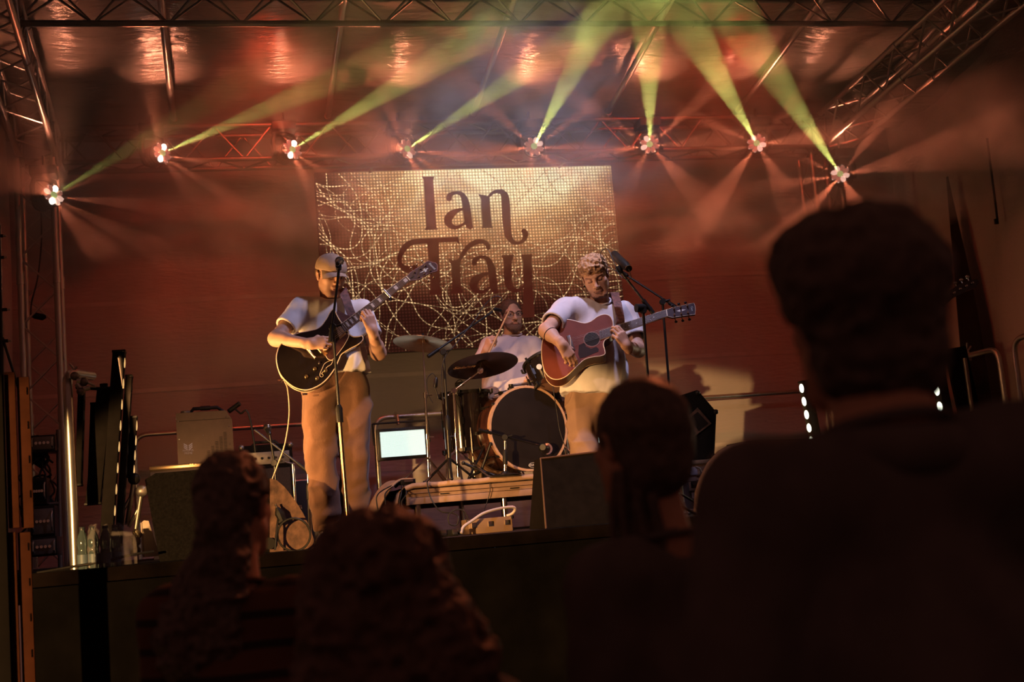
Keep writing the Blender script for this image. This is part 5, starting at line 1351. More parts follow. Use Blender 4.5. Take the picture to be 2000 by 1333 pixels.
# drummer's stool
tp = J3['pel']; dt = thing('drum_throne', 'round padded stool under the drummer', 'stool', (tp[0], tp[1], RZ))
lathe('seat', [(0, 0), (0.16, 0), (0.175, 0.03), (0.165, 0.07), (0, 0.08)], (tp[0], tp[1] + 0.02, tp[2] - 0.20), (0, 0, 1), BLACK, dt, n=28)
rod('post', (tp[0], tp[1] + 0.02, RZ + 0.16), (tp[0], tp[1] + 0.02, tp[2] - 0.2), 0.016, CHROME, dt)
for a in (0.5, 2.6, 4.7): rod('leg', (tp[0], tp[1] + 0.02, RZ + 0.2), (tp[0] + 0.24 * math.cos(a), tp[1] + 0.02 + 0.24 * math.sin(a), RZ), 0.010, CHROME, dt)
# stick in the raised hand
sk = thing('drumstick', 'wooden drumstick raised in the right hand of the drummer', 'drumstick', P(958, 684, Y3 - 0.33))
WOOD = mat('maple stick', (0.55, 0.35, 0.20), 0.45, 0, 0.1, 40)
a_, b_ = P(962, 675, Y3 - 0.33), P(996, 604, Y3 - 0.40); d_ = (b_ - a_)
bm = bmesh.new(); btube(bm, [a_ - d_ * 0.22, a_, a_ + d_ * 0.75, b_ - d_ * 0.03], [0.0075, 0.0078, 0.0062, 0.0036], 10); finish(bm, 'shaft', WOOD, sk)
bm = bmesh.new(); bsphere(bm, b_ - d_ * 0.015, 0.0055, 10, 8); finish(bm, 'tip', WOOD, sk)
# cymbals and their stands
CYMD = mat('dark oxidised bronze', (0.030, 0.016, 0.011), 0.30, 0.7, 0.3, 14); CYMB = mat('bronze cymbal', (0.46, 0.26, 0.15), 0.32, 0.85, 0.15, 20)
def cymbal(parent, c, nrm, R, m):
    bm = bmesh.new(); blathe(bm, [(0.008, 0.028), (R * 0.10, 0.026), (R * 0.17, 0.010), (R * 0.22, 0.006), (R * 0.6, -0.004), (R, -0.020), (R, -0.0215), (R * 0.6, -0.0055), (R * 0.22, 0.0045), (R * 0.17, 0.0085), (R * 0.10, 0.0245), (0.008, 0.0265)], c, nrm, 56, capa=False, capb=False)
    return finish(bm, 'cymbal', m, parent)
def tripod(parent, base, h_, spread, m, r=0.009, rot=0.3):
    for k in range(3):
        a = rot + k * 2 * PI / 3
        rod('leg', (base[0], base[1], base[2] + h_), (base[0] + spread * math.cos(a), base[1] + spread * math.sin(a), base[2] + 0.008), r, m, parent, 8)
        ball('rubber_foot', (base[0] + spread * math.cos(a), base[1] + spread * math.sin(a), base[2] + 0.010), 0.011, RUBBER, parent, seg=8, rings=6)
cs = P(826, 667, 9.3); cb_ = Vector((P(838, 935, 9.3).x, 9.3, RZ))
cy = thing('crash_cymbal_stand', 'bronze crash cymbal on a chrome stand left of the drums, lit from below', 'cymbal', cb_, 'cymbals of the kit')
cymbal(cy, cs, (0.20, 0.12, 1.0), 0.215, CYMB)
mid = cb_ + (cs - cb_) * 0.33; mid2 = cb_ + (cs - cb_) * 0.62
rod('lower_tube', cb_ + Vector((0, 0, 0.03)), mid, 0.0125, CHROME, cy); rod('middle_tube', mid, mid2, 0.0095, CHROME, cy); rod('upper_tube', mid2, cs + Vector((0, 0, 0.03)), 0.006, CHROME, cy)
for p in (mid, mid2):
    lathe('clutch', [(0.016, -0.02), (0.017, 0.02)], p, (cs - cb_), CHROME, cy, n=12); rod('wing_screw', p, p + Vector((0.045, -0.02, 0)), 0.005, CHROME, cy, 8)
lathe('felt_and_nut', [(0.016, 0.0), (0.016, 0.012), (0.008, 0.014), (0.008, 0.03)], cs + Vector((0, 0, 0.028)), (0.20, 0.12, 1), BLACK, cy, n=12)
tripod(cy, cb_, 0.20, 0.24, CHROME, 0.008, 0.9)
rc = P(942, 710, 8.98); rb_ = Vector((P(895, 925, 9.0).x, 9.0, RZ)); rtop = P(886, 764, 9.0); rarm = P(938, 724, 8.98)
cy2 = thing('ride_cymbal_stand', 'dark cymbal with pale script on a chrome boom stand in front of the drummer', 'cymbal', rb_, 'cymbals of the kit')
rn = Vector((-0.05, 0.25, 1.0)).normalized()
cym2 = cymbal(cy2, rc, rn, 0.252, CYMD)
fC = Face(rc - rn * 0.012, -rn)
text('maker_script', 'Sabian', 0.062, fC.mat4(fC(906, 717) - rn * 0.004, (1, 0, 0)), mat('pale cymbal print', (0.30, 0.17, 0.11), 0.6), cym2, font_shear=0.35, bold=0.0015)
md_ = rb_ + (rtop - rb_) * 0.5
rod('lower_tube', rb_ + Vector((0, 0, 0.03)), md_, 0.0135, CHROME, cy2); rod('upper_tube', md_, rtop, 0.0105, CHROME, cy2)
lathe('clutch', [(0.017, -0.02), (0.018, 0.02)], md_, (0, 0, 1), CHROME, cy2, n=12); rod('wing_screw', md_, md_ + Vector((-0.045, -0.01, 0)), 0.005, CHROME, cy2, 8)
lathe('boom_tilter', [(0.018, -0.025), (0.020, 0.0), (0.018, 0.025)], rtop, (0, 1, 0), CHROME, cy2, n=14)
rod('boom_arm', rtop - (rarm - rtop) * 0.35, rarm, 0.0075, CHROME, cy2)
lathe('cymbal_tilter', [(0.008, -0.012), (0.022, -0.010), (0.022, 0.010), (0.008, 0.012)], rarm, (0, 1, 0), CHROME, cy2, n=18)
rod('cymbal_rod', rarm, rc + rn * 0.05, 0.0035, CHROME, cy2)
tripod(cy2, rb_, 0.22, 0.26, CHROME, 0.008, 1.3)

# ------------------------------------------------------------------ microphones and stands
GRILL = mat('microphone grille', (0.10, 0.08, 0.07), 0.3, 0.8, 0.4, 300)
def microphone(parent, tip, tail, r=0.025, handheld=True):
    tip = Vector(tip); tail = Vector(tail); d = (tail - tip); L = d.length
    if handheld:
        lathe('microphone_body', [(0.017, 0.05), (0.020, 0.055), (0.0125, L * 0.97), (0.010, L)], tip, d, BLACKM, parent, n=16)
        g = lathe('microphone_grille', [(0.0, 0.0), (0.012, 0.003), (0.022, 0.014), (0.0255, 0.03), (0.0235, 0.045), (0.017, 0.056)], tip, d, GRILL, parent, n=18)
        bm = bmesh.new(); blathe(bm, [(0.0255, 0.027), (0.0270, 0.030), (0.0270, 0.034), (0.0255, 0.037)], tip, d, 18, capa=False, capb=False); finish(bm, 'grille_band', CHROME, g)
    else:
        lathe('microphone_body', [(0.0, 0.0), (r * 0.8, 0.002), (r, 0.01), (r, L * 0.8), (r * 0.6, L)], tip, d, BLACKM, parent, n=16)
def mic_stand(label, base, top, boom_a, boom_b, ground, m_low=BLACKM, m_up=BLACKM, r=0.0095, legs='tripod', spread=0.30, group='microphone stands', rot=0.4, clutch_f=0.55, name='microphone_stand'):
    base = Vector(base); top = Vector(top); t = thing(name, label, 'microphone stand', (base[0], base[1], ground), group)
    base.z = ground
    q = base + (top - base) * clutch_f
    rod('lower_tube', base + Vector((0, 0, 0.02)), q, r * 1.25, m_low, t); rod('upper_tube', q, top, r * 0.85, m_up, t)
    lathe('clutch', [(r * 1.9, -0.05), (r * 2.0, 0.03), (r * 1.2, 0.05)], q, (top - base), BLACK, t, n=12)
    if boom_a is not None:
        boom_a = Vector(boom_a); boom_b = Vector(boom_b)
        rod('boom', boom_a, boom_b, r * 0.72, BLACKM, t)
        d = (boom_b - boom_a).normalized(); rod('boom_grip', boom_a, boom_a + d * 0.10, r * 1.25, BLACK, t)
        lathe('boom_clutch', [(0.02, -0.022), (0.024, 0), (0.02, 0.022)], top, (0.2, 1, 0), BLACK, t, n=14)
        rod('clutch_screw', top, top + Vector((0.05, -0.02, 0.01)), 0.006, BLACK, t, 8)
    if legs == 'tripod': tripod(t, (base.x, base.y, ground), 0.16, spread, BLACKM, 0.009, rot)
    else: lathe('round_base', [(0, 0), (0.11, 0), (0.115, 0.012), (0.03, 0.026), (0.015, 0.04)], (base.x, base.y, ground), (0, 0, 1), BLACKM, t, n=30)
    return t
def cable(label, pts, r=0.004, m=RUBBER, k=6, name='cable', group=None):
    o = tube(name, pts, r, m, None, n=7, smooth_k=k); return tag(o, label, 'cable', group)
# vocal stand in front of the capped guitarist
ms1 = mic_stand('boom stand with a vocal microphone in front of the guitarist in the cap', P(682, 1060, 7.35), P(650, 640, 7.35), P(645, 668, 7.33), P(660, 545, 7.36), S, m_low=mat('worn chrome tube', (0.30, 0.20, 0.13), 0.25, 1.0, 0.1, 30), m_up=BLACKM, r=0.010, clutch_f=0.60, rot=0.1)
rod('boom_tip', P(660, 545, 7.36), P(661.5, 527, 7.36), 0.008, BLACK, ms1); lathe('microphone_clip', [(0.016, -0.02), (0.018, 0.02)], P(661.5, 522, 7.37), (-0.1, -0.9, 0.25), BLACK, ms1, n=12)
mc1 = thing('microphone', 'vocal microphone with shiny grille in front of the cap brim', 'microphone', P(662, 512, 7.36))
microphone(mc1, P(664, 509, 7.48), P(659, 516, 7.30))
# vocal stand in front of the acoustic player
ms2 = mic_stand('boom stand holding a large microphone at the face of the acoustic guitarist', P(1284, 1000, 7.4), P(1256, 606, 7.4), P(1276, 612, 7.38), P(1212, 530, 7.44), S, r=0.0105, clutch_f=0.62)
lathe('counterweight', [(0.026, -0.03), (0.026, 0.03)], P(1251, 602, 7.40), (1, 0.2, 0), BLACK, ms2, n=16)
mc2 = thing('microphone', 'fat dark stage microphone beside the head of the acoustic guitarist', 'microphone', P(1212, 512, 7.44))
microphone(mc2, P(1199, 497, 7.60), P(1229, 526, 7.34), r=0.027, handheld=False)
lathe('tail_ring', [(0.018, 0), (0.021, 0.004), (0.021, 0.012)], P(1227, 524, 7.35), (P(1229, 526, 7.34) - P(1199, 497, 7.6)), GOLD, mc2, n=16)
lathe('microphone_clip', [(0.012, 0), (0.02, 0.02), (0.02, 0.05)], P(1214, 535, 7.44), (-0.3, 0.2, 0.9), BLACK, ms2, n=12)
cable('thin cable looping from the microphone near the blond guitarist', [P(1228, 525, 7.34), P(1232, 545, 7.36), P(1212, 540, 7.42), P(1198, 510, 7.45), P(1188, 488, 7.5), P(1178, 488, 7.55), P(1173, 499, 7.6), P(1185, 520, 7.62), P(1212, 533, 7.45)], 0.0025)
# tall boom stand behind him
ms3 = mic_stand('tall black boom stand behind the headstock of the acoustic guitar', P(1322, 960, 8.5), P(1294, 590, 8.5), P(1330, 607, 8.46), P(1222, 537, 8.62), S, r=0.0105, clutch_f=0.5)
microphone(ms3, P(1216, 532, 8.66), P(1226, 539, 8.6), r=0.013, handheld=False)
# overhead of the drums
ms4 = mic_stand('black overhead boom stand before the drum riser with its arm slanting up to the drummer', P(880, 936, 8.86), P(866, 688, 8.86), P(836, 697, 8.84), P(962, 609, 9.05), RZ, r=0.011, clutch_f=0.45, spread=0.2)
microphone(ms4, P(979, 607, 9.08), P(964, 604, 9.05), r=0.014, handheld=False)
cable('cable arching over the overhead microphone of the drums', [P(980, 590, 9.05), P(978, 581, 9.05), P(965, 580, 9.05), P(945, 598, 9.0), P(925, 628, 8.95), P(890, 672, 8.88), P(868, 700, 8.85), P(862, 740, 8.84), P(866, 790, 8.84)], 0.003)
# bass drum microphone on a short round-based stand
ms5 = mic_stand('short chrome stand with a microphone boom reaching into the bass drum port', P(987, 930, 8.78), P(986, 855, 8.78), P(935, 840, 8.72), P(1058, 872, 8.86), RZ, m_low=CHROME, m_up=CHROME, r=0.009, legs='round', clutch_f=0.5)
mc5 = thing('microphone', 'stubby black microphone in the port of the bass drum', 'microphone', P(1066, 877, 8.88)); microphone(mc5, P(1066, 878, 8.93), P(1060, 874, 8.84), r=0.036, handheld=False)
# amplifier stand at the left, low
ms6 = mic_stand('low black boom stand with a small microphone before the guitar amplifier', P(545, 1010, 8.7), P(536, 905, 8.7), P(605, 924, 8.65), P(497, 840, 8.7), S, r=0.0105, clutch_f=0.5)
mc6 = thing('microphone', 'small microphone on a clip above the guitar amplifier', 'microphone', P(523, 838, 8.72)); microphone(mc6, P(520, 830, 8.76), P(527, 850, 8.68))
rod('neck_tube', P(527, 850, 8.68), P(537, 910, 8.7), 0.008, BLACKM, ms6)
ms7 = mic_stand('slim chrome stand behind the left leg of the capped guitarist', P(606, 1045, 8.35), P(597, 828, 8.35), None, None, S, m_low=CHROME, m_up=CHROME, r=0.008, legs='round', clutch_f=0.45)
# tom microphones clipped at the floor tom
for (a, b, c, lab) in (((850, 758), (868, 757), (852, 738), 'small clip-on microphone at the left rim of the floor tom'), ((888, 752), (893, 742), (906, 750), 'small clip-on microphone above the floor tom beside the cymbal stand')):
    t = thing('clip_microphone', lab, 'microphone', P(*b, 9.15)); microphone(t, P(*a, 9.15), P(*c, 9.15), r=0.016, handheld=False)
    tube('gooseneck', [P(*a, 9.15), P(a[0] + 6, a[1] + 20, 9.15), P(a[0] + 14, a[1] + 24, 9.2)], 0.005, BLACKM, t)
    tube('lead', [P(*c, 9.15), P(c[0] - 8, c[1] - 8, 9.15), P(c[0] - 18, c[1] + 4, 9.15), P(c[0] - 16, c[1] + 32, 9.15), P(c[0] - 6, c[1] + 50, 9.15)], 0.003, RUBBER, t, smooth_k=5)
# kick pedal and clutter on the riser
kp = thing('hardware_foot', 'black boom foot lying at the left of the bass drum', 'stand', P(925, 925, 8.9))
for a, b in (((905, 905), (940, 920)), ((940, 920), (958, 868)), ((940, 920), (918, 932)), ((940, 920), (968, 930))): rod('bar', P(*a, 8.92), P(*b, 8.9), 0.010, BLACKM, kp)
for p in ((905, 905), (958, 868), (918, 932), (968, 930)): ball('end_cap', P(*p, 8.91), 0.014, BLACKM, kp, seg=10, rings=8)
db = thing('stage_box', 'small black box with leads on the carpet edge of the riser', 'box', P(800, 945, 8.85)); box('case', P(796, 942, 8.86), (0.10, 0.08, 0.035), BLACK, db); box('plate', P(798, 939, 8.815), (0.06, 0.004, 0.018), CHROME, db, bevel=0)
for i, (dx, w2) in enumerate(((0, 0), (12, 5), (42, 2), (52, -4))):
    cable(['first cable from the left hanging over the blanket of the riser', 'second cable from the left over the blanket', 'third cable, curling down the carpet end of the riser', 'fourth cable, down the carpet end of the riser'][i], [P(790 - i * 3, 938, 8.9), P(742 + dx, 962, 8.76), P(736 + dx + w2, 985, 8.74), P(745 + dx - w2, 1015, 8.74), P(750 + dx, 1040, 8.75)], 0.0045, group='cables over the riser end')
cable('cable dangling from the riser front into a loop on the stage', [P(834, 942, 8.76), P(838, 965, 8.74), P(848, 985, 8.7), P(862, 1000, 8.6), P(884, 1003, 8.5), P(895, 1010, 8.4), P(892, 1026, 8.4), P(878, 1024, 8.4), P(876, 1008, 8.4), P(888, 997, 8.4), P(905, 998, 8.4), P(915, 1015, 8.4)], 0.0045)
cable('thin cable hanging from the drums over the middle of the riser front', [P(956, 936, 8.78), P(957, 960, 8.76), P(950, 985, 8.76), P(945, 1000, 8.7), P(940, 1018, 8.6)], 0.003)
cable('thin cable running down across the black bass drum head', [P(1078, 741, 8.8), P(1082, 770, 8.78), P(1087, 800, 8.8), P(1093, 840, 8.82), P(1102, 868, 8.8), P(1108, 890, 8.78), P(1100, 934, 8.76)], 0.003)
# white hose, cases and pedals along the stage edge
hs_ = tube('hose', [P(901, 1042, 7.6), P(905, 1030, 7.62), P(922, 1018, 7.66), P(945, 1003, 7.7), P(975, 994, 7.75), P(1000, 991, 7.8), P(1006, 996, 7.82), P(1000, 1004, 7.84), P(990, 1008, 7.86)], 0.0085, mat('white plastic hose', (0.62, 0.52, 0.48), 0.5), None, n=10, smooth_k=6); tag(hs_, 'white plastic hose bent in a loop before the riser', 'hose')
def floor_case(name, label, px0, px1, py_t, Y, depth, m, cat, extra=True):
    a = P(px0, py_t, Y); b = P(px1, py_t, Y); h_ = (a.z + b.z) / 2 - S
    t = thing(name, label, cat, ((a.x + b.x) / 2, Y, S)); box('shell', ((a.x + b.x) / 2, Y + depth / 2, S + h_ / 2), (b.x - a.x, depth, h_), m, t, bevel=0.006)
    if extra:
        for k in (0.12, 0.5, 0.88): box('latch', (a.x + (b.x - a.x) * k, Y - 0.004, S + h_ * 0.6), (0.03, 0.012, 0.03), CHROME, t, bevel=0.002)
        for k in (0.0, 1.0): box('corner', (a.x + (b.x - a.x) * k, Y, S + h_ - 0.006), (0.02, 0.02, 0.02), CHROME, t, bevel=0.004)
    return t
floor_case('hard_case', 'flat tan metal case at the edge of the stage under the riser', 914, 1000, 1012, 7.75, 0.25, mat('tan case', (0.32, 0.20, 0.13), 0.4, 0.3), 'case')
floor_case('pedal_board', 'dark effects pedal board left of the white hose', 838, 895, 1036, 7.6, 0.25, BLACK, 'pedals')
pk_ = thing('power_brick', 'black power block hanging by the riser leg above the tan case', 'power supply', P(985, 1012, 8.0)); box('block', P(982, 1010, 8.0), (0.11, 0.08, 0.05), BLACK, pk_, bevel=0.012); box('label_plate', P(982, 1010, 7.955), (0.06, 0.004, 0.02), DKSTEEL, pk_, bevel=0)
pk_.location.z = S; 
# ------------------------------------------------------------------ guard rails along the back and sides of the stage
def rail(label, pts, r=0.021, posts=(), low=None, m=STEEL):
    t = thing('guard_rail', label, 'railing', (pts[0][0], pts[0][1], S), 'guard rails of the stage')
    tube('top_bar', pts, r, m, t, n=12)
    for a, b in posts: rod('post', a, b, r, m, t, 12)
    if low: rod('low_bar', low[0], low[1], r * 0.8, m, t, 12)
    return t
def bend(a, c, b, r=0.12, n=6):
    """rounded corner at c between a and b"""
    a, b, c = Vector(a), Vector(b), Vector(c); d1 = (a - c).normalized(); d2 = (b - c).normalized()
    out = [a]
    for i in range(n + 1):
        t = i / n; p = c + d1 * r * (1 - t) ** 2 + d2 * r * t ** 2; out.append(p)
    return out + [b]
YR = 11.7; ZR = 2.5
def xr(px, py=830): return P(px, py, YR).x
a0, a1 = xr(262, 850), xr(640, 825)
rail('steel guard rail along the back wall at the left', bend((a0, YR, S), (a0, YR, ZR), (a1 - 0.2, YR, ZR))[:-1] + bend((a0 + 0.3, YR, ZR), (a1, YR, ZR), (a1, YR, S))[1:], low=((a0, YR, 2.0), (a1, YR, 2.0)))
b0, b1 = xr(722, 860), xr(1010, 800)
rail('steel guard rail with a rounded corner behind the left flood panel', bend((b0, YR - 0.5, S), (b0, YR - 0.5, 2.47), (b1 - 0.2, YR - 0.5, 2.47))[:-1] + bend((b0 + 0.3, YR - 0.5, 2.47), (b1, YR - 0.5, 2.47), (b1, YR - 0.5, S))[1:], low=((b0, YR - 0.5, 1.72), (b1, YR - 0.5, 1.72)))
p = Vector((b0 + 0.018, YR - 0.53, 1.72)); tcl = thing('rail_clamp', 'block clamp at the foot of the guard rail behind the capped guitarist', 'clamp', p); box('block', p, (0.075, 0.06, 0.07), STEEL, tcl); rod('bolt', p + Vector((-0.03, -0.03, 0)), p + Vector((-0.03, -0.06, 0)), 0.008, CHROME, tcl)
c0, c1 = xr(1100, 800), xr(1700, 757)
rail('steel guard rail along the back wall at the right', bend((c0, YR, S), (c0, YR, ZR), (c1 - 0.2, YR, ZR))[:-1] + bend((c0 + 0.3, YR, ZR), (c1, YR, ZR), (c1, YR, S))[1:], low=((c0, YR, 1.93), (c1, YR, 1.93)))
# side railings at the right edge, running towards the audience
XS = 6.55
def side_rail(label, y0, y1, z):
    t = rail(label, bend((XS, y1, S), (XS, y1, z), (XS, y0 + 0.2, z), 0.14)[:-1] + bend((XS, y1 - 0.3, z), (XS, y0, z), (XS, y0, S), 0.14)[1:], r=0.024, low=((XS, y0, S + 0.42), (XS, y1, S + 0.42)))
    return t
side_rail('side guard rail right of the tall man, nearer to the drums', 10.05, 11.5, 2.62)
side_rail('side guard rail at the right edge of the picture', 8.4, 9.82, 2.66)
gc = P(1888, 690, 10.6); gcl = thing('rail_clamp', 'winged clamp on the side guard rail beside the tall man', 'clamp', gc)
for d in ((0.05, 0, 0.06), (-0.05, 0.02, 0.04), (0.03, -0.02, -0.05), (-0.04, 0, -0.05), (0.0, -0.03, 0.09), (-0.09, -0.02, -0.03)): rod('wing', gc, gc + Vector(d), 0.008, STEEL, gcl, 8)
ball('hub', gc, 0.026, STEEL, gcl)
box('jaw', gc + Vector((0.0, 0.0, -0.05)), (0.06, 0.05, 0.05), DKSTEEL, gcl)

# ------------------------------------------------------------------ LED bars
LEDDOT = emis('lit LED lens', (0.95, 1.0, 0.80), 3.0)
LEDSIDE = emis('LED strip edge', (1.0, 0.58, 0.20), 0.8)
def led_bar(label, top, bot, w_, d_, face, n, lit=True, dot_r=0.026, strip=None):
    """upright batten of n lamps; face = direction the lamps look"""
    top = Vector(top); bot = Vector(bot); ax = (top - bot).normalized(); L = (top - bot).length
    f_ = Vector(face); f_ = (f_ - ax * f_.dot(ax)).normalized(); sx = ax.cross(f_)
    M = Matrix((sx, f_, ax)).transposed()
    t = thing('led_bar', label, 'LED bar', bot, 'upright LED bars')
    box('housing', (top + bot) / 2, (w_, d_, L), BLACKM, t, rot=M, bevel=0.006)
    for i in range(n):
        c = bot + ax * (L * (i + 0.5) / n) + f_ * (d_ / 2)
        lathe('lamp', [(0.0, 0.010), (dot_r * 0.6, 0.008), (dot_r, 0.0), (dot_r, -0.005)], c, f_, LEDDOT if lit else LEDSIDE, t, n=16)
    for e in (top, bot): box('end_plate', e, (w_ * 1.06, d_ * 1.04, 0.012), BLACK, t, rot=M, bevel=0.003)
    if bot.z > S + 0.02: rod('stand_pole', (bot.x, bot.y, S), bot, 0.018, BLACKM, t); lathe('stand_foot', [(0.13, 0), (0.13, 0.01), (0.02, 0.02)], (bot.x, bot.y, S), (0, 0, 1), BLACKM, t, n=20)
    return t
# right: two bars facing the stage
led_bar('LED bar of round white lamps right of the tall man\'s neck', P(1818, 655, 9.6), P(1870, 934, 9.6), 0.10, 0.08, (-1.0, -0.02, 0.0), 9, dot_r=0.040)
led_bar('LED bar of white lamps left of the tall man\'s neck', P(1571, 745, 10.9), P(1600, 900, 10.9), 0.10, 0.08, (-1.0, -0.05, 0), 6, dot_r=0.040)
dk = thing('dark_panel', 'dark flat panel clamped behind the LED bar at the right', 'panel', P(1895, 930, 10.3)); a_, b_ = P(1850, 680, 10.4), P(1935, 930, 10.4)
box('sheet', (a_ + b_) / 2, (abs(b_.x - a_.x) * 0.8, 0.04, abs(a_.z - b_.z)), CARPET, dk, rot=Matrix.Rotation(-0.1, 3, 'Y')); rod('clamp_rod', P(1884, 700, 10.36), P(1905, 850, 10.36), 0.02, DKSTEEL, dk)
# left: a cluster of bars seen from the side, glowing along one edge
def side_bar(label, x0t, y0t, x1t, x0b, y1b, Y, edge_right, lit=True):
    """edge-on bar: pixel extents of its black flank"""
    w0 = (P(x1t, y0t, Y) - P(x0t, y0t, Y)).length; top = P((x0t + x1t) / 2, y0t, Y); bot = P(x0b + (x1t - x0t) / 2, y1b, Y)
    ax = (top - bot).normalized(); L = (top - bot).length; M = Matrix((Vector((1, 0, 0)), Vector((0, 1, 0)), ax)).transposed()
    t = thing('led_bar', label, 'LED bar', bot, 'upright LED bars')
    box('housing', (top + bot) / 2, (w0, 0.10, L), mat('matte black bar', (0.010, 0.008, 0.008), 0.8, 0, 0.2, 20, spec=0.1), t, rot=M, bevel=0.005)
    n = max(4, int(L / 0.11))
    for i in range(n):
        c = bot + ax * (L * (i + 0.5) / n) + Vector((w0 / 2 if edge_right else -w0 / 2, -0.012, 0))
        lathe('lamp', [(0.0, 0.003), (0.022, 0.0025), (0.034, 0.0), (0.034, -0.003)], c, (1 if edge_right else -1, -0.05, 0), LEDSIDE if lit else BLACK, t, n=14)
    for e in (top, bot): box('end_plate', e, (w0 * 1.1, 0.105, 0.012), BLACK, t, rot=M, bevel=0.002)
    return t
side_bar('tallest black LED bar of the cluster at the left, glowing along its right edge', 221, 688, 245, 196, 1060, 7.50, True)
side_bar('black LED bar just right of the tallest one at the left', 246, 736, 259, 225, 1065, 7.62, True, lit=False)
side_bar('short black LED bar at the right end of the left cluster, glowing edge', 256, 816, 268, 249, 932, 7.70, True)
side_bar('wide black LED bar in the middle of the left cluster', 191, 760, 220, 168, 985, 7.58, True, lit=False)
side_bar('slim black LED bar beside the bent pipe at the left', 154, 753, 166, 148, 948, 7.6, True, lit=False)
side_bar('slim black LED bar behind the pipe, second from the left in the cluster', 178, 790, 189, 172, 965, 7.75, True, lit=False)
# the light of the bars themselves
def bar_light(name, c, d, energy, col, h_=1.0):
    L_ = bpy.data.lights.new(name, 'AREA'); L_.shape = 'RECTANGLE'; L_.size = 0.06; L_.size_y = h_; L_.energy = energy; L_.color = col; L_.spread = math.radians(150)
    o = bpy.data.objects.new(name, L_); COL.objects.link(o); d = Vector(d).normalized(); z = -d; y = Vector((0, 0, 1)); x = y.cross(z).normalized(); y = z.cross(x)
    o.matrix_world = Matrix.Translation(Vector(c)) @ Matrix((x, y, z)).transposed().to_4x4(); return o
bar_light('amber_bar_light', P(250, 840, 7.48), (1.0, 0.15, 0.10), 36, (1.0, 0.50, 0.17), 0.8)
bar_light('amber_bar_light', P(268, 870, 7.70) + Vector((0.02, 0, 0)), (1.0, 0.5, 0.0), 18, (1.0, 0.50, 0.17), 0.35)
bar_light('white_bar_light', P(1832, 770, 9.5), (-0.85, -0.5, 0.05), 4, (1.0, 0.80, 0.5), 0.8)
bar_light('white_bar_light', P(1570, 800, 10.8), (-0.85, -0.5, 0), 3, (1.0, 0.80, 0.5), 0.5)
# bent pipe with clamp that carries them
pp = thing('bent_pipe', 'upright bent steel pipe at the left carrying the LED bar cluster', 'pipe', (P(147, 1105, 7.35).x, 7.35, S))
tube('pipe', [(P(147, 1105, 7.35).x, 7.35, S), P(143, 1000, 7.35), P(134, 800, 7.35), P(132, 760, 7.35), P(132, 742, 7.38), P(136, 733, 7.46), P(144, 730, 7.62), P(180, 735, 7.9)], 0.026, STEEL, pp, n=14)
cl = thing('truss_clamp', 'winged steel clamp on top of the bent pipe at the left', 'clamp', P(145, 735, 7.35))
for a, b, r in (((145, 722), (136, 710), 0.006), ((145, 722), (150, 716), 0.007), ((150, 745), (165, 745), 0.016), ((165, 745), (186, 754), 0.007), ((150, 750), (160, 762), 0.014), ((160, 762), (176, 758), 0.012)): rod('arm', P(*a, 7.35), P(*b, 7.35), r, STEEL, cl, 8)
for q in ((146, 735), (164, 746), (158, 765)): ball('joint', P(*q, 7.35), 0.024, DKSTEEL, cl, seg=10, rings=8)
rod('cross_bar', P(150, 757, 7.45), P(195, 760, 7.62), 0.010, BLACKM, cl); lathe('knob', [(0.022, 0), (0.022, 0.02)], P(203, 757, 7.62), (0, 0, 1), BLACK, cl, n=12)
# feet hardware of the cluster
for i, (px, py, lab) in enumerate(((262, 936, 'black ball joint low on the left LED bar cluster'), (277, 960, 'steel ball joint beside the monitor wedge at the left'))):
    t = thing('ball_joint', lab, 'clamp', P(px, py, 7.66)); ball('ball', P(px, py, 7.66), 0.034, DKSTEEL if i else BLACK, t); rod('stem', P(px, py, 7.66), P(px - 14, py + 90, 7.66), 0.013, DKSTEEL, t); rod('strut', P(px - 4, py + 30, 7.66), P(px - 26, py + 70, 7.66), 0.010, STEEL, t)

# ------------------------------------------------------------------ speakers, amplifiers, machines
WEDGEM = mat('worn brown wedge side', (0.13, 0.066, 0.040), 0.75, 0, 0.5, 22, bump=0.3, bscale=140)
def wedge(label, outline, Y0, depth, front, group='floor monitor wedges', side_m=WEDGEM):
    """floor monitor: traced flank outline pushed back by depth; the dark grille faces away from the audience"""
    t = thing('monitor_wedge', label, 'speaker', (0, 0, 0), group)
    pts = [P(u, v, Y0) for u, v in outline]; zmin = min(p.z for p in pts)
    pts = [Vector((p.x, p.y, S + (p.z - zmin))) for p in pts]
    c = sum(pts, Vector()) / len(pts); t.location = (c.x, Y0, S); ORG[t.name] = Vector((c.x, Y0, S))
    return t, pts
# left wedge: dark back box with a rounded pale flank
t, _ = wedge('large monitor wedge at the stage edge behind the woman in stripes', [(300, 1085), (290, 925)], 7.25, 0.4, None)
Y = 7.3
bk = [P(u, v, Y) for u, v in ((283, 935), (395, 918), (395, 1088), (312, 1098))]; zb = S
bm = bmesh.new()
fr = [P(283, 938, Y), P(303, 925, Y), P(420, 915, Y), P(530, 935, Y), P(530, 1085, Y), P(312, 1098, Y)]
for p_ in (fr[4], fr[5]): p_.z = S + 0.002
bb = [p_ + Vector((0.0, 0.42, 0)) for p_ in fr]
va = [bm.verts.new(p_) for p_ in fr]; vb = [bm.verts.new(p_) for p_ in bb]
bm.faces.new(va); bm.faces.new(vb[::-1])
for i in range(6): bm.faces.new((va[i], vb[i], vb[(i + 1) % 6], va[(i + 1) % 6]))
finish(bm, 'cabinet', CARPET, t, smooth=False)
fl_ = [P(u, v, Y - 0.01) for u, v in [(527, 935), (540, 938), (556, 952), (575, 976), (592, 1003), (605, 1030), (613, 1055), (612, 1075), (527, 1083)]]
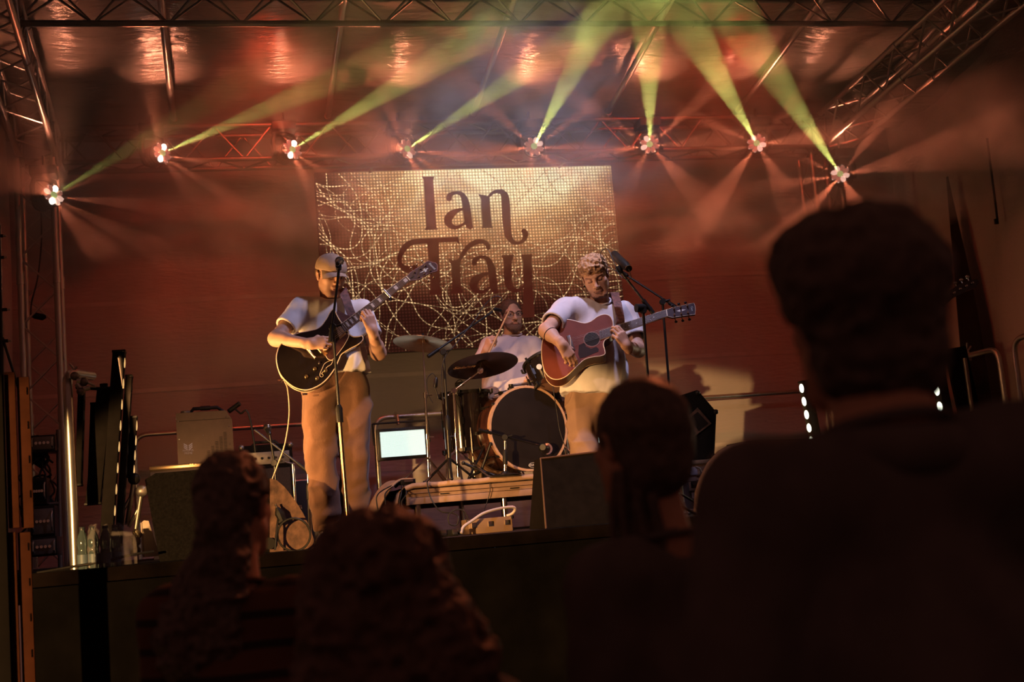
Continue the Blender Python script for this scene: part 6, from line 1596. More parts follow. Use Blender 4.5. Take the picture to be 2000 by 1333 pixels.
for p_ in (fl_[-1], fl_[-2]): p_.z = S + 0.002
bm = bmesh.new(); va = [bm.verts.new(p_) for p_ in fl_]; vb = [bm.verts.new(p_ + Vector((0.02, 0.40, 0))) for p_ in fl_]; n = len(va)
bm.faces.new(va); bm.faces.new(vb[::-1])
for i in range(n): bm.faces.new((va[i], vb[i], vb[(i + 1) % n], va[(i + 1) % n]))
finish(bm, 'flank', WEDGEM, t, angle=30)
lathe('handle_cup', [(0.0, 0.002), (0.03, 0.002), (0.032, 0.008)], P(526, 1062, 7.275), (0, -1, 0), BLACK, t, n=16)
cable('black cable coiled in a ring against the wedge flank at the left', [P(545, 1005, 7.25), P(541, 1030, 7.22), P(537, 1075, 7.2)] + [P(574 + 32 * math.cos(a), 1045 + 32 * math.sin(a), 7.22 + 0.01 * math.sin(a)) for a in np.linspace(PI, PI * 3.2, 22)], 0.006, k=3)
plug = thing('cable_plug', 'black plug hanging on the wedge flank at the left', 'plug', P(545, 1005, 7.24)); bm = bmesh.new(); btube(bm, [P(541, 992, 7.24), P(546, 1003, 7.24), P(552, 1018, 7.24), P(543, 1024, 7.24)], [0.010, 0.026, 0.024, 0.012], 8); finish(bm, 'shell', BLACK, plug); rod('pin', P(541, 992, 7.24), P(538, 985, 7.24), 0.006, CHROME, plug)
# centre wedge
Y = 7.15; t, _ = wedge('black monitor wedge at the stage edge left of the ponytailed woman', [(1058, 1035), (1055, 897)], Y, 0.4, None)
fr = [P(1056, 896, Y + 0.10), P(1190, 880, Y + 0.10), P(1196, 1028, Y), P(1067, 1036, Y)]
for p_ in fr[2:]: p_.z = S + 0.002
bm = bmesh.new(); va = [bm.verts.new(p_) for p_ in fr]; vb = [bm.verts.new(p_ + Vector((0, 0.16 if i < 2 else 0.42, -0.0))) for i, p_ in enumerate(fr)]
bm.faces.new(va); bm.faces.new(vb[::-1])
for i in range(4): bm.faces.new((va[i], vb[i], vb[(i + 1) % 4], va[(i + 1) % 4]))
finish(bm, 'cabinet', mat('black painted cabinet', (0.008, 0.006, 0.006), 0.8, 0, 0.2, 20, bump=0.2, bscale=200, spec=0.05), t, smooth=False)
tube('edge_bead', [fr[3] , fr[0], fr[1]], 0.006, mat('worn cabinet edge', (0.10, 0.05, 0.035), 0.5), t, n=6)
# right wedge
Y = 7.3; t, _ = wedge('monitor wedge at the right with a rounded brown flank, behind the tall man\'s shoulder', [(1400, 960), (1460, 861)], Y, 0.4, None)
fl_ = [P(u, v, Y) for u, v in [(1461, 861), (1440, 873), (1418, 898), (1402, 930), (1393, 958), (1390, 1000), (1500, 1000), (1487, 930)]]
for p_ in (fl_[5], fl_[6]): p_.z = S + 0.002
bm = bmesh.new(); va = [bm.verts.new(p_) for p_ in fl_]; vb = [bm.verts.new(p_ + Vector((0.03, 0.40, 0))) for p_ in fl_]; n = len(va)
bm.faces.new(va); bm.faces.new(vb[::-1])
for i in range(n): bm.faces.new((va[i], vb[i], vb[(i + 1) % n], va[(i + 1) % n]))
finish(bm, 'flank', WEDGEM, t, angle=30)
fr = [P(1462, 861, Y + 0.02), P(1580, 857, Y + 0.02), P(1600, 1000, Y), P(1500, 1000, Y), P(1488, 930, Y + 0.01)]
for p_ in fr[2:4]: p_.z = S + 0.002
bm = bmesh.new(); va = [bm.verts.new(p_) for p_ in fr]; vb = [bm.verts.new(p_ + Vector((0, 0.36, 0))) for p_ in fr]; n = len(va)
bm.faces.new(va); bm.faces.new(vb[::-1])
for i in range(n): bm.faces.new((va[i], vb[i], vb[(i + 1) % n], va[(i + 1) % n]))
finish(bm, 'cabinet', CARPET, t, smooth=False)
# tilted speaker standing on a flight case, right of the acoustic player
Y = 9.4; FC0, FC1 = P(1303, 905, Y), P(1400, 900, Y)
fcs = thing('flight_case', 'aluminium edged flight case under the tilted speaker at the right', 'case', ((FC0.x + FC1.x) / 2, Y, S))
zt = P(1350, 900, Y).z; cx_ = (FC0.x + FC1.x) / 2; wd_ = FC1.x - FC0.x
box('shell', (cx_, Y + 0.25, (S + zt) / 2), (wd_ - 0.02, 0.48, zt - S), mat('grey case laminate', (0.10, 0.07, 0.065), 0.5), fcs)
for z in (zt - 0.015, zt - 0.10, S + 0.02): box('edge_strip', (cx_, Y + 0.005, z), (wd_, 0.02, 0.03), STEEL, fcs)
for x in (cx_ - wd_ / 2 + 0.012, cx_ + wd_ / 2 - 0.012): box('edge_strip', (x, Y + 0.005, (S + zt) / 2), (0.026, 0.02, zt - S), STEEL, fcs)
for x in (cx_ - wd_ / 2 + 0.02, cx_ + wd_ / 2 - 0.02): ball('corner', (x, Y, zt - 0.02), 0.028, STEEL, fcs, seg=10, rings=8)
for px in (1298, 1361):
    hp_ = P(px, 946, Y - 0.01)
    bm = bmesh.new(); bbox(bm, (hp_.x, Y - 0.012, hp_.z), (0.135, 0.012, 0.095), bevel=0.004); fh_ = finish(bm, 'handle_plate', STEEL, fcs)
    box('handle_cavity', (hp_.x, Y - 0.019, hp_.z), (0.10, 0.006, 0.058), BLACK, fh_); tube('handle_grip', [(hp_.x - 0.045, Y - 0.026, hp_.z + 0.01), (hp_.x - 0.04, Y - 0.036, hp_.z - 0.005), (hp_.x + 0.04, Y - 0.036, hp_.z - 0.005), (hp_.x + 0.045, Y - 0.026, hp_.z + 0.01)], 0.007, BLACK, fh_)
box('paper_label', P(1362, 968, Y - 0.006), (0.085, 0.004, 0.045), mat('paper label', (0.45, 0.36, 0.33), 0.8), fcs, bevel=0)
sp = thing('stage_speaker', 'carpeted speaker with a slotted side plate standing on the flight case', 'speaker', (cx_, Y + 0.1, zt))
ol = [P(u, v, Y) for u, v in [(1316, 775), (1362, 760), (1399, 803), (1395, 893), (1318, 900), (1310, 850)]]
zs = min(p.z for p in ol); 
for p_ in ol: p_.z += zt + 0.002 - zs
bm = bmesh.new(); va = [bm.verts.new(p_) for p_ in ol]; vb = [bm.verts.new(p_ + Vector((0.0, 0.38, 0))) for p_ in ol]; n = 6
bm.faces.new(va); bm.faces.new(vb[::-1])
for i in range(n): bm.faces.new((va[i], vb[i], vb[(i + 1) % n], va[(i + 1) % n]))
finish(bm, 'cabinet', CARPET, sp, smooth=False)
fS = Face(P(1358, 825, Y - 0.006), (0, -1, 0)); dzz = zt + 0.002 - zs
def lift_(p): return p + Vector((0, 0, dzz))
pl_ = fS.plate('side_plate', [lift_(fS(*q)) for q in [(1362, 795), (1389, 826), (1353, 853), (1331, 824)]], 0.006, 0.0, mat('worn steel plate', (0.11, 0.07, 0.055), 0.5, 0.4, 0.4, 40), sp, smooth=False)
fS.plate('socket', [lift_(fS(*q)) for q in [(1362, 803), (1383, 826), (1364, 841), (1345, 816)]], 0.0075, 0.006, BLACK, pl_, smooth=False)
fS.plate('slot', [lift_(fS(*q)) for q in [(1340, 826), (1358, 845), (1353, 850), (1334, 828)]], 0.0075, 0.006, BLACK, pl_, smooth=False)
for q in ((1362, 766), (1398, 803), (1394, 890)): ball('corner', lift_(P(*q, Y)), 0.020, BLACK, sp, seg=10, rings=8)
# lavender-grey device on a post in front of the case
Y = 9.0; dv = thing('stage_device', 'grey device box with a curved handle on a short post before the flight case', 'equipment', (P(1333, 975, Y).x, Y, S)); 
a_ = P(1336, 922, Y); box('box', a_ + Vector((0, 0.08, 0)), (0.21, 0.16, 0.06), mat('lavender grey shell', (0.26, 0.23, 0.27), 0.45), dv, bevel=0.008); box('lower_tray', a_ + Vector((-0.004, 0.08, -0.05)), (0.20, 0.14, 0.045), mat('brown tray', (0.17, 0.11, 0.09), 0.5), dv, bevel=0.004)
rod('post', (P(1333, 945, Y).x, Y + 0.08, S), (P(1333, 945, Y).x, Y + 0.08, a_.z - 0.06), 0.028, CHROME, dv, 16); tube('handle', [a_ + Vector((0.09, 0, 0.03)), a_ + Vector((0.12, -0.01, 0.01)), a_ + Vector((0.13, -0.01, -0.05))], 0.006, DKSTEEL, dv, smooth_k=4)
rod('upright', P(1326, 885, Y + 0.1), P(1329, 905, Y + 0.1), 0.012, CHROME, dv)
lathe('foot', [(0.06, 0), (0.06, 0.01), (0.028, 0.02)], (P(1333, 945, Y).x, Y + 0.08, S), (0, 0, 1), DKSTEEL, dv, n=20)
# smoke machine on a case
Y = 9.6; A_, B_ = P(343, 808, Y), P(452, 796, Y); zb_ = P(400, 905, Y).z
sm = thing('smoke_machine', 'bronze smoke machine box with handle and vent slots at the left', 'smoke machine', ((A_.x + B_.x) / 2, Y, zb_))
SMM = mat('brown metallic cabinet', (0.085, 0.055, 0.042), 0.38, 0.5, 0.1, 12); w_ = B_.x - A_.x; hgt = A_.z - zb_; cx_ = (A_.x + B_.x) / 2
bm = bmesh.new()
pr = [(-w_ / 2, 0), (w_ / 2, 0), (w_ / 2, hgt - 0.07), (w_ / 2 - 0.04, hgt), (-w_ / 2, hgt)]
bprism(bm, pr, Matrix.Translation((cx_, Y, zb_)) @ Matrix(((1, 0, 0), (0, 0, 1), (0, 1, 0))).to_4x4(), 0.0, 0.5); finish(bm, 'cabinet', SMM, sm, smooth=False)
box('seam', (cx_, Y - 0.0015, zb_ + hgt * 0.84), (w_ * 0.98, 0.002, 0.003), BLACK, sm, bevel=0)
hx = P(400, 790, Y).x
tube('handle', [(hx - 0.12, Y + 0.2, zb_ + hgt), (hx - 0.085, Y + 0.2, zb_ + hgt + 0.045), (hx + 0.085, Y + 0.2, zb_ + hgt + 0.045), (hx + 0.14, Y + 0.2, zb_ + hgt)], 0.013, BLACK, sm, n=8); tube('handle_sleeve', [(hx - 0.035, Y + 0.2, zb_ + hgt + 0.045), (hx + 0.035, Y + 0.2, zb_ + hgt + 0.045)], 0.017, BLACK, sm)
lathe('filler_cap', [(0.034, 0), (0.034, 0.022), (0.028, 0.026)], (A_.x + 0.065, Y + 0.12, zb_ + hgt), (0, 0, 1), DKSTEEL, sm, n=20)
for col in range(5):
    nn_ = 6 + col * 3; x = B_.x - 0.055 - (4 - col) * 0.030
    for i in range(nn_): box('vent_slot', (x, Y - 0.001, zb_ + 0.03 + i * 0.0105), (0.022, 0.002, 0.004), BLACK, sm, bevel=0)
for px, py in ((344, 819), (348, 824), (398, 819), (441, 815), (447, 833), (350, 859), (397, 851), (449, 868)): lathe('screw', [(0.0055, 0), (0.004, 0.003)], P(px, py, Y), (0, -1, 0), CHROME, sm, n=10)
fM = Face((cx_, Y, zb_), (0, -1, 0)); WHT = mat('white print', (0.62, 0.58, 0.54), 0.7)
lgp = P(367.5, 874, Y)
for s_ in (-1, 1):
    for k in range(3):
        o = lgp + Vector((s_ * 0.0, 0, 0)); x0 = s_ * (0.003); 
        bm = bmesh.new(); pts = [(0.004 + 0, 0.013 - k * 0.013), (0.030, 0.030 - k * 0.013), (0.030, 0.021 - k * 0.013), (0.004, 0.004 - k * 0.013)]
        bm.faces.new([bm.verts.new((lgp.x + s_ * u, Y - 0.0015, lgp.z + v)) for u, v in (pts if s_ > 0 else pts[::-1])]); finish(bm, 'emblem_bar', WHT, sm, smooth=False)
text('name_print', 'MAGMA', 0.021, fM.mat4(P(367.5, 880.5, Y) + Vector((0, -0.0015, 0)), (1, 0, 0)), WHT, sm, depth=0.0003); text('name_print', 'PRIME', 0.021, fM.mat4(P(368, 886, Y) + Vector((0, -0.0015, 0)), (1, 0, 0)), WHT, sm, depth=0.0003)
rod('cable_gland', (B_.x - 0.02, Y + 0.1, zb_ + hgt), (B_.x + 0.06, Y + 0.06, zb_ + hgt + 0.05), 0.018, BLACK, sm); tube('hose_lead', [(B_.x + 0.02, Y + 0.08, zb_ + hgt + 0.02), (B_.x + 0.06, Y, zb_ + hgt - 0.03), (B_.x + 0.13, Y - 0.02, zb_ + hgt - 0.10), (B_.x + 0.2, Y + 0.1, S)], 0.007, RUBBER, sm, smooth_k=5)
cs_ = thing('flight_case', 'pale edged flight case under the smoke machine', 'case', (cx_, Y - 0.1, S)); x0_ = P(293, 912, Y - 0.1).x
box('shell', ((x0_ + B_.x) / 2 + 0.02, Y + 0.17, (S + zb_) / 2 - 0.001), (B_.x - x0_ + 0.04, 0.62, zb_ - S - 0.004), mat('tan case laminate', (0.17, 0.12, 0.085), 0.45, 0.2), cs_)
for z in (zb_ - 0.02, zb_ - 0.12): box('edge_strip', ((x0_ + B_.x) / 2 + 0.02, Y - 0.145, z), (B_.x - x0_ + 0.05, 0.012, 0.03), GOLD, cs_)
for px in (372, 376, 382): lathe('rivet', [(0.008, 0), (0.006, 0.004)], P(px, 908, Y - 0.155), (0, -1, 0), GOLD, cs_, n=10)
# guitar amplifier and case behind the capped guitarist
def amp(label, px0, px1, py, Y, m=BLACK):
    a_, b_ = P(px0, py, Y), P(px1, py - (px1 - px0) * 0.06, Y); h_ = (a_.z + b_.z) / 2 - S; cx = (a_.x + b_.x) / 2; w_ = b_.x - a_.x
    t = thing('guitar_amplifier', label, 'amplifier', (cx, Y, S)); box('cabinet', (cx, Y + 0.15, S + h_ / 2), (w_, 0.3, h_), CARPET, t, bevel=0.012)
    box('grille_cloth', (cx, Y - 0.002, S + h_ * 0.42), (w_ * 0.88, 0.012, h_ * 0.7), mat('amp grille cloth', (0.03, 0.02, 0.018), 0.9, 0, 0.4, 200, bump=0.4, bscale=400), t); box('control_panel', (cx, Y - 0.003, S + h_ * 0.87), (w_ * 0.88, 0.01, h_ * 0.12), DKSTEEL, t)
    for k in range(6): lathe('knob', [(0.010, 0), (0.008, 0.014)], (cx - w_ * 0.35 + k * w_ * 0.13, Y - 0.008, S + h_ * 0.87), (0, -1, 0), BLACK, t, n=10)
    for s_ in (-1, 1): ball('corner', (cx + s_ * (w_ / 2 - 0.012), Y + 0.005, S + h_ - 0.012), 0.022, DKSTEEL, t, seg=10, rings=8)
    tube('handle', [(cx - 0.1, Y + 0.15, S + h_), (cx - 0.07, Y + 0.15, S + h_ + 0.03), (cx + 0.07, Y + 0.15, S + h_ + 0.03), (cx + 0.1, Y + 0.15, S + h_)], 0.010, BLACK, t)
    return t
amp('black guitar amplifier behind the small boom stand at the left', 468, 570, 872, 9.6)
fl2 = floor_case('flight_case', 'black flight case with chrome edge behind the capped guitarist', 574, 640, 938, 9.9, 0.4, mat('black case laminate', (0.03, 0.022, 0.02), 0.5), 'case')
rl = thing('lighting_rod', 'thin chrome rod with a cross handle beside the guitar amplifier', 'stand', (P(575, 1000, 9.3).x, 9.3, S)); rod('pole', (P(577, 1000, 9.3).x, 9.3, S), P(572, 908, 9.3), 0.011, CHROME, rl); rod('cross_handle', P(556, 903, 9.3), P(576, 908, 9.3), 0.007, CHROME, rl); lathe('foot', [(0.08, 0), (0.08, 0.01), (0.02, 0.02)], (P(577, 1000, 9.3).x, 9.3, S), (0, 0, 1), BLACKM, rl, n=20)

# ------------------------------------------------------------------ left corner: bottles, board, racks, cables
BOT = mat('clear bottle plastic', (0.20, 0.30, 0.33), 0.12, 0, 0.05, 20, trans=0.75); CAPB = mat('dark bottle cap', (0.03, 0.04, 0.05), 0.4)
hgt_ = None
for i, (px, lab) in enumerate(((163, 'leftmost water bottle of the pack at the stage edge'), (184, 'second water bottle from the left in the pack'), (208, 'third water bottle from the left in the pack'), (226, 'rightmost water bottle of the pack'))):
    Y = 7.14 + (0.05 if i == 3 else 0); b = P(px, 1100, Y); b.z = S; zt = P(px, 1030 - i * 1.5, Y).z; H = zt - S
    t = thing('water_bottle', lab, 'bottle', b, 'water bottles in plastic wrap')
    R = 0.030
    lathe('bottle', [(0, 0.0), (R * 0.9, 0.0), (R, 0.01), (R, H * 0.36), (R * 0.86, H * 0.43), (R * 0.86, H * 0.47), (R, H * 0.54), (R, H * 0.68), (R * 0.7, H * 0.82), (R * 0.42, H * 0.90), (R * 0.42, H * 0.94)], b, (0, 0, 1), BOT, t, n=20)
    lathe('cap', [(R * 0.5, H * 0.925), (R * 0.5, H * 0.99), (R * 0.45, H)], b, (0, 0, 1), CAPB, t, n=16)
    lathe('label_band', [(R * 1.01, H * 0.10), (R * 1.01, H * 0.34)], b, (0, 0, 1), mat('blue paper band', (0.10, 0.15, 0.2), 0.5), t, n=20, capa=False, capb=False)
WRAP = mat('crinkled clear wrap', (0.5, 0.45, 0.46), 0.2, 0, 0.1, 20, bump=0.8, bscale=18); WRAP.node_tree.nodes['Principled BSDF'].inputs['Alpha'].default_value = 0.16
def fw(u, v):
    a = u * 2 * PI; c = P(200, 1080, 7.16); rx, ry = 0.135 + 0.008 * math.sin(a * 7 + v * 5), 0.07
    z = S + 0.004 + 0.21 * v + 0.012 * math.sin(a * 5) * v; k = 1 - 0.35 * max(0, v - 0.7) / 0.3
    return (c.x + 0.03 + rx * k * math.cos(a), 7.17 + ry * k * math.sin(a), z)
wrp = cloth_grid('plastic_wrap', fw, 40, 12, WRAP); tag(wrp, 'torn clear plastic wrap around the water bottles', 'wrap')
bd_ = thing('white_board', 'white rounded board leaning beside the wedge at the left', 'board', P(285, 1080, 7.55)); fW = Face(P(285, 1080, 7.6), (0, -1, 0.1)); fW.plate('sheet', [fW(*q) for q in [(276, 1022), (281, 1017), (290, 1018), (312, 1086), (280, 1089)]], 0.0, -0.012, mat('white plastic sheet', (0.62, 0.50, 0.42), 0.5), bd_); rod('edge_trim', fW(276, 1022), fW(280, 1089), 0.005, mat('pale trim', (0.5, 0.4, 0.35), 0.5), bd_)
bag = Sculpt()
for k in range(9): bag.ell(arr(P(266 + 4 * math.sin(k * 2.1), 1040 + k * 5, 7.5)), (0.014 + 0.005 * math.sin(k), 0.014, 0.016), 0.012)
V, F, mi = bag.mesh(0.004); V = V + normals(V, F) * (0.007 * vnoise(V * 60, 3))[:, None]
pb = mesh_obj('plastic_bag', [(V, F, 0)], mat('yellowish plastic bag', (0.6, 0.52, 0.34), 0.25, 0, 0.2, 30, trans=0.4), None); tag(pb, 'crumpled yellowish plastic bag beside the bottles', 'bag')
cable('cable running along the stage edge below the bottles', [P(72, 1120, 7.05), P(140, 1108, 7.1), P(200, 1098, 7.12), P(260, 1084, 7.15), P(300, 1078, 7.2)], 0.007)
# racks behind the tower
for i, (x0p, x1p, y0p, y1p, Y, lab) in enumerate(((58, 108, 852, 880, 9.3, 'small rack unit with handles high in the left corner'), (58, 92, 935, 985, 9.3, 'dark box on the rack in the left corner'), (60, 108, 990, 1048, 9.2, 'rack unit with metal ears in the left corner'), (60, 112, 1052, 1085, 9.0, 'lowest flight case in the left corner'))):
    a_, b_ = P(x0p, y0p, Y), P(x1p, y1p, Y); w_, h_ = b_.x - a_.x, a_.z - b_.z; c = (a_ + b_) / 2
    t = thing('rack_unit', lab, 'rack', (c.x, Y, b_.z), 'stacked rack units in the left corner'); box('case', (c.x, Y + 0.15, c.z), (w_, 0.3, h_), BLACKM, t)
    box('face_plate', (c.x, Y - 0.004, c.z), (w_ * 0.9, 0.01, h_ * 0.8), DKSTEEL if i != 1 else BLACK, t)
    for s_ in (-1, 1): tube('handle', [(c.x + s_ * w_ * 0.4, Y - 0.01, c.z + h_ * 0.3), (c.x + s_ * w_ * 0.4, Y - 0.04, c.z + h_ * 0.2), (c.x + s_ * w_ * 0.4, Y - 0.04, c.z - h_ * 0.2), (c.x + s_ * w_ * 0.4, Y - 0.01, c.z - h_ * 0.3)], 0.006, STEEL, t)
    for k in range(4): lathe('connector', [(0.012, 0), (0.010, 0.012)], (c.x - w_ * 0.25 + k * w_ * 0.16, Y - 0.008, c.z), (0, -1, 0), CHROME, t, n=10)
rck = thing('rack_stand', 'steel rack frame holding the units in the left corner', 'rack', P(60, 1100, 9.45))
for px in (56, 114): rod('upright', Vector((P(px, 1000, 9.45).x, 9.45, S)), Vector((P(px, 840, 9.45).x, 9.45, P(px, 840, 9.45).z)), 0.016, DKSTEEL, rck)
for py in (882, 988, 1050): rod('shelf_bar', P(56, py, 9.42), P(114, py - 4, 9.42), 0.012, DKSTEEL, rck)
rr_ = random.Random(8)
hk = thing('cable_coil', 'coiled black cables hung on the truss tower at the left', 'cable', P(90, 900, 9.6))
for k in range(9):
    cx, cy = 78 + rr_.uniform(-14, 22), 900 + k * 16; a0 = rr_.random() * 6
    pts = [P(cx + (18 + rr_.uniform(-4, 16)) * math.cos(a) * (1 + 0.2 * math.sin(2 * a + a0)), cy + (44 + 10 * math.sin(a0)) * math.sin(a), 9.5 + 0.04 * math.sin(a + a0)) for a in np.linspace(a0, a0 + 2 * PI * 1.1, 22)]
    tube('loop', pts, 0.007, RUBBER, hk, n=6, smooth_k=3)
for k in range(6):
    tube('loop', [P(62 + k * 4.5, 858 + k, 9.6), P(60 + k * 4, 880, 9.58), P(66 + k * 3, 905 + 2 * k, 9.6), P(82 + k, 890, 9.62), P(84, 862 + k * 2, 9.6), P(74, 852 + k, 9.6), P(62 + k * 4.5, 858 + k, 9.6)], 0.008, RUBBER, hk, n=6, smooth_k=4)
cable('cable with an inline plug hanging inside the left truss tower', [P(80, 410, 10.7), P(81, 470, 10.7), P(74, 540, 10.7), P(62, 590, 10.7), P(60, 615, 10.7)], 0.006)
ip = thing('inline_plug', 'black inline plug hanging in the left truss tower', 'plug', P(77, 618, 10.7)); bm = bmesh.new(); btube(bm, [P(62, 617, 10.7), P(68, 617, 10.7), P(84, 620, 10.7), P(90, 619, 10.7)], [0.012, 0.026, 0.026, 0.012], 10); finish(bm, 'shell', BLACK, ip); tube('lead', [P(60, 615, 10.7), P(62, 617, 10.7)], 0.008, RUBBER, ip)
# slotted steel uprights at the left edge, nearest of all
SLOTM = mat('red-brown slotted steel', (0.034, 0.011, 0.006), 0.8, 0.0, 0.2, 10, spec=0.05); SLOTD = mat('dark slot', (0.003, 0.002, 0.002), 1.0, spec=0.0); 
su = thing('slotted_upright', 'tall slotted red-brown steel upright at the left edge of the picture', 'upright', (P(38, 1200, 6.4).x, 6.4, 0))
def slab(px0, px1, ytop, Y, name, m, x_off=0.0):
    a_, b_ = P(px0, ytop, Y), P(px1, ytop, Y); return a_.x, b_.x, (a_.z + b_.z) / 2
for px0, px1, yt, yb_ in ((8, 29, 727, 1035), (31, 55, 735, 1035), (12, 31, 1040, 1333), (33, 58, 1040, 1333)):
    a_, b_ = P(px0, yt, 6.4), P(px1, yt, 6.4); zb_ = P(px0, yb_, 6.4).z if yb_ < 1300 else 0.0
    yo = 0.0 if px0 in (8, 12) else 0.03
    box('panel', ((a_.x + b_.x) / 2, 6.4 + yo, (a_.z + zb_) / 2), (b_.x - a_.x, 0.02, a_.z - zb_ - 0.006), SLOTM, su, bevel=0.003)
    n = int((a_.z - zb_) / 0.16)
    for k in range(n): box('slot', ((a_.x + b_.x) / 2 + (-0.012 if yo == 0 else 0.018), 6.389 + yo, a_.z - 0.07 - k * 0.16), (0.007, 0.003, 0.035), SLOTD, su, bevel=0)
a_ = P(0, 727, 6.35); box('rear_post', (a_.x - 0.02, 6.37, a_.z / 2 - 0.01), (0.055, 0.05, a_.z), mat('black post', (0.006, 0.005, 0.005), 0.9, spec=0.05), su)
for i, (py, ln) in enumerate(((461, 12), (503, 14), (605, 20), (666, 22))):
    t = thing('eye_bolt', ['topmost', 'second', 'third', 'lowest'][i] + ' of four dark bolts sticking in from the left edge', 'bolt', P(0, py, 8.0), 'bolts at the left edge'); rod('shaft', P(-20, py + 1, 8.0), P(ln - 6, py, 8.0), 0.010, BLACKM, t); rod('tip', P(ln - 7, py, 8.0), P(ln, py, 8.0), 0.006, STEEL, t)
bs = thing('bolt_bracket', 'upright black batten carrying the bolts at the left edge', 'bracket', P(-10, 800, 8.0)); rod('batten', P(-2, 440, 8.0), P(6, 850, 8.0), 0.012, BLACKM, bs); rod('batten', P(5, 660, 8.0), P(38, 765, 8.0), 0.008, BLACKM, bs)
# strap hanging on the right wall
ws = thing('wall_strap', 'dark strap hanging on the right tent wall', 'strap', P(1940, 350, 10.13)); tube('webbing', [P(1928, 270, 10.12), P(1934, 320, 10.13), P(1942, 380, 10.13), P(1948, 430, 10.14)], 0.011, BLACK, ws, n=6); box('buckle', P(1946, 433, 10.13), (0.035, 0.02, 0.05), BLACK, ws)
# ------------------------------------------------------------------ bass player, almost wholly behind the tall man
DARKC = mat('dark cotton', (0.030, 0.020, 0.018), 0.9, 0, 0.2, 14, bump=0.1, bscale=100, spec=0.15)
Y4 = 8.4
def j4(px, py, dy=0.0): return P(px, py, Y4 + dy)
J4 = dict(pel=j4(1722, 735), chest=j4(1712, 640, 0.02), neck=j4(1708, 588, 0.02), sh_r=j4(1650, 606), sh_l=j4(1768, 606), el_r=j4(1640, 690, -0.05), wr_r=j4(1690, 720, -0.24),
          el_l=j4(1800, 672, -0.06), wr_l=j4(1812, 618, -0.24), hip_r=j4(1692, 745), hip_l=j4(1750, 745), kn_r=j4(1700, 850), kn_l=j4(1765, 850), an_r=j4(1712, 960), an_l=j4(1785, 955), toe_r=j4(1705, 970, -0.2), toe_l=j4(1800, 965, -0.2), hem=j4(1724, 752))
for q in ('an_r', 'an_l'): J4[q].z = S + 0.105
hc4 = arr(j4(1704, 545, -0.02)); HB4 = basis((-0.15, -0.95, -0.2), (0, 0, 1))
g4 = person('bass player in dark clothes standing behind the head of the tall man', J4, (hc4, HB4, 1.0),
            [('r', (0.9, -0.1, -0.3), (0.1, 0.95, -0.1), 1, (0.6,) * 4, {}), ('l', (0.1, -0.15, 0.95), (-0.2, 0.95, 0.1), -1, ((0.5, 1.1, 0.7),) * 4, dict(thumb=0.1, thumb_in=0.8))], shirt=DARKC, trousers=DARKC, shoes=DARKC, coarse=1.4, eyes=False)
hair_shell('hair', g4, hc4, HB4, 1.0, [((0, -0.02, 0.035), (0.079, 0.097, 0.086), 0.02)], FADE, amp=0.006, freq=40, h=0.006, cutters=[((0, 0.10, -0.01), (0.2, 0.075, 0.085)), ((0, 0.03, -0.09), (0.2, 0.2, 0.08))])
f4 = Face(j4(1700, 710, -0.19), (-0.05, -0.97, 0.15))
bg = thing('bass_guitar', 'bass guitar whose dark headstock shows right of the tall man\'s ear', 'guitar', f4(1680, 760))
f4.plate('body', [f4(*p) for p in catmull([(1730, 690), (1745, 668), (1722, 676), (1700, 690), (1672, 700), (1640, 712), (1622, 745), (1645, 775), (1680, 772), (1705, 755), (1735, 748), (1760, 722), (1745, 712)], 5, True)], 0.0, -0.04, LACQ, bg)
E4a, E4b, N4a, N4b = f4(1725, 688), f4(1731, 704), f4(1845, 583), f4(1850, 592)
f4.plate('fretboard', [E4a, E4b, N4b, N4a], 0.008, -0.016, ROSEW, bg, smooth=False)
for i in range(1, 20): t_ = 1 - (1 - 2 ** (-i / 12)) / (1 - 2 ** (-20 / 12)); rod('fret', E4a + (N4a - E4a) * t_ + f4.n * 0.009, E4b + (N4b - E4b) * t_ + f4.n * 0.009, 0.0014, NICKEL, bg, 6)
hh_ = f4.plate('headstock', [f4(*p) for p in [(1843, 582), (1852, 570), (1872, 556), (1895, 548), (1908, 546), (1912, 553), (1906, 562), (1885, 570), (1862, 582), (1850, 592)]], 0.004, -0.014, LACQ, bg)
for k, (u, v) in enumerate([(1862, 573), (1874, 566), (1886, 560), (1898, 554)]):
    tn = lathe('tuner_post', [(0.009, 0), (0.009, 0.006), (0.005, 0.008), (0.005, 0.02)], f4(u, v, 0.004), f4.n, CHROME, bg, n=12)
    bm = bmesh.new(); btube(bm, [f4(u, v, -0.02), f4(u - 5, v - 12, -0.02)], 0.004, 6); bsphere(bm, f4(u - 6, v - 15, -0.02), (0.016, 0.006, 0.012), 10, 6); finish(bm, 'tuner_key', CHROME, tn)
for k in range(4): rod('string', f4(1690 + k, 726 + 4 * k, 0.012), f4(1847 + k, 584 + 2 * k, 0.012), 0.0011, NICKEL, bg, 5)

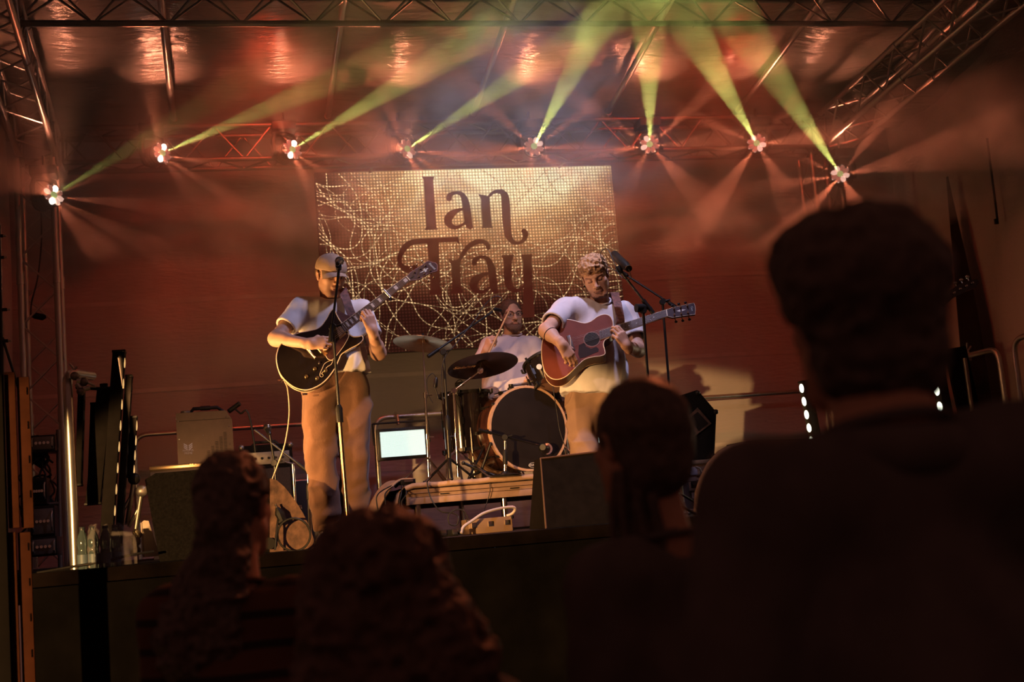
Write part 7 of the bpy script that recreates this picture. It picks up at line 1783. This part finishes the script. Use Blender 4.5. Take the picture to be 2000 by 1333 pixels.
# ------------------------------------------------------------------ audience, seen from behind in silhouette
HAIRD = mat('dark brown hair', (0.10, 0.080, 0.070), 0.55, 0, 0.4, 60)
HAIRR = mat('reddish brown curls', (0.11, 0.07, 0.055), 0.6, 0, 0.4, 50)
BLKSH = mat('black jacket', (0.13, 0.12, 0.12), 0.9, 0, 0.2, 12, spec=0.15)
DKTOP = mat('dark top', (0.13, 0.12, 0.12), 0.9, 0, 0.2, 12, spec=0.15)
JEAN = mat('dark jeans', (0.10, 0.10, 0.11), 0.9, 0, 0.2, 30)
def stripes():
    m = bpy.data.materials.new('striped jumper'); m.use_nodes = True; nt = m.node_tree; N = nt.nodes; L = nt.links; b = N['Principled BSDF']; b.inputs['Roughness'].default_value = 0.9
    tc = N.new('ShaderNodeTexCoord'); wv = N.new('ShaderNodeTexWave'); wv.bands_direction = 'Z'; wv.inputs['Scale'].default_value = 4.7; wv.inputs['Distortion'].default_value = 0.5; wv.inputs['Detail'].default_value = 0
    L.new(tc.outputs['Object'], wv.inputs['Vector']); rp = N.new('ShaderNodeValToRGB'); rp.color_ramp.interpolation = 'EASE'
    rp.color_ramp.elements[0].position = 0.12; rp.color_ramp.elements[0].color = (0.02, 0.014, 0.014, 1); rp.color_ramp.elements[1].position = 0.22; rp.color_ramp.elements[1].color = (0.115, 0.056, 0.034, 1)
    L.new(wv.outputs['Fac'], rp.inputs['Fac']); L.new(rp.outputs['Color'], b.inputs['Base Color']); return m
def watcher(label, px, py, Y, face, sc, shirt, tilt=0.0, wide=1.0, hgt=1.0, turn=0.0, arms=0.25, neck_r=0.058, shz=0.0):
    c = P(px, py, Y); c = arr(c); f_ = unit((face[0], face[1], 0)); rt_ = unit((f_[1], -f_[0], 0)); Z_ = np.array((0, 0, 1.0))
    bf = unit((math.sin(turn), math.cos(turn), 0)); br = unit((bf[1], -bf[0], 0))
    def q(r, f, z): return c + br * r * wide + bf * f + Z_ * z * hgt
    J = dict(pel=q(0, -0.02, -0.80), chest=q(0, -0.04, -0.44), neck=q(0, -0.03, -0.185 + shz), sh_r=q(0.185, -0.03, -0.255 + tilt + shz), sh_l=q(-0.185, -0.03, -0.255 - tilt + shz), el_r=q(arms, -0.05, -0.55 + tilt), el_l=q(-arms, -0.05, -0.55 - tilt),
             wr_r=q(arms, 0.08, -0.79), wr_l=q(-arms, 0.08, -0.79), hip_r=q(0.09, -0.02, -0.87), hip_l=q(-0.09, -0.02, -0.87), hem=q(0, -0.02, -0.95), ground=0.0)
    for s_, k in ((1, 'r'), (-1, 'l')):
        a = q(s_ * 0.11, 0, 0); J['an_' + k] = np.array((a[0], a[1], 0.105)); J['kn_' + k] = (J['hip_' + k] + J['an_' + k]) / 2 + bf * 0.03; J['toe_' + k] = J['an_' + k] + bf * 0.18
    B = basis((face[0], face[1], face[2] if len(face) > 2 else 0.05), (0, 0, 1))
    t = person(label, J, (c, B, sc), [('r', (0, 0.25, -0.95), -br, 1, (0.35,) * 4, {}), ('l', (0, 0.25, -0.95), br, -1, (0.35,) * 4, {})], shirt=shirt, trousers=JEAN, shoes=BLKSH, sleeve=1.0, fat=0.03, sleeve_r=(0.072, 0.062), coarse=1.5, eyes=True, shirt_fold=0.008, neck_r=neck_r)
    return t, c, B
# tall man with thick tousled hair
tm, c5, B5 = watcher('tall man with thick tousled dark hair seen from behind at the right', 1680, 622, 1.60, (-0.10, 1.0, 0.06), 1.02, BLKSH, tilt=0.012, wide=1.05, turn=-0.05, arms=0.27, neck_r=0.070, shz=0.028)
hair_shell('hair', tm, c5, B5, 1.0, [((0, -0.020, 0.050), (0.103, 0.112, 0.090), 0.03), ((0.02, 0.0, 0.095), (0.075, 0.085, 0.055), 0.03), ((-0.06, 0.0, 0.085), (0.055, 0.07, 0.05), 0.03), ((0.078, -0.02, 0.055), (0.040, 0.06, 0.055), 0.02), ((-0.075, -0.02, 0.045), (0.040, 0.06, 0.065), 0.02), ((0, -0.040, -0.035), (0.090, 0.070, 0.075), 0.03), ((0, -0.035, -0.075), (0.080, 0.060, 0.055), 0.03)], HAIRD, amp=0.008, freq=30, h=0.005, seed=9, cutters=[((0, 0.13, -0.02), (0.2, 0.07, 0.10))])
s = Sculpt(); nb_ = c5 + np.array((0, -0.03, -0.172))          # jacket collar
for k in range(24):
    a = 2 * PI * k / 24; a2 = 2 * PI * (k + 1) / 24
    s.cap(nb_ + (0.078 * math.cos(a), 0.072 * math.sin(a) + 0.01, -0.012), nb_ + (0.078 * math.cos(a2), 0.072 * math.sin(a2) + 0.01, -0.012), 0.033, 0.033, 0.012)
mesh_obj('jacket_collar', [s.mesh(0.006)], BLKSH, tm)
# woman with hair pulled back
pw, c6, B6 = watcher('woman with smooth pulled-back hair and loose strands, in front of the acoustic guitarist', 1250, 866, 2.36, (-0.25, 1.0, 0.0), 0.98, DKTOP, tilt=0.0, wide=0.80, turn=-0.5)
hair_shell('hair', pw, c6, B6, 0.98, [((0, -0.018, 0.032), (0.086, 0.102, 0.094), 0.02), ((0.030, -0.045, -0.005), (0.046, 0.05, 0.055), 0.03), ((0, -0.06, -0.05), (0.066, 0.05, 0.06), 0.03)], HAIRD, amp=0.003, freq=30, h=0.005, seed=3, cutters=[((0, 0.12, -0.02), (0.2, 0.07, 0.09))])
for k in range(9):       # loose strands at the left
    x = -0.072 + 0.007 * k; y = -0.03 - 0.006 * k; o = c6 + B6 @ np.array((x, y, -0.05))
    tube('strand', [Vector(o), Vector(o + (-0.008 * (k % 3), 0.0, -0.06)), Vector(o + (-0.014 + 0.006 * (k % 4), -0.01, -0.13)), Vector(o + (-0.010, -0.01, -0.20 - 0.01 * (k % 3)))], [0.012, 0.011, 0.008, 0.003] * 1, HAIRD, pw, n=7) if k % 2 else tube('strand', [Vector(o), Vector(o + (-0.012, 0.01, -0.07)), Vector(o + (-0.020, 0.0, -0.15)), Vector(o + (-0.030, 0.0, -0.22))], [0.010, 0.010, 0.007, 0.003], HAIRD, pw, n=7)
# woman in the striped jumper, face turned to the right
sw, c7, B7 = watcher('woman with curly tied hair in a striped jumper, at the lower left', 460, 992, 3.25, (0.42, 0.90, -0.02), 1.0, stripes(), tilt=-0.005, wide=0.86, turn=0.30, arms=0.21)
hair_shell('hair', sw, c7, B7, 1.0, [((0, -0.022, 0.040), (0.083, 0.103, 0.092), 0.02), ((0.0, -0.085, -0.03), (0.055, 0.06, 0.075), 0.03), ((0.01, -0.075, -0.10), (0.05, 0.045, 0.06), 0.03), ((-0.03, -0.085, -0.19), (0.085, 0.055, 0.11), 0.04), ((-0.06, -0.10, -0.30), (0.115, 0.055, 0.13), 0.04)], HAIRD, amp=0.010, freq=30, h=0.005, seed=6, cutters=[((0, 0.13, -0.03), (0.2, 0.08, 0.12))])  # long lower locks added to keep the shaded side of her back dark
# person with a mass of long curls
cw, c8, B8 = watcher('person with a great mass of long dark curls, at the bottom centre left', 742, 1135, 2.28, (0.1, 1.0, 0.0), 1.0, DKTOP, wide=0.98, turn=0.1, arms=0.24)
hair_shell('hair', cw, c8, B8, 1.0, [((0, -0.02, 0.030), (0.112, 0.116, 0.092), 0.03), ((-0.04, -0.04, -0.06), (0.10, 0.09, 0.11), 0.04), ((0.055, -0.045, -0.09), (0.095, 0.09, 0.10), 0.04), ((0.10, -0.05, -0.15), (0.085, 0.08, 0.085), 0.04), ((-0.05, -0.06, -0.19), (0.11, 0.08, 0.12), 0.04), ((0.04, -0.06, -0.22), (0.13, 0.09, 0.13), 0.04)], HAIRR, amp=0.013, freq=34, h=0.0055, seed=12, cutters=[((0, 0.14, -0.03), (0.2, 0.07, 0.13))])
# ------------------------------------------------------------------ drifting stage haze
hm = bpy.data.materials.new('stage haze'); hm.use_nodes = True; nt = hm.node_tree
nt.nodes.remove(nt.nodes['Principled BSDF'])
vsn = nt.nodes.new('ShaderNodeVolumeScatter'); vsn.inputs['Color'].default_value = (0.95, 0.93, 0.9, 1); vsn.inputs['Anisotropy'].default_value = 0.1
tc = nt.nodes.new('ShaderNodeTexCoord')
nz = nt.nodes.new('ShaderNodeTexNoise'); nz.inputs['Scale'].default_value = 2.5; nz.inputs['Detail'].default_value = 3.0; nz.inputs['Roughness'].default_value = 0.6; nz.inputs['Distortion'].default_value = 0.0
nt.links.new(tc.outputs['Object'], nz.inputs['Vector'])
mr = nt.nodes.new('ShaderNodeMapRange'); mr.inputs['From Min'].default_value = 0.44; mr.inputs['From Max'].default_value = 0.66
mr.inputs['To Min'].default_value = 0.012; mr.inputs['To Max'].default_value = 0.55
nt.links.new(nz.outputs['Fac'], mr.inputs['Value'])
nt.links.new(mr.outputs['Result'], vsn.inputs['Density'])
nt.links.new(vsn.outputs['Volume'], nt.nodes['Material Output'].inputs['Volume'])
bm = bmesh.new(); bbox(bm, (2.2, 9.6, 4.40), (7.2, 4.1, 1.7))
hz = finish(bm, 'haze', hm, None, smooth=False)
tag(hz, 'thin smoky haze drifting under the stage roof', 'haze', kind='stuff')
hm.cycles.volume_step_rate = 4.0
SC.cycles.volume_step_rate = 1.0
SC.cycles.volume_max_steps = 48
